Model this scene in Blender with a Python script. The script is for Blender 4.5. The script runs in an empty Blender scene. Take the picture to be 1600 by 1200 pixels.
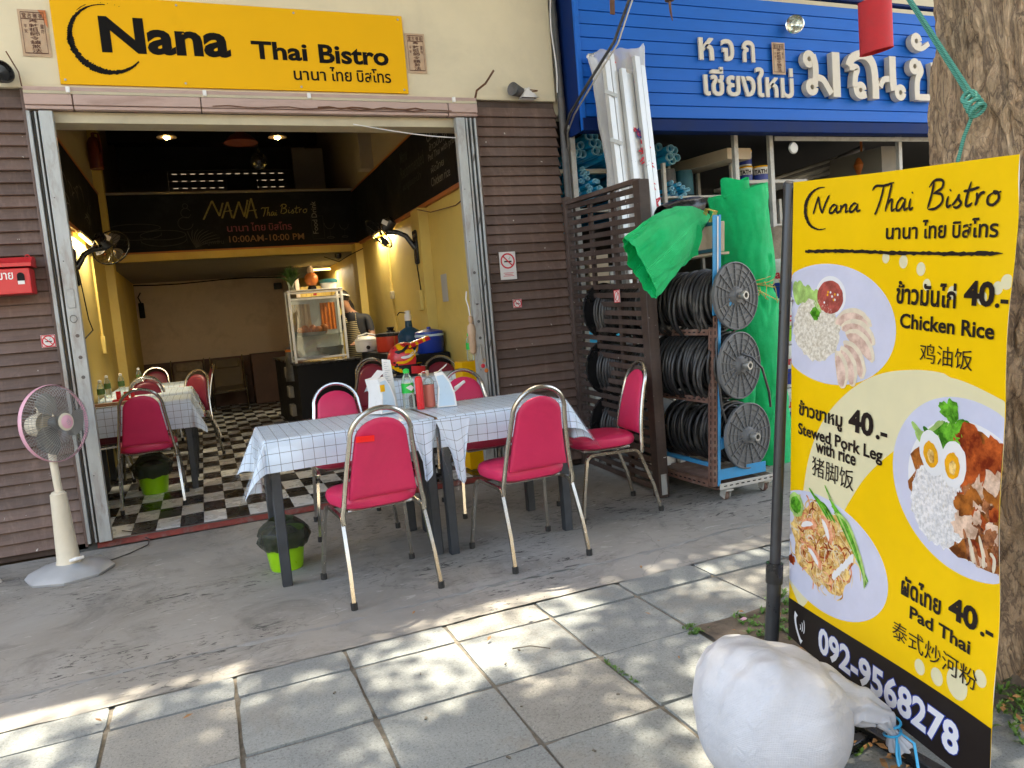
import bpy, bmesh, math, random
from math import sin, cos, pi, radians, sqrt, atan2
from mathutils import Vector, Matrix, noise
random.seed(7)
SC = bpy.context.scene
COL = SC.collection

# ---------------------------------------------------------------- camera, light, exposure
cam_d = bpy.data.cameras.new('camera'); cam = bpy.data.objects.new('camera', cam_d); COL.objects.link(cam)
SC.camera = cam
def rotm(rx, ry, rz):
    return (Matrix.Rotation(rz, 3, 'Z') @ Matrix.Rotation(rx, 3, 'X') @ Matrix.Rotation(ry, 3, 'Y'))
_R = rotm(radians(-5.61), radians(4.89), radians(-21.93))
_r, _f, _u = _R.col[0], _R.col[1], _R.col[2]
M = Matrix.Identity(4)
for i in range(3):
    M[i][0] = _r[i]; M[i][1] = _u[i]; M[i][2] = -_f[i]
M[2][3] = 1.35
cam.matrix_world = M
cam_d.sensor_width = 36; cam_d.lens = 1180/1600*36; cam_d.clip_end = 500; cam_d.clip_start = .05

SUN = Vector((.10, .35, 1)).normalized()      # towards the sun, which stands behind the shop row
world = bpy.data.worlds.new('World'); SC.world = world; world.use_nodes = True
nt = world.node_tree
sky = nt.nodes.new('ShaderNodeTexSky'); sky.sky_type = 'NISHITA'; sky.sun_disc = False
sky.sun_elevation = math.asin(SUN.z); sky.sun_rotation = atan2(SUN.x, SUN.y)
sky.air_density = 1.0; sky.dust_density = 4; sky.ozone_density = 1
bg = nt.nodes['Background']; bg.inputs[1].default_value = .15
tint = nt.nodes.new('ShaderNodeMix'); tint.data_type = 'RGBA'; tint.blend_type = 'MULTIPLY'; tint.inputs[0].default_value = 1
tint.inputs[7].default_value = (1.22, 1.06, .86, 1)       # hazy tropical air: a whiter sky than the clear-air model
nt.links.new(sky.outputs[0], tint.inputs[6]); nt.links.new(tint.outputs[2], bg.inputs[0])
sd = bpy.data.lights.new('sun', 'SUN'); sd.energy = 2.3; sd.angle = radians(.53); sd.color = (1, .89, .70)
so = bpy.data.objects.new('sun', sd); COL.objects.link(so)
so.rotation_euler = SUN.to_track_quat('Z', 'Y').to_euler()
SC.view_settings.view_transform = 'Standard'; SC.view_settings.look = 'None'
SC.view_settings.exposure = 2.95; SC.view_settings.gamma = 1
try: SC.view_settings.use_curve_mapping = False
except Exception: pass
SC.cycles.use_denoising = True
SC.cycles.max_bounces = 7; SC.cycles.diffuse_bounces = 4; SC.cycles.glossy_bounces = 3
SC.cycles.transmission_bounces = 4; SC.cycles.transparent_max_bounces = 12
SC.cycles.sample_clamp_indirect = 4
SC.cycles.caustics_reflective = False; SC.cycles.caustics_refractive = False

# ---------------------------------------------------------------- materials
def _nodes(name):
    m = bpy.data.materials.new(name); m.use_nodes = True
    return m, m.node_tree, m.node_tree.nodes['Principled BSDF']
def N(nt, t, **kw):
    n = nt.nodes.new(t)
    for k, v in kw.items():
        if k.startswith('i_'): n.inputs[k[2:].replace('_', ' ')].default_value = v
        else: setattr(n, k, v)
    return n
def ramp(nt, src, stops):
    r = nt.nodes.new('ShaderNodeValToRGB'); nt.links.new(src, r.inputs[0])
    e = r.color_ramp.elements
    while len(e) < len(stops): e.new(.5)
    for el, (p, c) in zip(e, stops):
        el.position = p; el.color = (c[0], c[1], c[2], 1) if not isinstance(c, (int, float)) else (c, c, c, 1)
    return r.outputs[0]
def mixc(nt, fac, a, b, mode='MIX'):
    n = nt.nodes.new('ShaderNodeMix'); n.data_type = 'RGBA'; n.blend_type = mode
    for s, v in ((n.inputs[0], fac), (n.inputs[6], a), (n.inputs[7], b)):
        if hasattr(v, 'links') or hasattr(v, 'node'): nt.links.new(v, s)
        elif isinstance(v, (int, float)): s.default_value = v
        else: s.default_value = (v[0], v[1], v[2], 1)
    return n.outputs[2]
def coords(nt, scale=(1, 1, 1), kind='Object'):
    tc = nt.nodes.new('ShaderNodeTexCoord'); mp = nt.nodes.new('ShaderNodeMapping')
    mp.inputs['Scale'].default_value = scale
    nt.links.new(tc.outputs[kind], mp.inputs[0]); return mp.outputs[0]
def wcoords(nt, scale=(1, 1, 1)):
    g = nt.nodes.new('ShaderNodeNewGeometry'); mp = nt.nodes.new('ShaderNodeMapping')
    mp.inputs['Scale'].default_value = scale
    nt.links.new(g.outputs['Position'], mp.inputs[0]); return mp.outputs[0]
def noi(nt, vec, scale, detail=5, rough=.6, dist=0):
    n = nt.nodes.new('ShaderNodeTexNoise'); n.inputs['Scale'].default_value = scale
    n.inputs['Detail'].default_value = detail; n.inputs['Roughness'].default_value = rough
    n.inputs['Distortion'].default_value = dist
    nt.links.new(vec, n.inputs['Vector']); return n.outputs[0]
def bump(nt, b, h, strength=.3, dist=.01):
    n = nt.nodes.new('ShaderNodeBump'); n.inputs['Strength'].default_value = strength
    n.inputs['Distance'].default_value = dist
    nt.links.new(h, n.inputs['Height']); nt.links.new(n.outputs[0], b.inputs['Normal'])

def plain(name, c, rough=.5, metal=0, var=.15, scale=8, stretch=(1, 1, 1), bmp=.15, dirt=None, dirt_amt=.5, dirt_scale=3, spec=.5, coat=0, rvar=.12, bscale=None):
    m, nt, b = _nodes(name)
    v = wcoords(nt, stretch)
    n1 = noi(nt, v, scale, 6, .65)
    lo = tuple(max(0, x*(1-var)) for x in c); hi = tuple(min(1, x*(1+var)) for x in c)
    col = ramp(nt, n1, [(.3, lo), (.7, hi)])
    if dirt:
        n2 = noi(nt, v, dirt_scale, 8, .7, .4)
        f = ramp(nt, n2, [(.5, 0), (.72, dirt_amt)])
        col = mixc(nt, f, col, dirt)
    nt.links.new(col, b.inputs['Base Color'])
    rr = ramp(nt, n1, [(.25, max(.02, rough-rvar)), (.75, min(1, rough+rvar))])
    nt.links.new(rr, b.inputs['Roughness'])
    b.inputs['Metallic'].default_value = metal
    b.inputs['Specular IOR Level'].default_value = spec
    b.inputs['Coat Weight'].default_value = coat
    if bmp:
        bump(nt, b, noi(nt, v, bscale or scale*4, 6, .7), bmp, .004)
    return m
def emis(name, c, s):
    m, nt, b = _nodes(name); b.inputs['Base Color'].default_value = (*c, 1)
    b.inputs['Emission Color'].default_value = (*c, 1); b.inputs['Emission Strength'].default_value = s
    return m
def clear(name, tint=(1, 1, 1), rough=.05, opacity=.12, milky=False, wrinkle=0, fs=1.0):
    m, nt, b = _nodes(name)
    out = nt.nodes['Material Output']
    t = nt.nodes.new('ShaderNodeBsdfTransparent'); t.inputs[0].default_value = (*tint, 1)
    g = nt.nodes.new('ShaderNodeBsdfPrincipled' if milky else 'ShaderNodeBsdfGlossy'); g.inputs[0].default_value = (*tint, 1)
    g.inputs['Roughness'].default_value = rough
    mx = nt.nodes.new('ShaderNodeMixShader')
    fr = nt.nodes.new('ShaderNodeFresnel'); fr.inputs[0].default_value = 1.45
    ad = nt.nodes.new('ShaderNodeMath'); ad.operation = 'MULTIPLY_ADD'; ad.inputs[1].default_value = fs; ad.inputs[2].default_value = opacity; ad.use_clamp = True
    nt.links.new(fr.outputs[0], ad.inputs[0]); nt.links.new(ad.outputs[0], mx.inputs[0])
    nt.links.new(t.outputs[0], mx.inputs[1]); nt.links.new(g.outputs[0], mx.inputs[2])
    nt.links.new(mx.outputs[0], out.inputs[0])
    if wrinkle:
        v = wcoords(nt); bump(nt, g, noi(nt, v, 14, 4, .6, 1.5), wrinkle, .01)
    nt.nodes.remove(b)
    return m

def concrete_mat(name, base, speck=True, stain=.4, stain_col=(.09, .085, .08), warm=None, scale=1.2, pits=.25):
    m, nt, b = _nodes(name)
    v = wcoords(nt)
    big = noi(nt, v, scale, 8, .7, .6)
    mid = noi(nt, v, scale*6, 8, .75, .3)
    col = ramp(nt, big, [(.3, tuple(x*.78 for x in base)), (.55, base), (.75, tuple(min(1, x*1.2) for x in base))])
    col = mixc(nt, ramp(nt, mid, [(.35, 0), (.7, .35)]), col, tuple(x*1.25 for x in base))
    if speck:
        fine = noi(nt, v, 105, 3, .85)
        col = mixc(nt, ramp(nt, fine, [(.50, 0), (.66, .75)]), col, tuple(x*.45 for x in base))
        fine2 = noi(nt, v, 150, 2, .8)
        col = mixc(nt, ramp(nt, fine2, [(.58, 0), (.7, .5)]), col, tuple(min(1, x*1.7) for x in base))
    st = noi(nt, v, scale*2.3, 10, .78, 1.2)
    col = mixc(nt, ramp(nt, st, [(.54, 0), (.66, stain)]), col, stain_col)
    if warm:
        w = noi(nt, v, 1.7, 6, .7, .5)
        col = mixc(nt, ramp(nt, w, [(.52, 0), (.7, .5)]), col, warm)
    nt.links.new(col, b.inputs['Base Color'])
    b.inputs['Roughness'].default_value = .88
    bump(nt, b, mixc(nt, .5, noi(nt, v, 45, 10, .8), mid), pits, .006)
    return m

MT = {}
MT['paver'] = concrete_mat('paver concrete', (.245, .262, .256), True, .30, (.13, .128, .12), (.24, .20, .15))
MT['paver2'] = concrete_mat('paver concrete darker', (.222, .238, .235), True, .35, (.12, .12, .115))
MT['paver3'] = concrete_mat('paver concrete sandy', (.265, .26, .235), True, .3, (.15, .14, .12))
def apron_mat():
    m, nt, b = _nodes('forecourt concrete')
    v = wcoords(nt); vs = wcoords(nt, (1, 1.8, 1))
    big = noi(nt, v, .9, 8, .7, .7)
    base = (.275, .262, .235)
    col = ramp(nt, big, [(.3, tuple(x*.74 for x in base)), (.5, base), (.72, (.33, .325, .31))])
    col = mixc(nt, ramp(nt, noi(nt, v, 7, 10, .75, .5), [(.45, 0), (.68, .5)]), col, (.27, .264, .245))
    # black scuffs where chairs and tables drag
    sc = noi(nt, wcoords(nt, (1, 2.6, 1)), 7, 12, .72, 2.2)
    mask = noi(nt, v, 1.1, 3, .5)
    f = nt.nodes.new('ShaderNodeMath'); f.operation = 'MULTIPLY'
    nt.links.new(ramp(nt, sc, [(.56, 0), (.59, .95)]), f.inputs[0]); nt.links.new(ramp(nt, mask, [(.45, 0), (.58, 1)]), f.inputs[1])
    col = mixc(nt, f.outputs[0], col, (.035, .034, .033))
    dk = noi(nt, v, 2.2, 10, .75, .8)
    col = mixc(nt, ramp(nt, dk, [(.5, 0), (.66, .55)]), col, (.10, .098, .092))
    ck = nt.nodes.new('ShaderNodeTexVoronoi'); ck.feature = 'DISTANCE_TO_EDGE'; ck.inputs['Scale'].default_value = .9
    vv = nt.nodes.new('ShaderNodeVectorMath'); vv.operation = 'ADD'; nz = nt.nodes.new('ShaderNodeTexNoise'); nz.inputs['Scale'].default_value = 4; nz.inputs['Detail'].default_value = 8; nt.links.new(v, nz.inputs['Vector'])
    s_ = nt.nodes.new('ShaderNodeVectorMath'); s_.operation = 'SCALE'; s_.inputs['Scale'].default_value = .35; nt.links.new(nz.outputs[1], s_.inputs[0]); nt.links.new(v, vv.inputs[0]); nt.links.new(s_.outputs[0], vv.inputs[1]); nt.links.new(vv.outputs[0], ck.inputs['Vector'])
    col = mixc(nt, ramp(nt, ck.outputs['Distance'], [(.0, .4), (.004, 0)]), col, (.07, .068, .062))
    # pale scrapes of mortar
    pl = noi(nt, wcoords(nt, (1, 3.2, 1)), 3.4, 12, .7, 2.5)
    col = mixc(nt, ramp(nt, pl, [(.60, 0), (.64, .6)]), col, (.42, .41, .385))
    nt.links.new(col, b.inputs['Base Color']); b.inputs['Roughness'].default_value = .8
    bump(nt, b, mixc(nt, .5, noi(nt, v, 38, 10, .8), noi(nt, vs, 5, 8, .7)), .35, .008)
    return m
MT['apron'] = apron_mat()
MT['mortar'] = concrete_mat('rough mortar strip', (.25, .25, .24), False, .3, (.2, .2, .19), None, 4, .9)
MT['joint'] = plain('joint soil', (.14, .125, .10), .95, var=.4, scale=30, bmp=.8)
MT['soil'] = plain('soil', (.13, .10, .07), .95, var=.45, scale=14, bmp=1, dirt=(.24, .20, .15), dirt_scale=9)
MT['asphalt'] = plain('asphalt', (.055, .055, .055), .9, var=.2, scale=30, bmp=.4)
MT['cream'] = plain('cream wall paint', (.70, .62, .44), .75, var=.05, scale=2.2, bmp=.05, dirt=(.52, .46, .34), dirt_amt=.4, dirt_scale=1.3)
MT['cream2'] = plain('pale beam paint', (.50, .45, .32), .6, var=.08, scale=5, bmp=.08, dirt=(.3, .26, .2), dirt_amt=.4)
MT['pink'] = plain('faded pink shutter box paint', (.46, .33, .29), .55, var=.1, scale=5, stretch=(.4, 1, 2), bmp=.12, dirt=(.22, .13, .10), dirt_amt=.6, dirt_scale=5)
MT['rust'] = plain('rust', (.14, .065, .035), .85, var=.4, scale=22, bmp=.5, dirt=(.25, .2, .17), dirt_scale=8)
def plank_mat(name, c):
    m, nt, b = _nodes(name)
    oi = nt.nodes.new('ShaderNodeObjectInfo')
    v = wcoords(nt, (.7, 1, 9))
    n1 = noi(nt, v, 6, 8, .7, .3)
    col = ramp(nt, n1, [(.25, tuple(x*.72 for x in c)), (.5, c), (.8, tuple(x*1.3 for x in c))])
    n2 = noi(nt, wcoords(nt), 2.5, 6, .7)
    col = mixc(nt, ramp(nt, n2, [(.45, 0), (.75, .5)]), col, (.17, .135, .12))
    stv = noi(nt, wcoords(nt, (5, 5, .35)), 3, 6, .7, .3)
    col = mixc(nt, ramp(nt, stv, [(.5, 0), (.7, .45)]), col, tuple(min(1, x*1.9+.02) for x in c))
    hs = nt.nodes.new('ShaderNodeHueSaturation'); nt.links.new(col, hs.inputs['Color'])
    mr = nt.nodes.new('ShaderNodeMapRange'); mr.inputs[3].default_value = .75; mr.inputs[4].default_value = 1.22
    nt.links.new(oi.outputs['Random'], mr.inputs[0]); nt.links.new(mr.outputs[0], hs.inputs['Value'])
    col = hs.outputs[0]
    ch = noi(nt, wcoords(nt), 26, 4, .6)
    col = mixc(nt, ramp(nt, ch, [(.715, 0), (.725, 1)]), col, (.6, .57, .52))
    nt.links.new(col, b.inputs['Base Color']); b.inputs['Roughness'].default_value = .62
    bump(nt, b, n1, .25, .004)
    return m
MT['plank'] = plank_mat('brown painted plank', (.132, .084, .066))
MT['screen'] = plank_mat('dark brown screen wood', (.055, .034, .027))
MT['steel_grey'] = plain('worn grey gate steel', (.40, .42, .42), .5, .35, var=.15, scale=9, stretch=(2, 1, .5), bmp=.15, dirt=(.18, .12, .09), dirt_amt=.75, dirt_scale=7)
MT['steel_dark'] = plain('dark gate steel', (.10, .10, .10), .6, .3, var=.3, scale=10, bmp=.15, dirt=(.2, .1, .06), dirt_amt=.5)
MT['chrome'] = plain('tarnished chrome tube', (.50, .47, .41), .24, .95, var=.10, scale=60, bmp=.02, dirt=(.34, .29, .23), dirt_amt=.35, dirt_scale=30, rvar=.06)
MT['chrome_w'] = plain('bright chrome tube', (.66, .66, .65), .18, .95, var=.05, scale=60, bmp=.02, rvar=.05)
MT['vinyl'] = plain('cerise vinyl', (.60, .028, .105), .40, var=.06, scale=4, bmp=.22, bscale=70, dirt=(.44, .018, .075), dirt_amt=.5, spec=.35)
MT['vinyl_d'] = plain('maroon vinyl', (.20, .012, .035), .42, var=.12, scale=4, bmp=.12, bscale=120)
MT['tape'] = plain('red tape', (.98, .006, .006), .35, var=.03)
MT['rubber'] = plain('black rubber', (.02, .02, .02), .7, var=.2)
MT['tableleg'] = plain('dark table leg', (.035, .042, .052), .5, var=.25, bmp=.1, dirt=(.08, .08, .08), dirt_amt=.3)
MT['wood'] = plain('table wood', (.30, .15, .06), .5, var=.25, scale=5, stretch=(1, 8, 8), bmp=.1)
MT['black'] = plain('black paint', (.007, .007, .008), .6, spec=.2, var=.3)
MT['blackg'] = plain('glossy black plastic', (.015, .015, .016), .28, var=.2)
MT['yellow'] = plain('yellow wall paint', (.60, .46, .13), .6, var=.08, scale=2, bmp=.06, dirt=(.40, .24, .03), dirt_amt=.4, dirt_scale=1.6)
MT['backpink'] = plain('dusty pink rear wall', (.80, .66, .52), .8, var=.06, scale=1.5, bmp=.05, dirt=(.30, .21, .13), dirt_amt=.3)
MT['wains'] = plain('brown wainscot', (.13, .07, .05), .6, var=.2, scale=4)
MT['ceil'] = plain('dark grey ceiling', (.05, .05, .05), .9, var=.3, scale=1.5)  # dark grey base colour with uneven tone
MT['greywall'] = plain('grey upper wall', (.22, .20, .17), .85, var=.15, scale=1.3)
MT['beige_up'] = plain('upper side wall', (.36, .31, .24), .85, var=.1, scale=1.3)
MT['chalk'] = plain('blackboard', (.007, .008, .010), .7, spec=.15, var=.35, scale=3, bmp=.03, dirt=(.03, .034, .04), dirt_amt=.5)
MT['boardframe'] = plain('orange board frame', (.36, .12, .035), .5, var=.2, scale=6)
MT['tile_w'] = plain('white floor tile', (.74, .76, .76), .28, var=.08, scale=6, bmp=.02, dirt=(.60, .61, .60), dirt_amt=.3)
MT['tile_b'] = plain('black floor tile', (.016, .016, .018), .28, var=.3, scale=6, bmp=.02, dirt=(.06, .058, .055), dirt_amt=.4)
MT['redsill'] = plain('red painted sill', (.20, .035, .025), .7, var=.3, scale=12, bmp=.4, dirt=(.2, .18, .16), dirt_amt=.7, dirt_scale=9)
MT['signyel'] = plain('yellow sign sheet', (.80, .43, .0), .6, spec=.2, var=.025, scale=1.2, bmp=.02, rvar=.03)
MT['ink'] = plain('black ink', (.005, .004, .0035), .6, spec=.12, var=.1, bmp=0)
MT['paper'] = plain('aged paper', (.50, .36, .24), .8, var=.12, scale=9, bmp=.1, dirt=(.40, .19, .08), dirt_amt=.4, dirt_scale=6)
MT['papink'] = plain('brown ink', (.09, .035, .025), .8, var=.2, bmp=0)
MT['white'] = plain('white plastic', (.78, .78, .77), .35, var=.03, bmp=.02)
MT['whitepaper'] = plain('white sticker', (.74, .72, .70), .5, var=.04, bmp=0)
MT['signred'] = plain('sign red', (.62, .03, .05), .5, var=.06, bmp=0)
MT['mailred'] = plain('red enamel', (.60, .02, .028), .38, var=.08, bmp=.06, coat=.2)
MT['blue'] = plain('blue fascia enamel', (.008, .125, .56), .5, spec=.22, var=.07, scale=3, stretch=(.3, 1, 1), bmp=.06, coat=0, dirt=(.01, .09, .36), dirt_amt=.4)
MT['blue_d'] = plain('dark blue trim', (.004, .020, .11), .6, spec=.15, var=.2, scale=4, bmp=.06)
MT['letter'] = plain('ivory letter face', (.62, .56, .46), .5, var=.05, bmp=.03)
MT['frame_w'] = plain('worn off-white steel', (.50, .49, .45), .6, .1, var=.12, scale=8, bmp=.15, dirt=(.22, .15, .1), dirt_amt=.6, dirt_scale=9)
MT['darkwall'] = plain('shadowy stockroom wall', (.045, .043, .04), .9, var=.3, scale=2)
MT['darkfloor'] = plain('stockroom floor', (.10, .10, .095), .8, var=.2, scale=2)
MT['pvc'] = plain('blue pvc', (.03, .50, .82), .4, var=.1, bmp=.03)
MT['pvc_e'] = plain('pvc cut edge', (.40, .76, .92), .5, var=.05, bmp=0)
MT['greynet'] = plain('dark', (.02, .02, .02), .9)
MT['rackblue'] = plain('sky blue angle steel', (.045, .30, .60), .45, .1, var=.08, bmp=.1, dirt=(.15, .2, .25), dirt_amt=.35, dirt_scale=10)
MT['rackrust'] = plain('rusty angle steel', (.17, .09, .065), .8, .1, var=.3, scale=14, bmp=.3, dirt=(.33, .28, .23), dirt_amt=.5, dirt_scale=10)
MT['reel'] = plain('grey reel plastic', (.135, .14, .145), .55, var=.12, bmp=.08, dirt=(.24, .23, .21), dirt_amt=.35, dirt_scale=9)
MT['cable'] = plain('black cable', (.026, .026, .027), .42, var=.25, bmp=.05, dirt=(.15, .14, .12), dirt_amt=.7, dirt_scale=5)
MT['pipegrey'] = plain('galvanised pipe', (.40, .39, .36), .45, .6, var=.15)
MT['carton'] = plain('beige carton', (.52, .42, .30), .75, var=.06, scale=5, bmp=.06, dirt=(.4, .3, .2), dirt_amt=.4)
MT['teal'] = plain('teal print', (.02, .10, .13), .6, var=.1, bmp=0)
def net_mat():
    m, nt, b = _nodes('green shade net')
    v = coords(nt, (1, 1, 1), 'UV')
    w = nt.nodes.new('ShaderNodeTexWave'); w.wave_type = 'BANDS'; w.bands_direction = 'Y'; w.inputs['Scale'].default_value = 60
    w.inputs['Distortion'].default_value = 1.2; w.inputs['Detail'].default_value = 3
    nt.links.new(v, w.inputs['Vector'])
    n = noi(nt, wcoords(nt), 5, 6, .7)
    col = ramp(nt, n, [(.3, (.0, .62, .17)), (.7, (.012, .86, .28))])
    col = mixc(nt, ramp(nt, w.outputs[0], [(.2, .35), (.6, 0)]), col, (.0, .40, .10))
    nt.links.new(col, b.inputs['Base Color']); b.inputs['Roughness'].default_value = .55
    bump(nt, b, mixc(nt, .6, w.outputs[0], noi(nt, wcoords(nt, (1, 1, 1.6)), 16, 6, .7, 1.2)), .7, .012)
    tr = nt.nodes.new('ShaderNodeBsdfTranslucent'); nt.links.new(col, tr.inputs[0]); mx = nt.nodes.new('ShaderNodeMixShader'); mx.inputs[0].default_value = .10
    nt.links.new(b.outputs[0], mx.inputs[1]); nt.links.new(tr.outputs[0], mx.inputs[2]); nt.links.new(mx.outputs[0], nt.nodes['Material Output'].inputs[0])
    return m
MT['net'] = net_mat()
MT['twine'] = plain('yellow straw twine', (.55, .42, .10), .7, var=.2)
MT['sackcloth'] = plain('brown rag', (.28, .22, .16), .9, var=.3, scale=12, bmp=.8)
MT['alu'] = plain('white aluminium profile', (.62, .62, .60), .35, .3, var=.05, bmp=.03)
MT['film'] = clear('milky plastic film', (.86, .85, .84), .28, .38, True, wrinkle=1.0)
MT['clearfilm'] = clear('clear table film', (.98, .98, .98), .12, .012, wrinkle=.8, fs=.22)
MT['glass'] = clear('cabinet glass', (.93, .96, .95), .02, .02)
MT['bottle'] = clear('clear bottle plastic', (.90, .95, .93), .08, .08, True)
MT['bagblack'] = clear('thin black bin liner', (.16, .17, .14), .2, .20, True, wrinkle=1.0)
MT['lime'] = plain('lime plastic', (.30, .62, .005), .35, var=.05)
MT['greenlab'] = plain('green label', (.02, .55, .07), .4, var=.1, bmp=0)
MT['redbott'] = plain('red plastic', (.62, .012, .02), .3, var=.06, bmp=.02)
MT['sauce'] = plain('pinkish sauce', (.50, .15, .11), .4, var=.1, bmp=.02)
MT['paleblue'] = plain('pale blue plastic', (.48, .62, .74), .35, var=.03, bmp=.02)
MT['fanwhite'] = plain('ivory fan plastic', (.66, .60, .47), .4, var=.05, bmp=.03, dirt=(.5, .43, .33), dirt_amt=.4)
MT['fanpink'] = plain('pink fan ring', (.70, .38, .48), .4, var=.04, bmp=.02)
MT['fangrey'] = plain('grey fan base', (.38, .395, .41), .4, var=.06, bmp=.03)
MT['fanwire'] = plain('fan guard wire', (.28, .28, .27), .4, .4, var=.1)
MT['blade'] = clear('smoky fan blade', (.30, .30, .29), .2, .35, True)
MT['cooler_r'] = plain('red cooler', (.58, .045, .02), .35, var=.05)
MT['cooler_b'] = plain('blue cooler', (.008, .035, .30), .35, var=.06)
MT['jug'] = clear('blue water jug', (.08, .22, .42), .1, .25, True)
MT['orange'] = plain('orange glaze', (.55, .16, .03), .35, var=.2)
MT['teal2'] = plain('teal lid', (.03, .20, .22), .4, var=.1)
MT['leaf'] = plain('green leaf', (.06, .13, .025), .5, var=.35, scale=6, bmp=.1)
MT['leaf2'] = plain('bright weed leaf', (.10, .21, .03), .5, var=.4, scale=20, bmp=.1)
MT['dryleaf'] = plain('dry leaf', (.30, .15, .05), .7, var=.5, scale=15, bmp=.2)
MT['skin'] = plain('skin', (.36, .19, .12), .5, var=.05, bmp=.03)
MT['hair'] = plain('black hair', (.012, .010, .009), .45, var=.3)
MT['shirt'] = plain('dark shirt', (.022, .023, .028), .8, var=.3, bmp=.2)
def stripes(name, c1, c2, scale):
    m, nt, b = _nodes(name)
    v = wcoords(nt)
    w = nt.nodes.new('ShaderNodeTexWave'); w.bands_direction = 'Z'; w.inputs['Scale'].default_value = scale
    nt.links.new(v, w.inputs['Vector'])
    nt.links.new(mixc(nt, ramp(nt, w.outputs[0], [(.55, 0), (.6, 1)]), c1, c2), b.inputs['Base Color'])
    b.inputs['Roughness'].default_value = .8
    return m
MT['apronst'] = stripes('striped apron', (.05, .045, .04), (.50, .42, .22), 13)
MT['tube'] = emis('lit warm tube', (1, .62, .14), 1.6)
MT['bulb'] = emis('lit warm bulb', (1, .50, .12), 30)
MT['shade_in'] = plain('orange lamp enamel', (.85, .30, .02), .4, var=.04)
MT['redshade'] = plain('red lamp enamel', (.13, .018, .010), .45, var=.08)
MT['rope'] = stripes('teal rope', (.035, .20, .15), (.12, .38, .30), 60)
MT['lantern'] = plain('red cloth lantern', (.58, .035, .045), .8, var=.08, scale=20, bmp=.2)
MT['mirror'] = plain('lamp reflector', (.85, .85, .85), .15, .95, var=.05)
MT['bagblue'] = plain('blue tie string', (.04, .38, .68), .4, var=.1)
def sack_mat():
    m, nt, b = _nodes('woven white sack')
    v = coords(nt, (1, 1, 1), 'UV')
    w = nt.nodes.new('ShaderNodeTexWave'); w.bands_direction = 'X'; w.inputs['Scale'].default_value = 70
    w.inputs['Distortion'].default_value = 1.0; w.inputs['Detail'].default_value = 2
    nt.links.new(v, w.inputs['Vector'])
    w2 = nt.nodes.new('ShaderNodeTexWave'); w2.bands_direction = 'Y'; w2.inputs['Scale'].default_value = 70
    nt.links.new(v, w2.inputs['Vector'])
    n = noi(nt, wcoords(nt), 6, 6, .7)
    nt.links.new(ramp(nt, n, [(.3, (.46, .475, .52)), (.7, (.56, .575, .62))]), b.inputs['Base Color'])
    b.inputs['Roughness'].default_value = .5
    fold = noi(nt, wcoords(nt, (1.6, 13, 9)), 3.2, 5, .6, .6)
    bump(nt, b, mixc(nt, .92, mixc(nt, .5, w.outputs[0], w2.outputs[0]), fold), .40, .02)
    return m
MT['sack'] = sack_mat()
def cloth_mat():
    m, nt, b = _nodes('checked tablecloth')
    tc = nt.nodes.new('ShaderNodeTexCoord'); sp = nt.nodes.new('ShaderNodeSeparateXYZ')
    nt.links.new(tc.outputs['UV'], sp.inputs[0])
    def line(o):
        a = nt.nodes.new('ShaderNodeMath'); a.operation = 'MODULO'; a.inputs[1].default_value = .058
        nt.links.new(o, a.inputs[0])
        c = nt.nodes.new('ShaderNodeMath'); c.operation = 'LESS_THAN'; c.inputs[1].default_value = .0021
        nt.links.new(a.outputs[0], c.inputs[0]); return c.outputs[0]
    mx = nt.nodes.new('ShaderNodeMath'); mx.operation = 'MAXIMUM'
    nt.links.new(line(sp.outputs[0]), mx.inputs[0]); nt.links.new(line(sp.outputs[1]), mx.inputs[1])
    n = noi(nt, wcoords(nt), 4, 5, .6)
    base = ramp(nt, n, [(.3, (.62, .73, .86)), (.7, (.72, .82, .93))])
    nt.links.new(mixc(nt, mx.outputs[0], base, (.045, .06, .085)), b.inputs['Base Color'])
    b.inputs['Roughness'].default_value = .5; b.inputs['Specular IOR Level'].default_value = .25
    bump(nt, b, noi(nt, wcoords(nt), 9, 4, .6, 1.0), .35, .012)
    return m
MT['cloth'] = cloth_mat()
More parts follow.
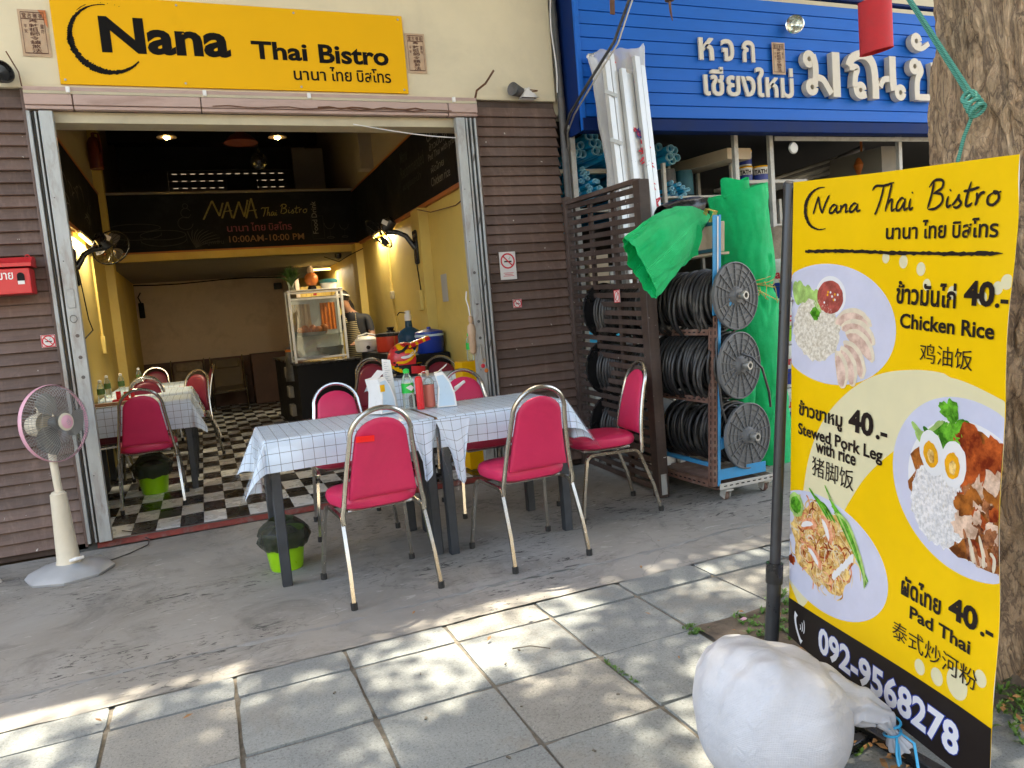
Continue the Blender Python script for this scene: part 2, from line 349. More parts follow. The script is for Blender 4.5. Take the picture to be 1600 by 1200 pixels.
def bark_mat():
    m, nt, b = _nodes('bark')
    v = wcoords(nt, (1, 1, .42))
    vo = nt.nodes.new('ShaderNodeTexVoronoi'); vo.feature = 'DISTANCE_TO_EDGE'; vo.inputs['Scale'].default_value = 60
    n0 = noi(nt, v, 7, 8, .75, .5)
    vv = nt.nodes.new('ShaderNodeVectorMath'); vv.operation = 'ADD'
    nz = nt.nodes.new('ShaderNodeTexNoise'); nz.inputs['Scale'].default_value = 9; nt.links.new(v, nz.inputs['Vector'])
    sc = nt.nodes.new('ShaderNodeVectorMath'); sc.operation = 'SCALE'; sc.inputs['Scale'].default_value = .12
    nt.links.new(nz.outputs[1], sc.inputs[0]); nt.links.new(v, vv.inputs[0]); nt.links.new(sc.outputs[0], vv.inputs[1])
    nt.links.new(vv.outputs[0], vo.inputs['Vector'])
    col = ramp(nt, n0, [(.25, (.26, .17, .10)), (.42, (.44, .30, .18)), (.58, (.60, .43, .27)), (.74, (.74, .57, .37))])
    moss = noi(nt, wcoords(nt, (1, 1, .6)), 3, 8, .75)
    col = mixc(nt, ramp(nt, moss, [(.52, 0), (.68, .45)]), col, (.13, .125, .075))
    gr = noi(nt, wcoords(nt), 5, 8, .75)
    col = mixc(nt, ramp(nt, gr, [(.58, 0), (.68, .5)]), col, (.22, .21, .20))
    cr = ramp(nt, vo.outputs['Distance'], [(0, .25), (.09, 0)])
    crm = nt.nodes.new('ShaderNodeMath'); crm.operation = 'MULTIPLY'; nt.links.new(cr, crm.inputs[0]); nt.links.new(ramp(nt, noi(nt, wcoords(nt), 2.6, 4), [(.42, .1), (.6, 1)]), crm.inputs[1])
    col = mixc(nt, crm.outputs[0], col, (.075, .053, .04))
    nt.links.new(col, b.inputs['Base Color']); b.inputs['Roughness'].default_value = .92
    fz = noi(nt, wcoords(nt, (1, 1, .30)), 11, 10, .62, 1.6)
    fis = ramp(nt, fz, [(.455, 0), (.492, .7), (.508, .7), (.545, 0)])
    col = mixc(nt, fis, col, (.13, .09, .065)); nt.links.new(col, b.inputs['Base Color'])
    n0 = mixc(nt, .6, n0, ramp(nt, fz, [(.40, 1), (.5, 0), (.6, 1)]))
    hh = mixc(nt, .15, n0, ramp(nt, vo.outputs['Distance'], [(0, 0), (.14, 1)]))
    bump(nt, b, hh, .8, .025)
    return m
MT['bark'] = bark_mat()
# banner print inks
def flat(name, c, rough=.4, var=.04, sc=12, trans=True):
    return plain(name, c, rough, var=var, scale=sc, bmp=0, rvar=.04)
def vinyl_banner(name, c, var=.03, sc=3, c2=None):
    """printed banner vinyl: a little light comes through from behind"""
    m, nt, b = _nodes(name)
    out = nt.nodes['Material Output']
    n = noi(nt, wcoords(nt), sc, 5, .65)
    lo = tuple(x*(1-var) for x in c); hi = tuple(min(1, x*(1+var)) for x in (c2 or c))
    col = ramp(nt, n, [(.38, lo), (.62, hi)])
    nt.links.new(col, b.inputs['Base Color']); b.inputs['Roughness'].default_value = .42; b.inputs['Specular IOR Level'].default_value = .25
    tr = nt.nodes.new('ShaderNodeBsdfTranslucent'); nt.links.new(col, tr.inputs[0])
    mx = nt.nodes.new('ShaderNodeMixShader'); mx.inputs[0].default_value = .22
    nt.links.new(b.outputs[0], mx.inputs[1]); nt.links.new(tr.outputs[0], mx.inputs[2]); nt.links.new(mx.outputs[0], out.inputs[0])
    return m
MT['b_yel'] = vinyl_banner('banner yellow', (.92, .60, .0))
MT['b_cream'] = vinyl_banner('banner cream', (.80, .76, .50))
MT['b_plate'] = vinyl_banner('banner plate lilac white', (.66, .68, .86), .04, 6)
MT['b_white'] = vinyl_banner('banner white', (.86, .86, .88), .02)
MT['b_black'] = vinyl_banner('banner black', (.02, .014, .012), .1)
MT['b_rice'] = vinyl_banner('banner rice', (.66, .58, .45), .1, 90, (.85, .80, .70))
MT['b_rice2'] = vinyl_banner('banner white rice', (.70, .70, .72), .1, 90, (.90, .88, .88))
MT['b_chk'] = vinyl_banner('banner poached chicken', (.68, .45, .36), .12, 22, (.80, .62, .52))
MT['b_chk2'] = vinyl_banner('banner chicken skin', (.82, .72, .56), .08, 30)
MT['b_sauce'] = vinyl_banner('banner chilli sauce', (.42, .09, .07), .3, 45)
MT['b_green'] = vinyl_banner('banner green leaf', (.05, .26, .01), .4, 30, (.14, .42, .03))
MT['b_green2'] = vinyl_banner('banner cucumber', (.42, .62, .18), .25, 30)
MT['b_yolk'] = vinyl_banner('banner yolk', (.85, .42, .01), .12, 30)
MT['b_brown'] = vinyl_banner('banner gravy', (.20, .055, .008), .35, 22, (.40, .13, .02))
MT['b_pork'] = vinyl_banner('banner pork', (.16, .035, .012), .4, 26, (.42, .17, .07))
MT['b_pork2'] = vinyl_banner('banner pork meat', (.62, .40, .27), .2, 26, (.80, .60, .46))
MT['b_red'] = vinyl_banner('banner glazed skin', (.26, .028, .005), .3, 20, (.52, .11, .02))
MT['b_nood'] = vinyl_banner('banner noodle', (.72, .33, .06), .35, 40, (.85, .55, .20))
MT['b_nood2'] = vinyl_banner('banner noodle pale', (.82, .62, .33), .15, 40)
MT['b_shr'] = vinyl_banner('banner shrimp', (.80, .20, .05), .25, 30, (.88, .45, .28))

# ---------------------------------------------------------------- mesh helpers
class MB:
    def __init__(s): s.v = []; s.f = []; s.uv = {}; s.mi = []; s.cur = 0
    def add(s, vs, fs, uvs=None):
        o = len(s.v); s.v += [Vector(v) for v in vs]
        for f in fs: s.f.append(tuple(i+o for i in f)); s.mi.append(s.cur)
        if uvs:
            for i, u in enumerate(uvs): s.uv[o+i] = u
        return s
    def box(s, c, size, rot=None, bev=0):
        hx, hy, hz = size[0]/2, size[1]/2, size[2]/2
        if bev <= 0:
            vs = [(x, y, z) for x in (-hx, hx) for y in (-hy, hy) for z in (-hz, hz)]
            fs = [(0, 1, 3, 2), (4, 6, 7, 5), (0, 4, 5, 1), (2, 3, 7, 6), (0, 2, 6, 4), (1, 5, 7, 3)]
        else:
            b = min(bev, hx*.9, hy*.9, hz*.9); vs = []; idx = {}
            for sx in (-1, 1):
                for sy in (-1, 1):
                    for sz in (-1, 1):
                        for a in range(3):
                            p = [sx*(hx-b), sy*(hy-b), sz*(hz-b)]; p[a] = (sx*hx, sy*hy, sz*hz)[a]
                            idx[(sx, sy, sz, a)] = len(vs); vs.append(tuple(p))
            fs = []
            for a in range(3):
                b1, c1 = [(1, 2), (2, 0), (0, 1)][a]
                for sg in (-1, 1):
                    q = []
                    for (u, w) in ((-1, -1), (1, -1), (1, 1), (-1, 1)):
                        k = [0, 0, 0]; k[a] = sg; k[b1] = u; k[c1] = w; q.append(idx[(k[0], k[1], k[2], a)])
                    fs.append(tuple(q if sg > 0 else q[::-1]))
                for u in (-1, 1):
                    for w in (-1, 1):
                        k0 = [0, 0, 0]; k1 = [0, 0, 0]; k0[a] = -1; k1[a] = 1
                        for k in (k0, k1): k[b1] = u; k[c1] = w
                        q = [idx[(*k0, b1)], idx[(*k1, b1)], idx[(*k1, c1)], idx[(*k0, c1)]]
                        if u*w > 0: q = q[::-1]
                        fs.append(tuple(q))
            for sx in (-1, 1):
                for sy in (-1, 1):
                    for sz in (-1, 1):
                        q = [idx[(sx, sy, sz, a)] for a in range(3)]
                        if sx*sy*sz < 0: q = q[::-1]
                        fs.append(tuple(q))
        R = rot if rot is not None else Matrix.Identity(3)
        C = Vector(c)
        return s.add([R @ Vector(v) + C for v in vs], fs)
    def bx(s, x0, x1, y0, y1, z0, z1, bev=0):
        return s.box(((x0+x1)/2, (y0+y1)/2, (z0+z1)/2), (abs(x1-x0), abs(y1-y0), abs(z1-z0)), None, bev)
    def tube(s, pts, r, n=8, caps=True, closed=False, flat=1.0):
        pts = [Vector(p) for p in pts]; m = len(pts)
        rr = r if isinstance(r, (list, tuple)) else [r]*m
        up = None; vs = []
        for i, p in enumerate(pts):
            if closed: t = (pts[(i+1) % m]-pts[i-1])
            else: t = pts[min(i+1, m-1)]-pts[max(i-1, 0)]
            if t.length < 1e-9: t = Vector((0, 0, 1))
            t.normalize()
            if up is None:
                up = Vector((0, 0, 1)) if abs(t.z) < .9 else Vector((1, 0, 0))
            up = up-t*up.dot(t)
            if up.length < 1e-6: up = Vector((1, 0, 0))-t*t.x
            up.normalize(); sd = t.cross(up)
            for k in range(n):
                a = 2*pi*k/n+pi/n
                vs.append(p+(up*cos(a)*flat+sd*sin(a))*rr[i])
        fs = []
        for i in range(m if closed else m-1):
            for k in range(n):
                a = i*n+k; b = i*n+(k+1) % n; j = (i+1) % m
                fs.append((a, b, j*n+(k+1) % n, j*n+k))
        if caps and not closed:
            fs.append(tuple(range(n))[::-1]); fs.append(tuple(range((m-1)*n, m*n)))
        return s.add(vs, fs)
    def cyl(s, p0, p1, r, n=16, r1=None, caps=True):
        return s.tube([p0, p1], [r, r if r1 is None else r1], n, caps)
    def lathe(s, prof, c=(0, 0, 0), axis=(0, 0, 1), n=24):
        ax = Vector(axis).normalized(); q = Vector((0, 0, 1)).rotation_difference(ax); C = Vector(c)
        vs = []; fs = []
        for (r, z) in prof:
            for k in range(n):
                a = 2*pi*k/n; vs.append(q @ Vector((r*cos(a), r*sin(a), z))+C)
        for i in range(len(prof)-1):
            for k in range(n):
                fs.append((i*n+k, i*n+(k+1) % n, (i+1)*n+(k+1) % n, (i+1)*n+k))
        if prof[0][0] > 1e-6: fs.append(tuple(range(n))[::-1])
        if prof[-1][0] > 1e-6: fs.append(tuple(range((len(prof)-1)*n, len(prof)*n)))
        return s.add(vs, fs)
    def grid(s, fn, nu, nv, uvfn=None, wrapu=False):
        vs = []; uv = []
        for j in range(nv+1):
            for i in range(nu+1):
                u, v = i/nu, j/nv; vs.append(fn(u, v)); uv.append(uvfn(u, v) if uvfn else (u, v))
        w = nu+1
        fs = [(j*w+i, j*w+i+1, (j+1)*w+i+1, (j+1)*w+i) for j in range(nv) for i in range(nu)]
        return s.add(vs, fs, uv)
    def poly(s, pts):
        return s.add(pts, [tuple(range(len(pts)))])
    def pad(s, out, o, ex, ey, nrm, t, edge=.12):
        """padded board: outline out (2D, ccw) in frame o,ex,ey; thickness t along nrm"""
        o, ex, ey, nrm = map(Vector, (o, ex, ey, nrm)); n = len(out)
        cx = sum(p[0] for p in out)/n; cy = sum(p[1] for p in out)/n
        rings = [(.0, -.5), (.55, -.5), (1-edge, -.46), (1-edge*.35, -.33), (1, 0), (1-edge*.35, .33), (1-edge, .46), (.55, .5), (.0, .5)]
        vs = []; fs = []
        for k, d in rings:
            kk = max(k, 1e-3)
            for p in out: vs.append(o+ex*(cx+(p[0]-cx)*kk)+ey*(cy+(p[1]-cy)*kk)+nrm*(t*d))
        for i in range(len(rings)-1):
            for q in range(n): fs.append((i*n+q, i*n+(q+1) % n, (i+1)*n+(q+1) % n, (i+1)*n+q))
        fs.append(tuple(range(n))[::-1]); fs.append(tuple(range((len(rings)-1)*n, len(rings)*n)))
        return s.add(vs, fs)
    def mesh(s, name, smooth=True, angle=38, off=Vector((0, 0, 0))):
        me = bpy.data.meshes.new(name)
        me.from_pydata([tuple(v-off) for v in s.v], [], s.f)
        if s.uv:
            ul = me.uv_layers.new(name='UVMap')
            for l in me.loops: ul.data[l.index].uv = s.uv.get(l.vertex_index, (0, 0))
        if smooth:
            me.polygons.foreach_set('use_smooth', [True]*len(me.polygons))
            me.set_sharp_from_angle(angle=radians(angle))
        me.update(); return me

def tag(o, label=None, cat=None, group=None, kind=None):
    if label: o['label'] = label
    if cat: o['category'] = cat
    if group: o['group'] = group
    if kind: o['kind'] = kind
    return o
def thing(name, label, cat, loc=(0, 0, 0), rz=0, group=None):
    o = bpy.data.objects.new(name, None); COL.objects.link(o); o.empty_display_size = .1
    o.location = loc; o.rotation_euler = (0, 0, rz)
    return tag(o, label, cat, group)
def wloc(o):
    v = Vector((0, 0, 0))
    while o is not None: v += o.location; o = o.parent
    return v
def put(name, mb, mat, parent=None, smooth=True, angle=38, label=None, local=False, mats=None):
    """link mb as one object; vertices are world coordinates unless local"""
    off = Vector((0, 0, 0)) if (parent is None or local) else wloc(parent)
    me = mb.mesh(name, smooth, angle, off)
    for m_ in (mats or [mat]): me.materials.append(MT[m_] if isinstance(m_, str) else m_)
    if mats: me.polygons.foreach_set('material_index', mb.mi)
    o = bpy.data.objects.new(name, me); COL.objects.link(o); o.parent = parent
    if label: o['label'] = label
    return o
def solo(name, mb, mat, label, cat, group=None, **k):
    c = Vector((0, 0, 0))
    lo = Vector([min(v[i] for v in mb.v) for i in range(3)]); hi = Vector([max(v[i] for v in mb.v) for i in range(3)])
    c = Vector(((lo.x+hi.x)/2, (lo.y+hi.y)/2, lo.z))
    me = mb.mesh(name, k.get('smooth', True), k.get('angle', 38), c)
    for m_ in (k.get('mats') or [mat]): me.materials.append(MT[m_] if isinstance(m_, str) else m_)
    if k.get('mats'): me.polygons.foreach_set('material_index', mb.mi)
    o = bpy.data.objects.new(name, me); COL.objects.link(o); o.location = c
    return tag(o, label, cat, group)
def copy_tree(o, loc=None, rz=None, parent=None):
    c = o.copy(); COL.objects.link(c)
    if parent is not None: c.parent = parent
    if loc is not None: c.location = loc
    if rz is not None: c.rotation_euler = (0, 0, rz)
    for ch in list(o.children): copy_tree(ch, parent=c)
    return c
# text -> flat mesh fitted to a box, then mapped by fn(u, v) with u,v in the box
def text_mb(body, fn, x0, x1, y0, y1, off=0.0, shear=0.0, res=3, mb=None, depth=0):
    cu = bpy.data.curves.new('lettering', 'FONT'); cu.body = body; cu.size = 1; cu.offset = off; cu.shear = shear
    cu.resolution_u = res; cu.fill_mode = 'BOTH' if depth else 'FRONT'
    cu.extrude = depth
    ob = bpy.data.objects.new('lettering', cu)
    me = bpy.data.meshes.new_from_object(ob)
    vs = [v.co.copy() for v in me.vertices]; fs = [tuple(p.vertices) for p in me.polygons]
    bpy.data.objects.remove(ob); bpy.data.meshes.remove(me)
    ax = min(v.x for v in vs); bx = max(v.x for v in vs); ay = min(v.y for v in vs); by = max(v.y for v in vs)
    mb = mb or MB()
    out = []
    for v in vs:
        u = x0+(v.x-ax)/(bx-ax)*(x1-x0); w = y0+(v.y-ay)/(by-ay)*(y1-y0)
        p = Vector(fn(u, w)); out.append(p if not depth else p+Vector((0, -v.z, 0)))
    return mb.add(out, fs)
def stroke(mb, pts, w, fn, taper=True, jag=0.0, seed=0, n=None, lanes=1):
    """flat brush stroke through 2D pts (smoothed), width w, mapped by fn"""
    rnd = random.Random(seed)
    P = []
    m = len(pts)
    for i in range(m-1):
        p0 = pts[max(i-1, 0)]; p1 = pts[i]; p2 = pts[i+1]; p3 = pts[min(i+2, m-1)]
        for k in range(n or 6):
            t = k/(n or 6)
            P.append(tuple(.5*((2*p1[d])+(-p0[d]+p2[d])*t+(2*p0[d]-5*p1[d]+4*p2[d]-p3[d])*t*t+(-p0[d]+3*p1[d]-3*p2[d]+p3[d])*t**3) for d in (0, 1)))
    P.append(tuple(pts[-1][:2])); L = len(P); vs = []
    for i, p in enumerate(P):
        a = P[max(i-1, 0)]; b = P[min(i+1, L-1)]
        dx, dy = b[0]-a[0], b[1]-a[1]; l = sqrt(dx*dx+dy*dy) or 1
        t = i/(L-1); ww = w(t) if callable(w) else w*(min(1, .35+4*t, .35+4*(1-t)) if taper else 1)
        j1 = 1+jag*(rnd.random()-.5); j2 = 1+jag*(rnd.random()-.5)
        for q in range(lanes+1):
            s = 1-2*q/lanes; jj = j1 if s > 0 else j2; vs.append(fn(p[0]-dy/l*ww/2*jj*s, p[1]+dx/l*ww/2*jj*s))
    k = lanes+1
    return mb.add(vs, [(k*i+q, k*(i+1)+q, k*(i+1)+q+1, k*i+q+1) for i in range(L-1) for q in range(lanes)])
# ---------------------------------------------------------------- ground
def und(x, y, a=.006, s=1.3): return a*noise.noise(Vector((x*s, y*s, 3.1)))
mb = MB(); mb.bx(-90, 90, -90, 90, -.40, -.30); g = put('ground', mb, 'soil', smooth=False); tag(g, kind='structure')
mb = MB(); mb.bx(-60, 60, -11, -1.62, -.29, -.15); tag(put('road', mb, 'asphalt', smooth=False), kind='structure')
mb = MB(); mb.bx(-60, 60, -1.62, -1.45, -.29, 0, .015); tag(put('kerb', mb, 'paver', smooth=False), kind='structure')
pave = put('pavement', MB().bx(-14, 14, -1.45, 3.13, -.29, -.011), 'joint'); tag(pave, kind='structure')
# forecourt slab with a slightly uneven, hand-trowelled surface
def apron_fn(u, v):
    x = -9+20*u; y = 3.125+(5.62-3.125)*v
    e = .02*noise.noise(Vector((x*3, 0, 1)))+.01*noise.noise(Vector((x*11, 0, 1))) if v == 0 else 0
    return (x, y-abs(e), .002+und(x, y, .007, 1.1)+.002*noise.noise(Vector((x*9, y*9, 0))))
ap = MB().grid(apron_fn, 300, 44)
ap.bx(-9, 11, 3.14, 5.62, -.29, -.02)
tag(put('forecourt', ap, 'apron', angle=80), kind='structure')
# ragged strip of mortar where forecourt and pavement meet
def mort(u, v):
    x = -4+8.5*u; w = .018+.03*noise.noise(Vector((x*2.1, 5, 0)))+.03*noise.noise(Vector((x*9, 5, 0)))
    y = 3.42+.05*noise.noise(Vector((x*1.3, 1, 1)))+w*(v-.5)*1.3+.02*noise.noise(Vector((x*12, v*4, 1)))
    h = .006*(1-abs(2*v-1)**2)+.005*noise.noise(Vector((x*16, y*22, 0)))
    return (x, y, .0045+und(x, y, .007, 1.1)+h*max(0, noise.noise(Vector((x*1.1, 3, 3)))+.45)*1.6-.003)
tag(put('mortar_seam', MB().grid(mort, 420, 6), 'mortar', angle=80), kind='structure')

# pavers: every slab an object of its own
TRX, TRY = 2.86, 1.65
rows = [3.125, 2.93, 2.50, 2.075, 1.65, 1.22, .79, .36, -.07]
cols = [-.47+.4355*k for k in range(-6, 11)]
def paver_mesh(w, d, seed):
    r = random.Random(seed); mb = MB(); nx, ny = 5, 5; ch = .0028
    # outline with worn, slightly irregular edges
    top = []; 
    def pt(u, v):
        x = -w/2+w*u; y = -d/2+d*v; z = 0
        e = min(u, 1-u, v, 1-v)
        if e == 0:
            x -= (u-.5)*ch*2.4*(1+.8*r.random()); y -= (v-.5)*ch*2.4*(1+.8*r.random()); z = -.0025-.002*r.random()
            if (u in (0, 1)) and (v in (0, 1)): x -= (u-.5)*.014*r.random(); y -= (v-.5)*.014*r.random()
        return (x, y, z)
    mb.grid(pt, nx, ny)
    n = nx+1
    ring = [i for i in range(n)]+[j*n+nx for j in range(1, n)]+[ny*n+i for i in range(nx-1, -1, -1)]+[j*n for j in range(ny-1, 0, -1)]
    base = len(mb.v); m = len(ring)
    for i in ring: v = mb.v[i]; mb.v.append(Vector((v.x*1.004, v.y*1.004, -.03)))
    for k in range(m): mb.f.append((ring[k], base+k, base+(k+1) % m, ring[(k+1) % m])); mb.mi.append(0)
    return mb
pm = {}
for i in range(len(rows)-1):
    y1, y0 = rows[i], rows[i+1]
    for j in range(len(cols)-1):
        x0, x1 = cols[j], cols[j+1]
        cx, cy = (x0+x1)/2, (y0+y1)/2
        if sqrt((cx-TRX)**2+(cy-TRY)**2) < .86: continue
        if cx > 1.72 and 1.66 < cy < 2.6: continue
        d = y1-y0; key = (round(d, 2), (i*3+j*5) % 6)
        mats = ['paver', 'paver2', 'paver', 'paver3', 'paver', 'paver2']
        if key not in pm:
            q = paver_mesh(x1-x0-.004, d-.004, hash(key) % 999)
            me = q.mesh('paving_slab', True, 60); me.materials.append(MT[mats[key[1]]]); pm[key] = me
        o = bpy.data.objects.new('paving_slab', pm[key]); COL.objects.link(o); o.parent = pave
        rr = random.Random(i*31+j)
        o.location = (cx+rr.uniform(-.002, .002), cy+rr.uniform(-.002, .002), rr.uniform(-.003, .003))
        o.rotation_euler = (rr.uniform(-.004, .004), rr.uniform(-.004, .004), rr.uniform(-.005, .005))
def outer(name, x0, x1, y0, y1, m='paver2'):
    tag(put(name, MB().bx(x0, x1, y0, y1, -.05, -.004), m, smooth=False), kind='structure')
outer('pavement_far_side', -14, cols[0]-.01, -1.44, 3.12); outer('pavement_far_side', cols[-1]+.01, 14, -1.44, 3.12)
outer('pavement_near_side', cols[0], cols[-1], -1.44, rows[-1]-.01)
# tree pit soil
def pit(u, v):
    x = 1.72+2.2*u; y = .95+1.56*v
    h = .012+.02*noise.noise(Vector((x*4, y*4, 0)))+.01*noise.noise(Vector((x*14, y*14, 0)))
    d = sqrt((x-TRX)**2+(y-TRY)**2)
    h += max(0, .9-d)*.10
    if y < 1.66 and x < 2.3: h = -.02
    return (x, y, h-.012)
tag(put('tree_pit_soil', MB().grid(pit, 60, 44), 'soil', angle=80), kind='structure')

# ---------------------------------------------------------------- restaurant building
bld = thing('restaurant_building', 'cream walled restaurant with an open front between brown planked pillars', 'building', (.7, 5.66, 0))
XL, XR, YB = -1.0, 2.2, 14.9
def bpart(name, mb, mat, **k): return put(name, mb, mat, bld, **k)
def wallgrid(x0, x1, z0, z1, y, t=.18, seed=0):
    m = MB()
    m.grid(lambda u, v: (x0+(x1-x0)*u, y+.004*noise.noise(Vector(((x0+(x1-x0)*u)*1.1, seed, v*3))), z0+(z1-z0)*v), 40, 24)
    m.bx(x0, x1, y+.012, y+t, z0, z1)
    return m
bpart('upper_wall', wallgrid(-7, 2.868, 2.996, 6.75, 5.66), 'cream', angle=80)
bpart('lintel', MB().bx(-.80, 2.16, 5.675, 5.86, 2.785, 2.853), 'cream2', smooth=False)
# shutter box: three pink panels, a brown rail with white clips above, a cream fillet
for a, b_ in ((-.848, -.584), (-.578, .176), (.182, 1.926), (1.932, 2.165)):
    m = MB(); m.bx(a, b_, 5.60, 5.66, 2.878, 2.945, .004); m.bx(a, b_, 5.612, 5.66, 2.853, 2.876, .003); bpart('shutter_panel', m, 'pink')
bpart('fillet', MB().bx(-.848, 2.165, 5.607, 5.66, 2.948, 2.966), 'cream2', smooth=False)
bpart('rail', MB().bx(-.848, 2.165, 5.615, 5.655, 2.969, 2.992), 'pink', smooth=False)
for x in (-.60, .21, .9, 1.98): bpart('clip', MB().bx(x-.012, x+.012, 5.598, 5.617, 2.955, 2.992, .002), 'white')
bpart('wire', MB().tube([(.25, 5.596, 2.886)]+[(.25+.1*k, 5.594, 2.886+.006*sin(k*1.7)+.004*sin(k*3.1)) for k in range(1, 18)], .0035, 5), 'rust')
bpart('wire', MB().tube([(.95+.08*k, 5.592, 2.892+.008*sin(k*2.3)) for k in range(0, 11)], .005, 5), 'rust')
bpart('cable', MB().tube([(1.2+.85*t, 5.64, 2.79-.075*sin(t*1.6)-.02*t) for t in [k/12 for k in range(13)]], .004, 5), 'white')
# pillars and planks
bpart('pillar', MB().bx(-7, -.862, 5.70, 5.9, 0, 2.99), 'screen', smooth=False)
bpart('pillar', MB().bx(2.172, 2.866, 5.70, 5.98, 0, 2.99), 'screen', smooth=False)
def plank_mesh(w, h, t=.03):
    # lapped board: bottom edge stands proud of the one below
    m = MB()
    pr = [(-t*.15, h/2), (-t, -h/2+.004), (-t*.85, -h/2), (0, -h/2), (0, h/2)]
    vs = [(x, y, z) for x in (-w/2, w/2) for (y, z) in pr]
    m.add(vs, [(0, 1, 6, 5), (1, 2, 7, 6), (2, 3, 8, 7), (3, 4, 9, 8), (4, 0, 5, 9), (0, 4, 3, 2, 1), (5, 6, 7, 8, 9)])
    me = m.mesh('plank', False); me.materials.append(MT['plank']); return me
P0 = wloc(bld)
for x0, x1 in ((-2.6, -.862), (2.172, 2.866)):
    me = plank_mesh(x1-x0, .0745); k = 0; z = .04
    while z+.0765 < 3.02:
        o = bpy.data.objects.new('plank', me); COL.objects.link(o); o.parent = bld
        rr = random.Random(int(z*1000)+int(x1*10))
        o.location = Vector(((x0+x1)/2+rr.uniform(-.002, .002), 5.70+rr.uniform(-.0015, .0015), z+.038))-P0
        o.rotation_euler = (0, rr.uniform(-.0012, .0012), 0)
        z += .0765
me2 = plank_mesh(.26, .0745)
z = .04
while z+.0765 < 3.02:       # side cladding of the right pillar, facing the hardware shop
    o = bpy.data.objects.new('plank', me2); COL.objects.link(o); o.parent = bld
    o.location = Vector((2.868, 5.84, z+.038))-P0; o.rotation_euler = (0, 0, pi/2); z += .0765
bpart('trim_board', MB().bx(2.152, 2.175, 5.655, 5.74, .02, 3.0, .003), 'plank')
bpart('trim_board', MB().bx(-.872, -.852, 5.655, 5.74, .02, 2.99, .003), 'plank')
# the shell of the room
def lw(name, x0, x1, y0, y1, z0, z1, mat): return bpart(name, MB().bx(x0, x1, y0, y1, z0, z1), mat, smooth=False)
lw('side_wall', XL-.15, XL, 5.86, 7.4, 0, 4.72, 'yellow')
lw('side_wall', XL-.15, XL, 7.41, YB, 0, 3.19, 'yellow')
lw('upper_side_wall', XL-.15, XL, 7.41, YB, 3.20, 4.72, 'beige_up')
lw('side_wall', XR, XR+.15, 5.86, YB, 0, 3.19, 'yellow')
lw('upper_side_wall', XR, XR+.15, 5.86, YB, 3.20, 4.72, 'beige_up')
lw('wall_pier', XL, XL+.10, 10.6, 10.85, 0, 4.7, 'yellow')
lw('wall_pier', XR-.10, XR, 7.30, 7.58, 0, 2.42, 'yellow')
lw('wall_pier', XR-.10, XR, 10.55, 10.85, 0, 2.44, 'yellow')
lw('wall_pier', XR-.16, XR, 9.4, 9.62, 3.22, 4.7, 'beige_up')
lw('ceiling', XL-.15, XR+.15, 5.86, YB+.15, 4.73, 4.85, 'ceil')
for yy in (7.2, 9.3, 11.6, 13.4): lw('ceiling_beam', XL, XR, yy, yy+.18, 4.45, 4.73, 'ceil')
lw('rear_wall', XL-.15, 1.52, YB, YB+.15, 0, 2.9, 'backpink')
lw('rear_wall', 1.53, XR+.15, YB, YB+.15, 0, 2.9, 'yellow')
lw('wainscot', XL, 1.50, YB-.03, YB-.004, .04, .93, 'wains')
lw('mezzanine_floor', XL, XR, 10.86, YB, 2.36, 2.48, 'greywall')
lw('beam', XL, XR, 10.82, 11.0, 2.36, 2.455, 'yellow')
lw('partition', 1.52, 1.58, 12.9, YB, .04, 2.36, 'backpink')
for k in range(7): lw('door_board', 1.60+k*.085, 1.68+k*.085, 13.6, 13.63, .04, 2.05, 'yellow')
# rear upper wall, pierced by three rows of vent slots
lw('upper_rear_wall', XL-.15, XR+.15, YB, YB+.12, 2.91, 3.93, 'greywall')
lw('upper_rear_wall', XL-.15, XR+.15, YB, YB+.12, 4.31, 4.72, 'greywall')
lw('upper_rear_wall', XL-.15, -.225, YB, YB+.12, 3.935, 4.305, 'greywall')
lw('upper_rear_wall', 1.785, XR+.15, YB, YB+.12, 3.935, 4.305, 'greywall')
for z0, z1 in ((3.935, 3.989), (4.007, 4.113), (4.131, 4.237), (4.255, 4.305)): lw('vent_bar', -.223, 1.783, YB, YB+.02, z0, z1, 'greywall')
for k in range(14):
    x = -.222+k*.152
    for z0, z1 in ((3.9895, 4.0065), (4.1135, 4.1305), (4.2375, 4.2545)): lw('vent_bar', x, min(x+.07, 1.783), YB+.002, YB+.018, z0, z1, 'greywall')
lw('storage_box', .72, 1.22, 14.2, 14.7, 3.76, 4.06, 'ceil'); lw('cupboard', .2, 1.7, 13.9, 14.5, 2.9, 3.75, 'ceil'); 
lw('grey_panel', 1.55, 2.0, 11.8, 11.85, 3.25, 4.0, 'greywall')
lw('roof_slab', -8, 2.868, 5.68, 16, 6.76, 7.0, 'greywall')
lw('outer_wall', -8, -7.8, 5.7, 16, 0, 6.7, 'cream')
lw('upper_floor', -7, 2.868, 5.87, 16, 4.86, 5.0, 'ceil')
lw('back_upper', -8, 2.868, 15.9, 16, 4.9, 6.7, 'greywall')
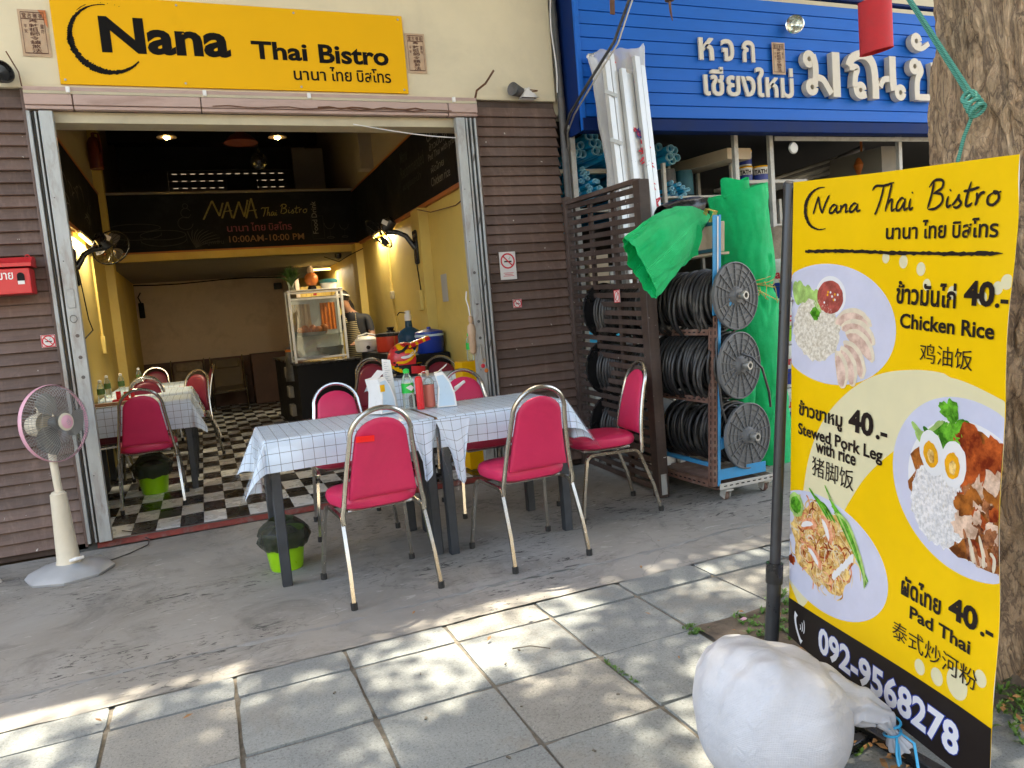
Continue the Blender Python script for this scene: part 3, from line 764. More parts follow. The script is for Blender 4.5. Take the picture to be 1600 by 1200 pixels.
# conduits, switch boxes on the right wall
def cond(pts, r=.011, m='yellow'): bpart('conduit', MB().tube(pts, r, 6), m)
cond([(XR-.012, 9.05, 2.3), (XR-.012, 9.05, 1.62), (XR-.012, 9.0, 1.2), (XR-.012, 8.9, .95)], .014)
bpart('junction_box', MB().bx(XR-.035, XR, 8.98, 9.08, 1.60, 1.69, .005), 'cream2')
bpart('socket_box', MB().bx(XR-.14, XR-.10, 7.38, 7.50, 1.42, 1.62, .006), 'yellow')
cond([(XR-.105, 7.47, 2.18), (XR-.108, 7.49, 1.9), (XR-.105, 7.44, 1.62), (XR-.13, 7.4, 1.52)], .006, 'black')
cond([(XR-.11, 7.28, 2.4), (XR-.06, 7.0, 2.33), (XR-.01, 6.4, 2.30), (XR-.01, 5.95, 2.34)], .005, 'rust')
cond([(XL+.012, 9.3, 2.3), (XL+.012, 9.3, 1.4)], .012)
bpart('switch_box', MB().bx(XL, XL+.04, 9.22, 9.38, 1.25, 1.44, .006), 'yellow')
cond([(XL+.02, 8.0, 2.1), (XL+.03, 8.05, 1.9), (XL+.02, 8.3, 1.6), (XL+.02, 8.5, 1.5), (XL+.02, 7.9, 1.42)], .006, 'black')
cond([(XL+.9*k/8*3.3, YB-.02, 2.33-.02*sin(k)) for k in range(9)], .012, 'black')
cond([(1.7, 10.8, 2.30), (1.9, 10.79, 2.22), (2.0, 10.6, 2.28), (2.15, 10.3, 2.34)], .006, 'black')

# tiled floor
fl = put('restaurant_floor', MB().bx(XL, XR, 5.70, YB, -.05, .036), 'darkfloor', smooth=False); tag(fl, kind='structure')
TW, TD = .1562, .342
me_t = {}
for c_ in ('tile_w', 'tile_b'):
    t = MB().box((0, 0, 0), (TW-.0015, TD-.0015, .01), None, .0012).mesh('floor_tile', False); t.materials.append(MT[c_]); me_t[c_] = t
stuff = {'tile_w': MB(), 'tile_b': MB()}
cnt = 0
x_start = -.60-TW*2-.003; nrow = int((YB-5.72)/TD)
for r in range(nrow+1):
    for c_ in range(21):
        x0 = x_start+c_*TW; x1 = x0+TW
        if x1 < XL+.01 or x0 > XR-.01: continue
        xa, xb = max(x0, XL), min(x1, XR)
        y0 = 5.72+r*TD; y1 = min(y0+TD, YB)
        if y1-y0 < .05: continue
        kind = 'tile_w' if (r+c_) % 2 == 1 else 'tile_b'
        full = (xb-xa > TW-.001) and (y1-y0 > TD-.001)
        if full and cnt < 290:
            o = bpy.data.objects.new('floor_tile', me_t[kind]); COL.objects.link(o); o.parent = fl
            o.location = (x0+TW/2, y0+TD/2, .036+random.uniform(-.0006, .0006)); cnt += 1
        else: stuff[kind].bx(xa+.0008, xb-.0008, y0+.0008, y1-.0008, .037, .041)
for k_, m in stuff.items():
    o = put('floor_tiles', m, k_, fl, smooth=False); o['kind'] = 'stuff'
sill = MB(); sill.grid(lambda u, v: (-.80+2.9*u, 5.64+.07*v, .004+(.036 if v > .15 else 0)+.003*noise.noise(Vector((u*60, v*3, 0)))), 120, 6)
tag(put('door_sill', sill, 'redsill', angle=80), kind='structure')
tag(put('door_track', MB().bx(-.80, 2.1, 5.655, 5.675, .04, .047), 'steel_dark', smooth=False), kind='structure')

# ---------------------------------------------------------------- hardware shop next door
hs = thing('hardware_shop_building', 'shop with a blue slatted fascia above an open dark stockroom', 'building', (5, 5.4, 0))
def hp(name, x0, x1, y0, y1, z0, z1, mat, bev=0): return put(name, MB().bx(x0, x1, y0, y1, z0, z1, bev), mat, hs, smooth=bev > 0)
FY = 5.40
hp('upper_wall', 2.875, 14, 5.72, 5.9, 2.9, 6.75, 'cream')
hp('roof_slab', 2.875, 14, 5.68, 16, 6.76, 7.0, 'greywall')
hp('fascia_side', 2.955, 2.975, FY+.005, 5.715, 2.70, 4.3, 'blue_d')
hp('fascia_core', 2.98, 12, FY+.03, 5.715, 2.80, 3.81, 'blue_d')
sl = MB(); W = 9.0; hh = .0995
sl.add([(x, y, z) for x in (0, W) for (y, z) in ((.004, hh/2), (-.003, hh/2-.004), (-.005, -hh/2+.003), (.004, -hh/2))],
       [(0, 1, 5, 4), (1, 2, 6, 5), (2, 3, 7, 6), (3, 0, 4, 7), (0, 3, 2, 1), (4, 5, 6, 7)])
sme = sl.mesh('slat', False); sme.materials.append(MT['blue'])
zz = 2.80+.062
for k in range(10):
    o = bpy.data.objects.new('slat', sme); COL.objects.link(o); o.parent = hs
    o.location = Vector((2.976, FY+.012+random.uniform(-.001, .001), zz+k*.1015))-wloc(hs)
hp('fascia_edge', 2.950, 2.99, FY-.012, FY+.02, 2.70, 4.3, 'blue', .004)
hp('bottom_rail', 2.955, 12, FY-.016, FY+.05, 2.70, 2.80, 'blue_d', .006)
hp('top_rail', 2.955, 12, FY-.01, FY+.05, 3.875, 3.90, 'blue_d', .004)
hp('soffit', 2.96, 12, FY+.06, 5.58, 2.72, 2.735, 'blue_d'); hp('opening_header', 2.90, 12, 5.62, 5.66, 2.765, 2.80, 'frame_w')
for x in (2.955, 4.60, 5.0, 6.62, 8.4): hp('post', x, x+.045, 5.621, 5.665, 0, 2.76, 'frame_w', .003)
hp('cross_rail', 5.05, 9, 5.60, 5.618, 2.68, 2.72, 'frame_w', .003)
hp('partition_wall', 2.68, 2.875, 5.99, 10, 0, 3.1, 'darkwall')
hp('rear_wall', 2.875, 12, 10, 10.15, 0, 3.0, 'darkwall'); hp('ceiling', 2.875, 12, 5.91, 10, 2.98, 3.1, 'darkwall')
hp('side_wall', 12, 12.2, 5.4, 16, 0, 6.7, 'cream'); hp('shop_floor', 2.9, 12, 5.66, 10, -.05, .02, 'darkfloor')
hp('inner_wall', 6.7, 6.9, 5.9, 9.8, .03, 2.7, 'greywall')
hp('back_upper', 2.88, 14, 15.9, 16, 0, 6.7, 'greywall')
# shelving frames inside
def shelf(y0, y1, x0, x1, zs, name='shelf'):
    for z in zs: hp(name, x0, x1, y0, y1, z-.02, z, 'frame_w', .003)
    for x in (x0, x1-.035):
        for y in (y0-.004, y1-.03): hp('shelf_post', x, x+.035, y, y+.035, .02, max(zs)+.3, 'frame_w', .003)
shelf(5.95, 6.35, 3.0, 3.9, (.5, 1.0, 1.5)); shelf(5.95, 6.5, 4.05, 4.85, (.6, 1.15, 1.75, 2.26)); shelf(5.8, 6.3, 4.95, 5.7, (.5, 1.1, 1.62, 1.95))
al = thing('vent_backdrop', 'plain wall added behind the vent slots to dim the sky in them', 'building', (0, 18, 0))  # wall added so the vent slots show less bright sky
put('wall', MB().bx(-9, 14, 17.6, 18.2, -.2, 8), 'cream', al, smooth=False)
# ---------------------------------------------------------------- other side of the street (only seen in reflections)
op = thing('street_terrace', 'long pale terrace on the far side of the road', 'building', (0, -14, 0))
put('wall', MB().bx(-30, 30, -16, -15, -.2, 6.5), 'cream2', op, smooth=False)
for k in range(14): put('window', MB().bx(-28+k*4, -26+k*4, -15.0, -14.96, .4, 2.9), 'darkwall', op, smooth=False)
# ---------------------------------------------------------------- signs on the facade
def wallfn(y): return lambda u, w: (u, y, w)
sg = thing('shop_sign', 'wide yellow sign board with black lettering and a brushed ring above the open front', 'sign', (.5, 5.64, 3.02))
put('board', MB().bx(-.640, 1.642, 5.642, 5.657, 3.018, 3.578, .003), 'signyel', sg)
F = wallfn(5.6395)
ring = MB()
cx, cz, rr_ = -.335, 3.312, .212
pts = []; 
for k in range(33):
    a = radians(88+k*(232/32)); pts.append((cx+cos(a)*rr_*1.02, cz+sin(a)*rr_))
def rw(t):
    base = .006+.030*max(0, sin(min(1, max(0, (t-.08)/.92))*pi*.96))**1.1
    return base+.010*max(0, 1-abs(t-.42)/.04)+.012*max(0, 1-abs(t-.66)/.1)
stroke(ring, pts, rw, F, jag=.55, seed=3)
stroke(ring, [(cx-.205, cz+.04), (cx-.224, cz-.02), (cx-.205, cz-.075)], .006, F, jag=1, seed=5)
stroke(ring, [(cx-.16, cz+.165), (cx-.13, cz+.19), (cx-.10, cz+.205)], .004, F, jag=1, seed=6)
for x, z in ((.02, .218), (.06, .212), (.085, .205), (-.02, .222)): ring.add([F(cx+x, cz+z), F(cx+x+.008, cz+z), F(cx+x+.007, cz+z+.004)], [(0, 1, 2)])
put('brush_ring', ring, 'ink', sg, smooth=False)
for x in (-.61, .1, .86, 1.61):
    for z in (3.045, 3.55): put('screw', MB().lathe([(.008, 0), (.007, .004), (0, .005)], (x, 5.6425, z), (0, -1, 0), 10), 'steel_grey', sg)
def lettering(parent, body, F, x0, x1, y0, y1, off=.02, m='ink', shear=0, name='lettering'):
    return put(name, text_mb(body, F, x0, x1, y0, y1, off, shear), m, parent, smooth=False)
def words3(fn):
    for b_, a0, a1, h in (('นานา', 0, .32, .66), ('ไทย', .365, .585, 1.0), ('บิสโทร', .64, 1.0, .98)): fn(b_, a0, a1, h)
lettering(sg, 'Nana', F, -.378, .412, 3.222, 3.452, .036)
lettering(sg, 'Thai', F, .548, .925, 3.222, 3.345, .030)
lettering(sg, 'Bistro', F, 1.005, 1.512, 3.213, 3.345, .030)
words3(lambda b_, a0, a1, h: lettering(sg, b_, F, .815+.70*a0, .815+.70*a1, 3.090, 3.090+.10*h, .016))

def talisman(x0, x1, z0, z1, y, label, stain=False):
    t = thing('paper_charm', label, 'paper charm', ((x0+x1)/2, y, z0), group='paper charms pasted on the shop fronts')
    w, h = x1-x0, z1-z0
    m = MB().grid(lambda u, v: (x0+w*u, y-.002-.002*abs(noise.noise(Vector((u*3+x0, v*3, 1)))), z0+h*v), 6, 8)
    put('sheet', m, 'paper', t)
    G = lambda u, v: (x0+w*u, y-.0055, z0+h*v)
    b = MB()
    def line(a, c, wd=.012): stroke(b, [a, c], wd, G, taper=False, n=1)
    for a, c in (((.1, .07), (.9, .07)), ((.9, .07), (.9, .94)), ((.9, .94), (.1, .94)), ((.1, .94), (.1, .07)), ((.1, .80), (.9, .80))): line(a, c, .016)
    for i, ch in enumerate('堂古德祖'): text_mb(ch, G, .14+i*.19, .29+i*.19, .82, .92, .01, mb=b)
    col = '奉敕祖師令鎮煞法'
    for i, ch in enumerate(col): text_mb(ch, G, .36-.02*(i % 3), .66+.03*(i % 2), .795-.089*(i+1), .79-.089*i, .008, mb=b)
    for i, ch in enumerate('平安'): text_mb(ch, G, .17, .28, .60-i*.1, .68-i*.1, .004, mb=b)
    for i, ch in enumerate('靈符'): text_mb(ch, G, .74, .86, .60-i*.11, .69-i*.11, .004, mb=b)
    put('brush_writing', b, 'papink', t, smooth=False)
    if stain:
        put('torn_corner', MB().add([G(.72, 1.0), G(1.0, 1.0), G(1.01, .62), G(.93, .70), G(.86, .84)], [(0, 1, 2, 3, 4)]), 'orange', t, smooth=False)
talisman(-.825, -.668, 3.185, 3.470, 5.655, 'paper charm with a stained corner left of the yellow sign', True)
talisman(1.655, 1.805, 3.172, 3.462, 5.655, 'paper charm on the cream wall right of the yellow sign')
talisman(4.862, 5.005, 3.195, 3.465, 5.382, 'paper charm on the blue fascia beside the big ivory letters')

def no_smoking(x0, x1, z0, z1, y, label, big=False, rotz=0, name='no_smoking_sign'):
    cx, cz = (x0+x1)/2, (z0+z1)/2
    t = thing(name, label, 'sign', (cx, y, z0), group='no smoking signs')
    w = x1-x0
    put('plate', MB().bx(x0, x1, y-.004, y, z0, z1), 'whitepaper', t, smooth=False)
    czz = z1-w*.52 if big else cz
    R = w*.40
    m = MB(); ring_ = [(cx+cos(a)*R, czz+sin(a)*R) for a in [2*pi*k/28 for k in range(29)]]
    G = wallfn(y-.0055)
    stroke(m, ring_, w*.085, G, taper=False, n=1)
    stroke(m, [(cx-R*.68, czz+R*.68), (cx+R*.68, czz-R*.68)], w*.075, G, taper=False, n=1)
    if not big:
        for a, c in (((x0+.004, z0+.004), (x1-.004, z0+.004)), ((x1-.004, z0+.004), (x1-.004, z1-.004)), ((x1-.004, z1-.004), (x0+.004, z1-.004)), ((x0+.004, z1-.004), (x0+.004, z0+.004))):
            stroke(m, [a, c], .005, G, taper=False, n=1)
    put('red_ring', m, 'signred', t, smooth=False)
    m = MB(); G2 = wallfn(y-.0048)
    stroke(m, [(cx-R*.55, czz-R*.08), (cx+R*.6, czz-R*.08)], w*.075, G2, taper=False, n=1)
    stroke(m, [(cx+R*.3, czz+R*.1), (cx+R*.2, czz+R*.3), (cx+R*.4, czz+R*.45), (cx+R*.3, czz+R*.6)], w*.02, G2, n=3)
    put('cigarette', m, 'ink', t, smooth=False)
    if big:
        m = MB()
        for k, q in enumerate((.62, .5, .66)): stroke(m, [(cx-w*q/2, z0+.052-.012*k), (cx+w*q/2, z0+.052-.012*k)], .004, G, taper=False, n=1)
        put('small_print', m, 'signred', t, smooth=False)
    return t
no_smoking(2.262, 2.402, 1.592, 1.812, 5.665, 'larger white no smoking notice on the right brown pillar', True)
no_smoking(2.348, 2.425, 1.360, 1.430, 5.665, 'small square no smoking sticker below the larger notice')
no_smoking(-.955, -.872, 1.362, 1.442, 5.665, 'small square no smoking sticker on the left brown pillar')

mbx = thing('mail_box', 'red metal letter box with a hinged lid on the left brown pillar', 'letter box', (-1.15, 5.6, 1.70))
put('box', MB().bx(-1.36, -.935, 5.50, 5.665, 1.705, 1.862, .004), 'mailred', mbx)
lid = MB(); lid.add([(x, y, z) for x in (-1.375, -.920) for (y, z) in ((5.485, 1.872), (5.485, 1.893), (5.57, 1.935), (5.665, 1.94), (5.665, 1.872))],
    [(0, 1, 6, 5), (1, 2, 7, 6), (2, 3, 8, 7), (3, 4, 9, 8), (4, 0, 5, 9), (0, 4, 3, 2, 1), (5, 6, 7, 8, 9)]); put('lid', lid, 'mailred', mbx, smooth=False)
put('hinge_ring', MB().tube([(-.945+.012*cos(a), 5.56, 1.935+.012*sin(a)) for a in [2*pi*k/12 for k in range(12)]], .003, 6, closed=True), 'mailred', mbx)
lettering(mbx, 'จดหมาย', wallfn(5.4975), -1.205, -1.025, 1.795, 1.838, .012, 'white')
put('lock_hole', MB().lathe([(0.02, 0), (.02, .004), (0, .004)], (-.985, 5.4985, 1.815), (0, -1, 0), 20).bx(-1.005, -.965, 5.4945, 5.4985, 1.785, 1.812), 'black', mbx)
put('lock_label', MB().bx(-1.003, -.967, 5.492, 5.4935, 1.762, 1.784), 'white', mbx, smooth=False)

# ---------------------------------------------------------------- brackets, spotlamps and other things on the pillar tops
def bracket(pts, label):
    solo('wall_bracket', MB().tube(pts, .010, 5, flat=.4), 'rust', label, 'bracket', 'old brackets above the planked pillars')
bracket([(-.852, 5.62, 2.99), (-.855, 5.60, 3.07), (-.90, 5.56, 3.18)], 'slim perforated bracket leaning left above the left pillar')
bracket([(2.165, 5.64, 2.99), (2.170, 5.60, 3.045), (2.235, 5.57, 3.09), (2.305, 5.55, 3.185)], 'bent rusty bracket at the right end of the shutter box')
solo('round_spotlight', MB().lathe([(0, -.06), (.04, -.05), (.062, 0), (.07, .03), (.06, .035), (.05, .01), (0, 0)], (-.95, 5.58, 3.055), (.5, -.6, .1), 24), 'blackg', 'round black lamp housing on top of the left pillar', 'lamp')
solo('round_spotlight', MB().lathe([(0, -.09), (.035, -.085), (.042, -.02), (.05, .03), (.052, .045), (.035, .04), (0, .03)], (2.50, 5.60, 3.055), (-.9, -.5, .1), 24), 'steel_dark', 'short dark lamp housing lying on top of the right pillar', 'lamp')
pb = MB(); pb.grid(lambda u, v: (2.53+.14*u, 5.56+.09*v, 2.995+.085*sin(pi*u)*sin(pi*v)**.5*(1+.5*noise.noise(Vector((u*5, v*5, 2))))), 14, 8)
solo('crumpled_plastic', pb, 'whitepaper', 'crumpled white plastic scrap on top of the right pillar', 'scrap')
solo('coiled_wire', MB().tube([(2.60+.06*cos(t*1.3)+.02*sin(t*3), 5.60+.03*sin(t), 3.0+.01*t) for t in [k*.45 for k in range(18)]], .004, 5), 'rust', 'loose coil of brown wire on top of the right pillar', 'wire')

# dark service gap between the two fronts
solo('drain_pipe', MB().tube([(2.905, 5.63, 0), (2.905, 5.63, 3.0), (2.90, 5.64, 3.6), (2.885, 5.64, 4.4)], .03, 10), 'steel_dark', 'dark rainwater pipe in the gap between the two shops', 'pipe')
solo('twisted_cable', MB().tube([(2.865+.012*sin(k*1.1), 5.61, 3.05+.12*k) for k in range(12)], .006, 5), 'whitepaper', 'thin white cable hanging in the gap between the two shops', 'cable')
solo('hanging_cable', MB().tube([(3.06, 4.6, 3.8), (2.97, 4.62, 3.40), (2.87, 4.7, 3.13), (2.74, 4.85, 2.91), (2.70, 5.1, 2.75), (2.80, 5.4, 2.70), (2.93, 5.62, 2.62)], .011, 7), 'cable', 'black cable swooping down in front of the blue fascia', 'cable')
solo('hanging_cable', MB().tube([(3.08, 4.6, 3.8), (2.99, 4.61, 3.40), (2.90, 4.7, 3.12), (2.77, 4.85, 2.90), (2.73, 5.1, 2.74), (2.82, 5.4, 2.68), (2.93, 5.62, 2.60)], .006, 6), 'pipegrey', 'thin grey wire running along the black cable', 'wire')
solo('rusty_hanger', MB().box((2.45, 4.0, 3.13), (.028, .01, .22), rotm(0, .05, 0)), 'rust', 'flat rusty strip hanging left in front of the blue fascia', 'strip', angle=30)
solo('rusty_hanger', MB().lathe([(.0, -.02), (.028, -.015), (.03, .02), (0, .03)], (2.85, 4.0, 3.14), (0, 0, 1), 10).tube([(2.85, 4.0, 3.12), (2.853, 4.0, 3.06), (2.862, 4.0, 3.01)], [.008, .007, .003], 6).tube([(2.85, 4.0, 3.16), (2.85, 4.0, 3.6)], .004, 5), 'rust', 'rusty hanging fitting with a pointed tail in front of the blue fascia', 'fitting')

# ---------------------------------------------------------------- lettering on the blue fascia
bs = thing('fascia_lettering', 'raised ivory letters on the blue slatted fascia', 'shop letters', (5.2, 5.38, 2.99))
FB = wallfn(5.372)
def raised(body, x0, x1, z0, z1, off, d):
    m = text_mb(body, lambda u, w: (u, 5.385, w), x0, x1, z0, z1, off, 0, 3, None, d)
    for v in m.v: v.y -= 0
    put('letters', m, 'letter', bs, smooth=False)
raised('ห', 4.095, 4.245, 3.285, 3.465, .022, .008); raised('จ', 4.325, 4.455, 3.285, 3.465, .022, .008); raised('ก', 4.545, 4.675, 3.285, 3.465, .022, .008)
raised('เชียงใหม่', 4.125, 5.085, 2.995, 3.25, .022, .008)
def big_letter(strokes, w=.062, d=.055):
    """thick-cut letter: each pen stroke a raised ribbon with square edges"""
    for p in strokes:
        fl_ = MB(); stroke(fl_, p, w, lambda u, z: (u, 0, z), taper=False, n=7)
        n_ = len(fl_.v)//2; L_ = [fl_.v[2*i] for i in range(n_)]; R_ = [fl_.v[2*i+1] for i in range(n_)]
        m = MB(); y0, y1 = 5.39, 5.39-d-.0011*(big_letter.k % 7)
        vs = []
        for a_, b_ in zip(L_, R_): vs += [(a_.x, y1, a_.z), (b_.x, y1, b_.z), (b_.x, y0, b_.z), (a_.x, y0, a_.z)]
        fs = [(4*i+k, 4*i+(k+1) % 4, 4*i+4+(k+1) % 4, 4*i+4+k) for i in range(n_-1) for k in range(4)]+[(0, 1, 2, 3), (4*n_-4, 4*n_-3, 4*n_-2, 4*n_-1)]
        m.add(vs, fs); put('letter_stroke', m, 'letter', bs, angle=50)
        big_letter.k += 1
big_letter.k = 0
def loop(cx, cz, r, a0, a1, n=10): return [(cx+r*cos(radians(a0+(a1-a0)*k/n)), cz+r*1.05*sin(radians(a0+(a1-a0)*k/n))) for k in range(n+1)]
def ring(cx, cz): big_letter([loop(cx, cz, .046, 0, 354, 14)], .052)
# mo ma
ring(5.235, 3.325); ring(5.255, 3.085)
big_letter([[(5.275, 3.36), (5.300, 3.28), (5.300, 3.19), (5.285, 3.10)]], .066)
big_letter([[(5.315, 3.17), (5.385, 3.15), (5.44, 3.08), (5.475, 3.03)]], .058)
big_letter([[(5.54, 3.005), (5.54, 3.2), (5.54, 3.395)]], .088)
# no nen
big_letter([[(5.69, 3.28), (5.73, 3.345), (5.82, 3.385), (5.92, 3.375), (5.99, 3.30), (6.01, 3.16), (6.01, 3.0)]], .080)
big_letter([[(5.70, 3.275), (5.79, 3.265), (5.765, 3.19), (5.755, 3.10)]], .060); ring(5.83, 3.075)
big_letter([[(5.765, 3.13), (5.775, 3.05), (5.83, 3.015), (5.90, 3.03)]], .045)
big_letter([[(6.075, 3.11), (6.12, 3.175), (6.19, 3.185)]], .055)
big_letter([[(6.235, 3.39), (6.235, 3.2), (6.245, 3.08)]], .082); ring(6.325, 3.065)
# cho chang and mai han akat, running on behind the tree
ring(6.52, 3.31); big_letter([[(6.56, 3.35), (6.60, 3.27), (6.555, 3.20), (6.54, 3.10), (6.545, 3.005)]], .066)
big_letter([[(6.56, 3.03), (6.66, 3.03), (6.78, 3.03)]], .060); big_letter([[(6.78, 3.05), (6.79, 3.2), (6.77, 3.36)]], .072)
ring(6.555, 3.545); big_letter([[(6.51, 3.53), (6.55, 3.485), (6.63, 3.48), (6.72, 3.53)]], .045)
big_letter([[(6.95, 3.0), (6.95, 3.2), (6.95, 3.39)]], .08)
t = thing('fascia_lamp', 'round chrome spot lamp on the blue fascia above the paper charm', 'lamp', (5.07, 5.36, 3.55))
put('reflector', MB().lathe([(0, -.05), (.04, -.045), (.065, -.01), (.078, .025), (.070, .03), (.04, 0), (.0, -.012)], (5.07, 5.32, 3.60), (-.5, -.8, -.1), 28), 'mirror', t)
put('lamp_glass', MB().lathe([(.072, .0), (.05, .012), (0, .018)], (5.055, 5.298, 3.598), (-.5, -.8, -.1), 24), 'glass', t)
put('bracket', MB().tube([(5.08, 5.35, 3.60), (5.085, 5.385, 3.60)], .014, 8), 'steel_dark', t)
# blue-shop notch in the trim
# red cloth lantern hanging on two threads
t = thing('red_lantern', 'red cloth cylinder lantern hanging in front of the blue fascia', 'lantern', (4.53, 4.0, 2.90))
def lan(u, v):
    a = 2*pi*u; r = .112
    return (4.53+r*cos(a), 4.0+r*sin(a)*.9, 2.905+.02*cos(a)+.345*v)
put('cloth', MB().grid(lan, 40, 10), 'lantern', t)
put('rib', MB().tube([(4.53+.112*cos(a), 4.0+.1*sin(a), 2.907+.02*cos(a)) for a in [2*pi*k/30 for k in range(30)]], .0035, 5, closed=True), 'lantern', t)
put('rib', MB().tube([(4.53+.112*cos(a), 4.0+.1*sin(a), 3.25+.02*cos(a)) for a in [2*pi*k/30 for k in range(30)]], .0035, 5, closed=True), 'lantern', t)
put('thread', MB().tube([(4.44, 4.0, 3.24), (4.53, 4.0, 3.5), (4.62, 4.0, 3.25)], .0025, 4).tube([(4.53, 4.0, 3.5), (4.53, 4.0, 4.6)], .0025, 4), 'frame_w', t)

# ---------------------------------------------------------------- folding gates
def gate(name, label, parts, top_, bot=0.0):
    t = thing(name, label, 'folding gate', (parts[0][0], 5.62, 0), group='folded steel gates at the sides of the opening')
    for i, (x0, x1, y0, y1, m) in enumerate(parts):
        mb_ = MB(); w = x1-x0; w2 = min(.012, w/3)
        mb_.bx(x0, x1, y0, y1, bot+.05, top_, .003)
        st = put('stile', mb_, m, t)
        if w > .05:
            r = MB()
            for zc in (1.66, 1.42, 1.28, 1.15): r.lathe([(0, .001), (.012, .001), (.012, 0)], (x0+w*.55, y0-.0006, zc), (0, -1, 0), 12)
            for zc in (.5, .9, 1.9, 2.3): r.lathe([(.004, 0), (.004, .003), (0, .004)], (x0+w*.3, y0-.0005, zc), (0, -1, 0), 8)
            put('rivet', r, 'steel_dark', st)
    return t
gt = gate('folding_gate', 'wide pale stile and thin dark stiles folded against the left pillar',
     [(-.848, -.826, 5.60, 5.66, 'steel_grey'), (-.822, -.812, 5.63, 5.66, 'steel_dark'), (-.806, -.792, 5.61, 5.66, 'steel_grey'), (-.788, -.786, 5.63, 5.66, 'steel_dark'), (-.780, -.702, 5.595, 5.655, 'steel_grey')], 2.84)
put('latch_plate', MB().bx(-.765, -.722, 5.588, 5.594, 1.60, 1.72, .002), 'steel_grey', gt)
put('lock_ring', MB().tube([(-.745+.02*cos(a), 5.588, 1.53+.024*sin(a)) for a in [2*pi*k/16 for k in range(16)]], .002, 5, closed=True), 'steel_dark', gt)
gt = gate('folding_gate', 'wide worn stile with stickers and three narrow ribs folded against the right pillar',
     [(1.978, 2.050, 5.595, 5.655, 'steel_grey'), (2.058, 2.074, 5.60, 5.66, 'steel_grey'), (2.078, 2.090, 5.63, 5.66, 'steel_dark'), (2.092, 2.108, 5.60, 5.66, 'steel_grey'), (2.112, 2.124, 5.63, 5.66, 'steel_dark'), (2.126, 2.143, 5.60, 5.66, 'steel_grey')], 2.84)
ct = MB()
for k in range(5): ct.tube([(2.052, 5.64, .4+.48*k), (2.10, 5.60, .62+.48*k), (2.145, 5.64, .84+.48*k)], .006, 4)
put('lattice', ct, 'steel_dark', gt)
put('latch_plate', MB().bx(1.995, 2.03, 5.588, 5.594, 1.42, 1.56, .002), 'steel_grey', gt)
for (x, z, m_) in ((2.03, .93, 'signred'), (2.055, .89, 'orange'), (2.04, .97, 'paper')):
    put('sticker', MB().lathe([(.0, .001), (.016, .001), (.018, 0)], (x-.01, 5.5935, z), (0, -1, 0), 8), m_, gt)
put('chain', MB().tube([(2.012, 5.588, 1.10), (2.008, 5.584, 1.03), (2.02, 5.586, .97)], .006, 5), 'pipegrey', gt)
fg = thing('pale_figurine', 'small pale figurine hanging on the inside edge of the right gate', 'figurine', (1.955, 5.6, 1.0))
put('body', MB().lathe([(0, 0), (.022, .02), (.03, .08), (.026, .13), (.036, .19), (.030, .23), (.012, .25), (.018, .275), (.017, .30), (0, .315)], (1.952, 5.60, 1.02), (0, 0, 1), 12), 'paper', fg)
put('hook', MB().tube([(1.95, 5.60, 1.33), (1.945, 5.60, 1.40), (1.93, 5.60, 1.46), (1.94, 5.60, 1.52)], .005, 5), 'white', fg)

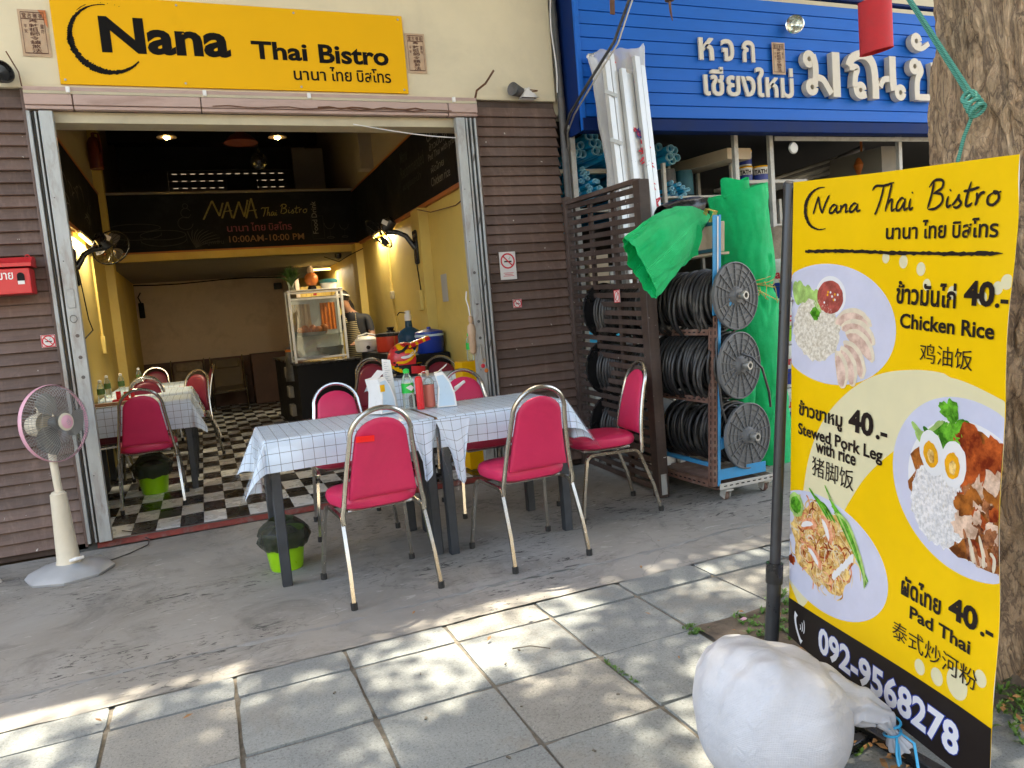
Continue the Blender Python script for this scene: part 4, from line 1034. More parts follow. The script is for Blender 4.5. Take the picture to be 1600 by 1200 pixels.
# ---------------------------------------------------------------- banquet chairs
def arc(c, r, a0, a1, n, fn): return [fn(c[0]+r*cos(a0+(a1-a0)*k/n), c[1]+r*sin(a0+(a1-a0)*k/n)) for k in range(n+1)]
def chair(label, frame, vin, tape=False, name='banquet_chair', group='banquet chairs with arched backs', detail=True):
    """local frame: seat centre at the origin, sitter faces +y"""
    t = thing(name, label, 'chair', group=group)
    SZ = .435
    # seat pad
    out = []
    for k in range(36):
        a = 2*pi*k/36; e = .62
        out.append((.218*abs(cos(a))**e*(1 if cos(a) > 0 else -1)*(1.03 if sin(a) > 0 else .97), .215*abs(sin(a))**e*(1 if sin(a) > 0 else -1)))
    put('seat', MB().pad(out, (0, .01, SZ+.040), (1, 0, 0), (0, 1, 0), (0, 0, 1), .072, .10), vin, t, local=True)
    put('seat_frame', MB().tube([(.20*sx, .20*sy+.005, SZ-.004) for sx, sy in ((-.8, -.7), (-.8, .8), (.8, .8), (.8, -.7))], .009, 6, closed=True), frame, t, local=True)
    # backrest: tapered board with arched head, leaning back
    def bp(x, h):
        s = (h-SZ)
        return Vector((x, -.205-.035*s/.5-.075*(s/.5)**2, h))
    hw = lambda h: .196-.052*min(1, max(0, (h-SZ)/.36))
    out = []
    h0, h1 = .505, .79
    n = 12
    for k in range(7): out.append((-hw(h0)+.014+(2*hw(h0)-.028)*k/6, h0))
    for k in range(1, 6): h = h0+(h1-h0)*k/5; out.append((hw(h)-.014, h))
    R = hw(h1)-.014
    for k in range(1, n): a = pi*k/n; out.append((R*cos(a), h1+R*.80*sin(a)))
    for k in range(5, 0, -1): h = h0+(h1-h0)*k/5; out.append((-hw(h)+.014, h))
    m = MB(); cxx, cyy = 0, .68
    rings = [(.0, -.5), (.5, -.5), (.86, -.46), (.96, -.34), (1, -.12), (1, .12), (.96, .34), (.86, .46), (.5, .5), (.0, .5)]
    nn = len(out); vs = []; fs = []
    for kk, d in rings:
        kk = max(kk, .002)
        for p in out:
            q = bp(cxx+(p[0]-cxx)*kk, cyy+(p[1]-cyy)*kk)
            vs.append(q+Vector((0, 1, .2)).normalized()*(.036*d))
    for i in range(len(rings)-1):
        for q in range(nn): fs.append((i*nn+q, i*nn+(q+1) % nn, (i+1)*nn+(q+1) % nn, (i+1)*nn+q))
    m.add(vs, fs); put('backrest', m, vin, t, local=True)
    # arched frame tube
    P = [bp(-.205, SZ-.045), bp(-.207, SZ+.0)]
    for k in range(1, 9): h = SZ+(h1+.01-SZ)*k/8; P.append(bp(-(hw(h)+.008), h))
    Rf = hw(h1)+.008
    for k in range(1, 16): a = pi-pi*k/16; P.append(bp(Rf*cos(a), h1+.01+Rf*.94*sin(a)))
    for k in range(8, 0, -1): h = SZ+(h1+.01-SZ)*k/8; P.append(bp(hw(h)+.008, h))
    P += [bp(.207, SZ), bp(.205, SZ-.045)]
    put('back_frame', MB().tube(P, .0125, 8), frame, t, local=True)
    # legs, each with its bend under the seat
    for sx in (-1, 1):
        x = .203*sx; zt = SZ-.022
        fr = [(x, .0, zt), (x, .10, zt)]+[(x+.003*sx*k, .12+.055*sin(radians(90*k/5)), zt-.055*(1-cos(radians(90*k/5)))) for k in range(1, 6)]+[(x+.03*sx, .205, .20), (x+.045*sx, .232, .012)]
        rr = [(x, .0, zt), (x, -.12, zt)]+[(x+.001*sx*k, -.14-.05*sin(radians(72*k/5)), zt-.05*(1-cos(radians(72*k/5)))) for k in range(1, 6)]+[(x+.012*sx, -.262, .18), (x+.018*sx, -.30, .012)]
        for pth in (fr, rr):
            lg = put('leg', MB().tube(pth, .0125, 4 if detail else 4), frame, t, local=True, angle=30)
            e = Vector(pth[-1])
            put('foot_cap', MB().cyl(e+Vector((0, 0, .022)), e-Vector((0, 0, .012)), .0165, 8), 'rubber', lg, local=True)
    if tape:
        q = bp(-.085, .815); u = Vector((1, 0, 0)); w = (bp(0, .84)-bp(0, .79)).normalized(); nn_ = Vector((0, -1, -.25)).normalized()
        m = MB(); c = q+nn_*.030
        m.add([c+u*(-.045)+w*.014, c+u*(-.045)-w*.018, c+u*.045-w*.024, c+u*.045+w*.008], [(0, 1, 2, 3)])
        put('tape_patch', m, 'tape', t, local=True, smooth=False)
    return t
def setc(o, x, y, rz, z=0): o.location = (x, y, z); o.rotation_euler = (0, 0, rz); return o
def dupc(src, label, x, y, rz, z=0, name=None):
    c = copy_tree(src, (x, y, z), rz); c['label'] = label; return c
cA = setc(chair('cerise chair with a red tape patch on its back, in front of the left table', 'chrome', 'vinyl', True), .720, 3.845, radians(4))
cB = setc(chair('cerise chair seen from behind, in front of the right table', 'chrome', 'vinyl'), 1.56, 3.84, radians(2.5))
cC = dupc(cB, 'cerise chair in side view at the right end of the tables by the slatted screen', 2.30, 4.285, radians(82))
cD = setc(chair('cerise chair with bright frame on the far side of the left table', 'chrome_w', 'vinyl'), .80, 5.02, radians(178))
cE = dupc(cD, 'cerise chair with bright frame across the right table, backing on the gate', 1.72, 4.93, radians(181))
ZF = .042
iA = setc(chair('maroon chair nearest the doorway at the left row of tables indoors', 'chrome', 'vinyl'), -.50, 6.72, radians(2), ZF)
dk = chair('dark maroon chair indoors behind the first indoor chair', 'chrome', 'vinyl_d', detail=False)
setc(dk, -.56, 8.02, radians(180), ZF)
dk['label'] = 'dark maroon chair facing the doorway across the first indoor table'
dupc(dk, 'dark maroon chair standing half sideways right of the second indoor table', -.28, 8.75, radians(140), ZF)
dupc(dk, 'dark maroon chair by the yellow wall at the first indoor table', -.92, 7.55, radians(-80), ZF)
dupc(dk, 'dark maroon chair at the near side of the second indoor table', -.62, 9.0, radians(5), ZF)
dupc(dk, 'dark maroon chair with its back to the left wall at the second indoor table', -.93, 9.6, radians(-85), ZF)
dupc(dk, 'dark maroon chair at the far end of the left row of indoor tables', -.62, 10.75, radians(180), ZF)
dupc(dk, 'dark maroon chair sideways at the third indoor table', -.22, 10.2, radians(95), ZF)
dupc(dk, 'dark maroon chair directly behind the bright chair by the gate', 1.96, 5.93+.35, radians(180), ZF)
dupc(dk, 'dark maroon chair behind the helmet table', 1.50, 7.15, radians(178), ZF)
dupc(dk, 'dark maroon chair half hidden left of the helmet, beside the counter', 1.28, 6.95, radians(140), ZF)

# ---------------------------------------------------------------- tables, cloths and covers
def table(x0, x1, y0, y1, h, label, z0=0, name='dining_table', group='rectangular dining tables'):
    t = thing(name, label, 'table', ((x0+x1)/2, (y0+y1)/2, z0), group=group)
    put('tabletop', MB().bx(x0, x1, y0, y1, z0+h-.028, z0+h, .004), 'wood', t)
    put('apron_rail', MB().bx(x0+.05, x1-.05, y0+.05, y1-.05, z0+h-.075, z0+h-.029), 'tableleg', t, smooth=False)
    for x in (x0+.035, x1-.035):
        for y in (y0+.035, y1-.035): put('leg', MB().bx(x-.026, x+.026, y-.026, y+.026, z0, z0+h-.03, .005), 'tableleg', t)
    return t
def cloth_fn(x0, x1, y0, y1, z, dx, dy, off=0.0, seed=0, swell=1.0):
    W, D = x1-x0, y1-y0
    def fn(u, v):
        a = -dx[0]+(W+dx[0]+dx[1])*u; b = -dy[0]+(D+dy[0]+dy[1])*v
        ex = max(0, -a)+max(0, a-W); ey = max(0, -b)+max(0, b-D)
        px = min(max(a, 0), W); py = min(max(b, 0), D)
        sx = -1 if a < 0 else (1 if a > W else 0); sy = -1 if b < 0 else (1 if b > D else 0)
        if ex == 0 and ey == 0:
            return (x0+px, y0+py, z+off+.0015*noise.noise(Vector((a*6, b*6, seed))))
        r = sqrt(ex*ex+ey*ey)
        if sx and sy:
            th = atan2(ey, ex); pull = r*(.20+.30*sin(2*th))*swell
            qx = x0+px+sx*cos(th)*pull; qy = y0+py+sy*sin(th)*pull
            fold = .05*r*sin(2*th*2+seed)
            drop = r*sqrt(max(.1, 1-(.20+.30*sin(2*th))**2))
            return (qx+fold*sy*.6, qy-fold*sx*.6, z-drop)
        w = .012+.012*noise.noise(Vector(((a if sy else b)*4.5, seed, r*2)))+.02*sin((a if sy else b)*11+seed)*min(1, r/.12)*.5
        o = min(r, .03)*.35+w*min(1, r/.1)+off
        return (x0+px+sx*o, y0+py+sy*o, z-max(0, r-.004)+.004*noise.noise(Vector((a*5, b*5, seed+4))))
    return fn, (W+dx[0]+dx[1], D+dy[0]+dy[1])
def cloth(x0, x1, y0, y1, z, dx, dy, label, cover, seed=1, nx=80, ny=64, group='checked tablecloths', name='tablecloth'):
    fn, (W, D) = cloth_fn(x0, x1, y0, y1, z, dx, dy, 0, seed)
    solo(name, MB().grid(fn, nx, ny, lambda u, v: (W*u+10*.058+.01, D*v+10*.058+.02)), 'cloth', label, 'tablecloth', group, angle=70)
    if cover:
        fn2, _ = cloth_fn(x0-.002, x1+.002, y0-.002, y1+.002, z+.004, [d+.05 for d in dx], [d+.05 for d in dy], .003, seed+3, 1.15)
        solo('clear_cover', MB().grid(fn2, nx, ny), 'clearfilm', cover, 'plastic cover', 'clear covers over the tablecloths', angle=70)
TA = table(.235, 1.14, 4.05, 4.70, .785, 'left outdoor table under a checked cloth with the lime bin beneath')
TB = table(1.150, 1.94, 4.00, 4.62, .790, 'right outdoor table under a checked cloth, touching the left one')
cloth(.232, 1.143, 4.045, 4.705, .788, (.27, .0), (.17, .22), 'checked cloth on the left outdoor table, a corner hanging low at the left leg', 'crinkled clear film over the left outdoor table', 1)
cloth(1.147, 1.945, 3.995, 4.625, .795, (.0, .24), (.17, .22), 'checked cloth on the right outdoor table, its corner hanging by the side-on chair', 'crinkled clear film over the right outdoor table', 2)
# hanging corners where the two cloths meet
def tip(x, y, z, w, d, mat, nm, label, cat, sw=0, seed=0):
    def fn(u, v):
        return (x+w*(u-.5)*(1-v*.72)+sw*v+.012*sin(u*9+seed)*v, y-.022-.03*v*abs(sin(u*5+seed))-.005*u, z-d*v*(1-.25*abs(2*u-1))-.004)
    solo(nm, MB().grid(fn, 14, 14, lambda u, v: (w*u*1.0+.03, d*v+.045)), mat, label, cat, angle=70)
tip(1.065, 4.035, .785, .17, .335, 'cloth', 'tablecloth_corner', 'cloth corner hanging left of the gap between the outdoor tables', 'tablecloth', .0, 1)
tip(1.225, 3.985, .79, .20, .37, 'cloth', 'tablecloth_corner', 'cloth corner hanging right of the gap between the outdoor tables', 'tablecloth', .02, 2)
tip(1.205, 3.965, .79, .25, .41, 'clearfilm', 'clear_cover_corner', 'crinkled film corner hanging between the outdoor tables', 'plastic cover', .0, 3)
def tip2(): pass
# indoor tables
table(-.97, -.16, 7.05, 7.65, .78, 'first indoor table of the left row with the lime bin under it', ZF)
cloth(-.97, -.155, 7.045, 7.655, .82+.006, (.01, .24), (.25, .1), 'checked cloth on the first indoor table of the left row', None, 4, 50, 40)
table(-.97, -.16, 8.10, 8.85, .78, 'second indoor table of the left row', ZF)
cloth(-.97, -.155, 8.095, 8.86, .82+.006, (.01, .2), (.2, .1), 'checked cloth on the second indoor table of the left row', None, 5, 50, 40)
table(-.97, -.16, 9.35, 10.05, .78, 'third indoor table at the rear of the left row', ZF)
cloth(-.97, -.155, 9.345, 10.06, .82+.006, (.01, .2), (.2, .1), 'checked cloth on the third indoor table of the left row', None, 6, 40, 30)
solo('wooden_tray', MB().bx(-.96, -.55, 7.07, 7.16, .835, .862, .004), 'wood', 'wooden board along the near edge of the first indoor table', 'tray')
table(1.36, 2.17, 6.15, 6.75, .80, 'indoor table with the helmet, behind the outdoor tables', ZF)
cloth(1.355, 2.175, 6.145, 6.76, .848, (.12, .0), (.26, .1), 'checked cloth on the table under the helmet', None, 7, 60, 44)
# ---------------------------------------------------------------- slatted screen
sc_ = thing('slatted_screen', 'dark brown slatted screen standing edge-on between the two shops', 'screen', (2.75, 4.29, 0))
put('post', MB().bx(2.705, 2.785, 4.25, 4.33, .01, 2.115, .004), 'screen', sc_)
put('post', MB().bx(2.845, 2.905, 5.585, 5.64, .01, 2.22, .003), 'screen', sc_)
put('worn_patch', MB().bx(2.724, 2.766, 4.246, 4.2495, .03, .17), 'steel_grey', sc_, smooth=False)
A, B_ = Vector((2.745, 4.332, 0)), Vector((2.875, 5.584, 0)); d_ = (B_-A); Ln = d_.length; ang = atan2(d_.y, d_.x)
sm_ = MB().box((0, 0, 0), (Ln, .018, .037), None, .002).mesh('slat', False); sm_.materials.append(MT['screen'])
for k in range(33):
    z0 = .06+k*.0625; z1 = .04+k*.0655
    o = bpy.data.objects.new('slat', sm_); COL.objects.link(o); o.parent = sc_
    o.location = Vector(((A.x+B_.x)/2, (A.y+B_.y)/2, (z0+z1)/2))-wloc(sc_)
    o.rotation_euler = (0, -math.asin((z1-z0)/Ln), ang)
for f_ in (.34, .36, .68, .70):
    c = A+d_*f_; put('stile', MB().bx(c.x+.012, c.x+.035, c.y-.012, c.y+.012, .03, 2.12), 'screen', sc_, smooth=False)
tp = MB().box(((A.x+B_.x)/2, (A.y+B_.y)/2, 2.145), (Ln, .05, .03), Matrix.Rotation(ang, 3, 'Z') @ Matrix.Rotation(-.045, 3, 'Y')); put('top_rail', tp, 'screen', sc_, smooth=False)
t = thing('no_smoking_sign', 'narrow no smoking sticker on the slatted screen under the green net', 'sign', (2.73, 4.72, 1.33), group='no smoking signs')
FS = lambda u, w: (2.765-.0+.104*(4.72-u)*0, u, w)
put('plate', MB().bx(2.752, 2.7545, 4.665, 4.745, 1.335, 1.425), 'whitepaper', t, smooth=False)
m = MB(); G = lambda u, w: (2.7505, u, w)
stroke(m, [(4.705+cos(a)*.03, 1.38+sin(a)*.034) for a in [2*pi*k/24 for k in range(25)]], .007, G, taper=False, n=1)
stroke(m, [(4.725, 1.355), (4.685, 1.405)], .007, G, taper=False, n=1)
for a, c in (((4.668, 1.338), (4.742, 1.338)), ((4.742, 1.338), (4.742, 1.422)), ((4.742, 1.422), (4.668, 1.422)), ((4.668, 1.422), (4.668, 1.338))): stroke(m, [a, c], .006, G, taper=False, n=1)
put('red_ring', m, 'signred', t, smooth=False)

# clutter seen through the screen
rr = random.Random(4)
def sbox(x, y, z, w, d, h, mat, label): solo('stock_box', MB().bx(x, x+w, y, y+d, z, z+h, .004), mat, label, 'box', 'stock boxes behind the slatted screen')
cols_ = ['whitepaper', 'carton', 'white', 'pvc', 'white', 'whitepaper', 'steel_grey', 'cream', 'white']
nm_ = {'whitepaper': 'white', 'carton': 'beige', 'white': 'glossy white', 'pvc': 'blue', 'steel_grey': 'grey', 'cream': 'cream'}
for si, z in enumerate((.02, .50, 1.0, 1.5)):
    x = 3.05; bi = 0
    while x < 3.84:
        w = rr.uniform(.07, .2); h = rr.uniform(.12, .4); mt = rr.choice(cols_)
        if x+w > 3.86: break
        bi += 1; sbox(x, 5.80+rr.uniform(0, .08), z, w, .2, h, mt, '%s %s stock carton, %s from left on %s behind the screen' % ('tall' if h > .27 else 'low', nm_[mt], ['first', 'second', 'third', 'fourth', 'fifth', 'sixth', 'seventh', 'eighth', 'ninth'][bi-1], ['the floor', 'the lowest shelf', 'the middle shelf', 'the top shelf'][si]))
        x += w+rr.uniform(.01, .06)

# ---------------------------------------------------------------- blue PVC pipes
BIG = [(3.31, 2.793), (3.388, 2.801), (3.272, 2.732), (3.351, 2.736), (3.423, 2.742), (3.519, 2.726), (3.16, 2.654), (3.228, 2.657), (3.299, 2.664), (3.386, 2.673), (3.45, 2.677), (3.502, 2.643), (3.581, 2.684), (4.082, 2.72), (4.152, 2.687), (4.224, 2.68), (4.281, 2.624), (4.144, 2.615), (4.204, 2.59), (3.66, 2.70), (3.73, 2.67), (3.80, 2.71), (3.87, 2.66), (3.94, 2.70), (4.01, 2.66)]
SML = [(3.123, 2.494), (3.166, 2.501), (3.149, 2.437), (3.226, 2.514), (3.269, 2.5), (3.328, 2.495), (3.231, 2.473), (3.277, 2.458), (3.332, 2.451), (3.21, 2.418), (3.258, 2.414), (3.336, 2.409), (3.387, 2.409), (3.153, 2.385), (3.269, 2.369), (3.309, 2.362), (3.348, 2.361), (3.388, 2.353), (3.196, 2.343), (3.234, 2.324), (3.290, 2.324), (3.436, 2.352), (3.466, 2.320), (4.16, 2.382), (4.196, 2.4), (4.221, 2.367), (4.175, 2.342), (4.227, 2.325), (4.271, 2.34), (4.19, 2.30), (4.251, 2.285), (4.313, 2.317), (4.368, 2.328), (4.128, 2.325), (4.295, 2.27), (4.338, 2.285), (3.10, 2.40), (3.12, 2.34), (3.38, 2.30), (3.42, 2.26), (3.33, 2.27), (3.18, 2.28), (3.25, 2.27), (4.36, 2.25), (4.22, 2.245), (4.12, 2.26)]
def pipe_mesh(r, nm):
    m = MB(); n = 18 if r > .03 else 12; vs = []; pr = [(r*.86, 3.0), (r*.86, .05), (r*.86, .0), (r, .0), (r, .03), (r, 3.0)]
    m.lathe(pr, (0, 0, 0), (0, 1, 0), n); m.f = m.f[:-2] if False else [f for f in m.f if len(f) == 4]; m.mi = [0]*len(m.f)
    for i in range(len(m.f)):
        ring_i = i//n
        m.mi[i] = 1 if ring_i in (1, 2, 3) else 0
    me = m.mesh(nm, True, 50); me.materials.append(MT['pvc']); me.materials.append(MT['pvc_e'])
    me.polygons.foreach_set('material_index', m.mi); return me
pb_, ps_ = pipe_mesh(.035, 'pvc_pipe'), pipe_mesh(.0185, 'pvc_pipe')
for lst, me, lab, grp in ((BIG, pb_, 'thick blue plastic pipe, open end towards the street, in the heap under the blue fascia', 'thick blue pipes stacked under the blue fascia'),
                     (SML, ps_, 'thin blue plastic pipe, open end towards the street, in the lower bundle', 'thin blue pipes bundled below the thick ones')):
    for i, (x, z) in enumerate(lst):
        o = bpy.data.objects.new('pvc_pipe', me); COL.objects.link(o)
        row = lambda zz: int((max(q[1] for q in lst)-zz)/(.055 if me is pb_ else .042))
        side = 'left' if x < 3.75 else 'right'; mates = sorted(q for q in lst if row(q[1]) == row(z) and (q[0] < 3.75) == (x < 3.75))
        ow = ['first', 'second', 'third', 'fourth', 'fifth', 'sixth', 'seventh', 'eighth', 'ninth', 'tenth', 'eleventh', 'twelfth', 'thirteenth']
        lab = '%s blue pipe, %s from left, %s row down, %s of the wrapped profiles' % ('thick' if me is pb_ else 'thin', ow[mates.index((x, z))], ow[row(z)], side)
        o.location = (x, 5.93+((i*37) % 11)*.012, z); o.rotation_euler = ((((i*13) % 5)-2)*.001, 0, 0); tag(o, lab, 'pipe', grp)
solo('pipe_rack', MB().bx(3.02, 4.42, 6.4, 6.46, 2.56, 2.60).bx(3.02, 4.42, 6.4, 6.46, 2.20, 2.235).bx(3.0, 3.03, 6.4, 6.46, .02, 2.72).bx(4.42, 4.45, 6.4, 6.46, .02, 2.72), 'frame_w', 'steel cradle carrying the blue pipes in the stockroom', 'rack', smooth=False)
# cartons, pails and tubes
def pail(x, y, z, r, h, label, word, c1, lid, lc, parent_group, txtc='ink', rz=0):
    t = thing('paint_pail', label, 'pail', (x, y, z), group=parent_group)
    put('pail_body', MB().lathe([(0, 0), (r*.90, 0), (r*.92, h*.02), (r*.97, h*.80), (r, h*.82), (r, h*.86), (r*.98, h*.9)], (x, y, z), n=28), c1, t)
    put('lid', MB().lathe([(r*.98, h*.88), (r*1.03, h*.885), (r*1.03, h*.96), (r*.98, h*.99), (r*.9, h*.975), (0, h*.97)], (x, y, z), n=28), lid, t)
    az = atan2(-y, -x)
    def cf(u, w, o=.0015):  # u in metres along the surface, to the right as seen from the camera
        a = az+u/r; rad = r*.955+o; return (x+rad*cos(a), y+rad*sin(a), z+w)
    m = MB().grid(lambda u, v: cf((u-.5)*r*2.6, h*(.08+.36*v), .002), 16, 2); put('label_band', m, lc, t)
    if word: put('lettering', text_mb(word, lambda u, w: cf(u, w, .004), -r*.85, r*.85, h*.47, h*.74, .03), txtc, t, smooth=False)
    put('handle', MB().tube([cf(r*1.5*cos(a), h*.8-h*.45*sin(a), .012) for a in [pi*k/10 for k in range(11)]], r*.02, 5), 'steel_dark', t)
    return t
pg = 'small white paint pails with yellow lids on the stockroom shelf'
pail(5.07, 6.05, 2.385, .066, .15, 'small pail with yellow lid, lower left of the group on the stockroom shelf', 'TATH', 'white', 'signyel', 'cooler_b', pg)
pail(5.07, 6.05, 2.537, .066, .15, 'small pail with yellow lid stacked on top of another beside the steel post', 'TATH', 'white', 'signyel', 'cooler_b', pg)
pail(5.24, 6.03, 2.385, .075, .15, 'small pail with yellow lid, right one of the front pair on the stockroom shelf', 'TATH', 'white', 'signyel', 'cooler_b', pg)
pail(5.18, 6.25, 2.385, .066, .26, 'taller pale pail behind the yellow lidded pair on the shelf', '', 'white', 'white', 'paleblue', pg)
solo('shelf_board', MB().bx(4.95, 5.7, 5.9, 6.4, 2.35, 2.383, .003), 'frame_w', 'perforated shelf board under the small paint pails', 'shelf')
pg = 'large white paint pails stacked in the hardware shop'
hts = [0.02, .40, .78, 1.16, 1.54]
names_ = ['bottom', 'second', 'third', 'fourth', 'top']
for k in range(1, 5): pail(4.80, 5.35, hts[k]-.32, .155, .375, 'large paint pail, %s from the floor in the stack beside the green net' % names_[k-1], 'Beauty', 'white', 'white', ['cooler_b', 'cooler_b', 'lime', 'cooler_b'][k-1], pg, 'signred')
for k in range(1, 5): pail(5.16, 5.42, hts[k]-.32, .155, .375, 'large paint pail, %s from the floor in the stack half behind the banner pole' % names_[k-1], 'Beauty', 'white', 'white', ['cooler_b', 'greenlab', 'cooler_b', 'cooler_b'][k-1], pg, 'signred')
bagm = MB(); bagm.grid(lambda u, v: (4.95+.20*cos(2*pi*u)*(1-.5*v)+.1*v, 5.6+.14*sin(2*pi*u)*(1-.5*v), 1.58+.32*v+.03*noise.noise(Vector((u*6, v*6, 0)))), 24, 10)
solo('wrinkled_sack', bagm, 'sackcloth', 'wrinkled pale sack lying on top of the large pails', 'sack')
for k, (x, z, r) in enumerate(((4.22, 2.30, .09), (4.42, 2.29, .085), (4.15, 1.80, .10), (4.40, 1.78, .09), (4.62, 1.80, .085))):
    solo('dark_tin', MB().lathe([(0, 0), (r, 0), (r, .20), (r*.94, .21), (r*.94, .23), (0, .235)], (x, 6.15, z-.0), n=20), ['steel_dark', 'teal', 'steel_dark', 'blackg', 'teal'][k],
         ['dark tin on the upper shelf under the brown carton', 'blue-black tin beside the dark tin on the upper shelf', 'dark tin behind the top of the green net roll', 'black tin on the middle stockroom shelf', 'blue tin at the end of the middle stockroom shelf'][k], 'tin', 'tins on the stockroom shelves')
solo('long_carton', MB().box((4.72, 6.5, 2.62), (.28, 1.5, .10), Matrix.Rotation(.05, 3, 'Z') @ Matrix.Rotation(.03, 3, 'X')), 'carton', 'long flat brown carton lying on the upper stockroom shelf', 'carton', angle=20)
for k in range(6):
    solo('metal_tube', MB().cyl((5.3+.05*k, 6.3+.05*k, 2.28+.05*(k % 3)), (7.0+.1*k, 6.7, 2.72+.045*(k % 4)), .035-.004*(k % 3), 12), ['pipegrey', 'steel_dark'][k % 2],
         'long %s tube, %s of the slanting tubes right of the small pails' % (['galvanised', 'dark'][k % 2], ['nearest', 'second', 'third', 'fourth', 'fifth', 'rearmost'][k]), 'tube', 'slanting tubes in the stockroom')
solo('copper_pendant', MB().lathe([(0, 0), (.05, .01), (.085, .12), (.05, .2), (.012, .24), (.012, .4)], (6.75, 6.2, 2.45), n=16), 'orange', 'brown hanging lamp in the dark of the hardware shop', 'lamp')
solo('round_clock_gauge', MB().lathe([(0, 0), (.05, 0), (.055, .01), (.045, .02), (0, .02)], (5.2, 5.55, 2.60), (0, -1, 0), 20), 'pipegrey', 'small round fitting under the blue fascia beside the post', 'fitting')

# ---------------------------------------------------------------- wrapped aluminium profiles
pf = thing('profile_bundle', 'bundle of white aluminium profiles in milky plastic leaning on the blue fascia', 'profiles', (3.2, 4.8, 0))
def lean(b, t_, w, d, tw=0):
    b, t_ = Vector(b), Vector(t_); ax = (t_-b); L = ax.length; q = Vector((0, 0, 1)).rotation_difference(ax.normalized()).to_matrix() @ Matrix.Rotation(tw, 3, 'Z')
    m = MB()
    for sx, sy, ww, dd in ((0, d/2, w, .004), (0, -d/2, w, .004), (w/2, 0, .004, d), (-w/2, 0, .004, d), (w*.15, 0, .004, d)): m.box((b+t_)/2+q @ Vector((sx, sy, 0)), (ww, dd, L), q)
    return m
for i, (x, w, h, yo) in enumerate(((3.10, .05, 3.18, 0), (3.17, .06, 3.24, .03), (3.235, .045, 3.12, -.01), (3.30, .07, 3.20, .03), (3.37, .05, 3.22, 0), (3.43, .045, 3.16, .02), (3.26, .06, 3.10, .07), (3.36, .05, 3.14, .09))):
    put('profile', lean((x-.10, 4.80+yo, .02), (x+.0, 5.22+yo, h), w, .035, .2), 'alu', pf, smooth=False)
for z, m_ in ((2.92, 'steel_grey'), (2.55, 'steel_grey'), (2.2, 'steel_grey')):
    f_ = z/3.2; put('tape_band', MB().box((3.08-.1+.1*f_+.02, 4.775+.42*f_, z), (.11, .004, .03), Matrix.Rotation(.3, 3, 'Y')), m_, pf, smooth=False)
def film(u, v):
    f_ = v; z = .6+2.69*v
    cx_ = 3.16+.105*f_; cy_ = 4.83+.10+.40*f_
    rx, ry = .225+.02*noise.noise(Vector((u*3, v*6, 0))), .075
    if v > .93: rx *= 1+.5*(v-.93)/.07*.25; ry *= 1.3
    a = 2*pi*u
    r_ = 1+.13*noise.noise(Vector((cos(a)*2.4, sin(a)*2.4, v*5)))+.06*noise.noise(Vector((cos(a)*7, sin(a)*7, v*16)))
    top_ = (.05*noise.noise(Vector((cos(a)*2, sin(a)*2, 9)))+.10*max(0, -cos(a*1.0+2.6))*0+.05*cos(a)) if v == 1 else 0
    return (cx_+rx*cos(a)*r_, cy_+ry*sin(a)*r_, z+top_)
put('plastic_film', MB().grid(film, 60, 90), 'film', pf, angle=180)
pm_ = MB()
rr = random.Random(9)
def on_film(x, z): f_ = (z-.6)/2.69; return (x, 4.83+.10+.40*f_-.088, z)
for (x, z, s) in ((3.20, 3.20, .035), (3.26, 3.12, .03), (3.33, 3.22, .03), (3.36, 3.03, .03), (3.31, 2.62, .05), (3.34, 2.50, .05), (3.33, 2.43, .055), (3.37, 2.38, .035), (3.36, 2.20, .03), (3.37, 2.07, .045), (3.35, 2.03, .04), (3.33, 2.56, .035)):
    for k in range(4):
        pts_ = [(x+rr.uniform(-s, s), z+rr.uniform(-s, s)) for _ in range(3)]; stroke(pm_, pts_, s*.28, on_film, jag=.4, seed=k, n=4)
for a in range(5): stroke(pm_, [(3.20, 3.20), (3.20+.03*cos(2*pi*a/5+.3), 3.20+.03*sin(2*pi*a/5+.3))], .012, on_film, n=2)
put('red_print', pm_, 'signred', pf, smooth=False)
pm_ = MB()
for (x, z) in ((3.33, 2.60), (3.34, 2.16), (3.31, 2.64), (3.29, 3.24)):
    for k in range(4): stroke(pm_, [(x+rr.uniform(-.04, .04), z+rr.uniform(-.03, .03)) for _ in range(3)], .008, on_film, n=4)
put('blue_print', pm_, 'cooler_b', pf, smooth=False)

# ---------------------------------------------------------------- cable reel rack
def shear(mb, k=.072, zr=0):
    for v in mb.v: v.x += k*(v.z-zr)
    return mb
rk = thing('reel_rack', 'rusty and blue slotted angle rack on castors holding cable reels', 'rack', (2.95, 3.95, 0))
def rp(name, x0, x1, y0, y1, z0, z1, mat, bev=.001): return put(name, shear(MB().bx(x0, x1, y0, y1, z0, z1, bev)), mat, rk, angle=30)
rp('post', 2.905, 2.909, 3.95, 3.995, .11, 1.13, 'rackrust'); rp('post', 2.905, 2.938, 3.944, 3.948, .11, 1.20, 'rackrust')
rp('post', 2.942, 2.962, 3.940, 3.947, .11, 1.83, 'rackblue'); rp('post', 2.902, 2.940, 3.942, 3.95, 1.205, 1.83, 'rackblue'); rp('paint_stripe', 2.930, 2.941, 3.937, 3.9395, 1.23, 1.82, 'whitepaper')
rp('post', 2.905, 2.909, 4.86, 4.90, .11, 1.83, 'rackrust')
rp('post', 2.905, 2.945, 4.905, 4.909, .11, 1.83, 'rackrust')
for z in (1.10, .665): rp('side_rail', 2.900, 2.904, 3.99, 4.86, z-.02, z+.02, 'rackrust')
rp('side_rail', 2.900, 2.904, 3.99, 4.86, .10, .145, 'rackrust'); rp('side_rail', 2.906, 2.93, 3.99, 4.86, .235, .26, 'rackblue')
rp('side_rail', 2.904, 2.935, 3.99, 4.86, .148, .152, 'rackrust')
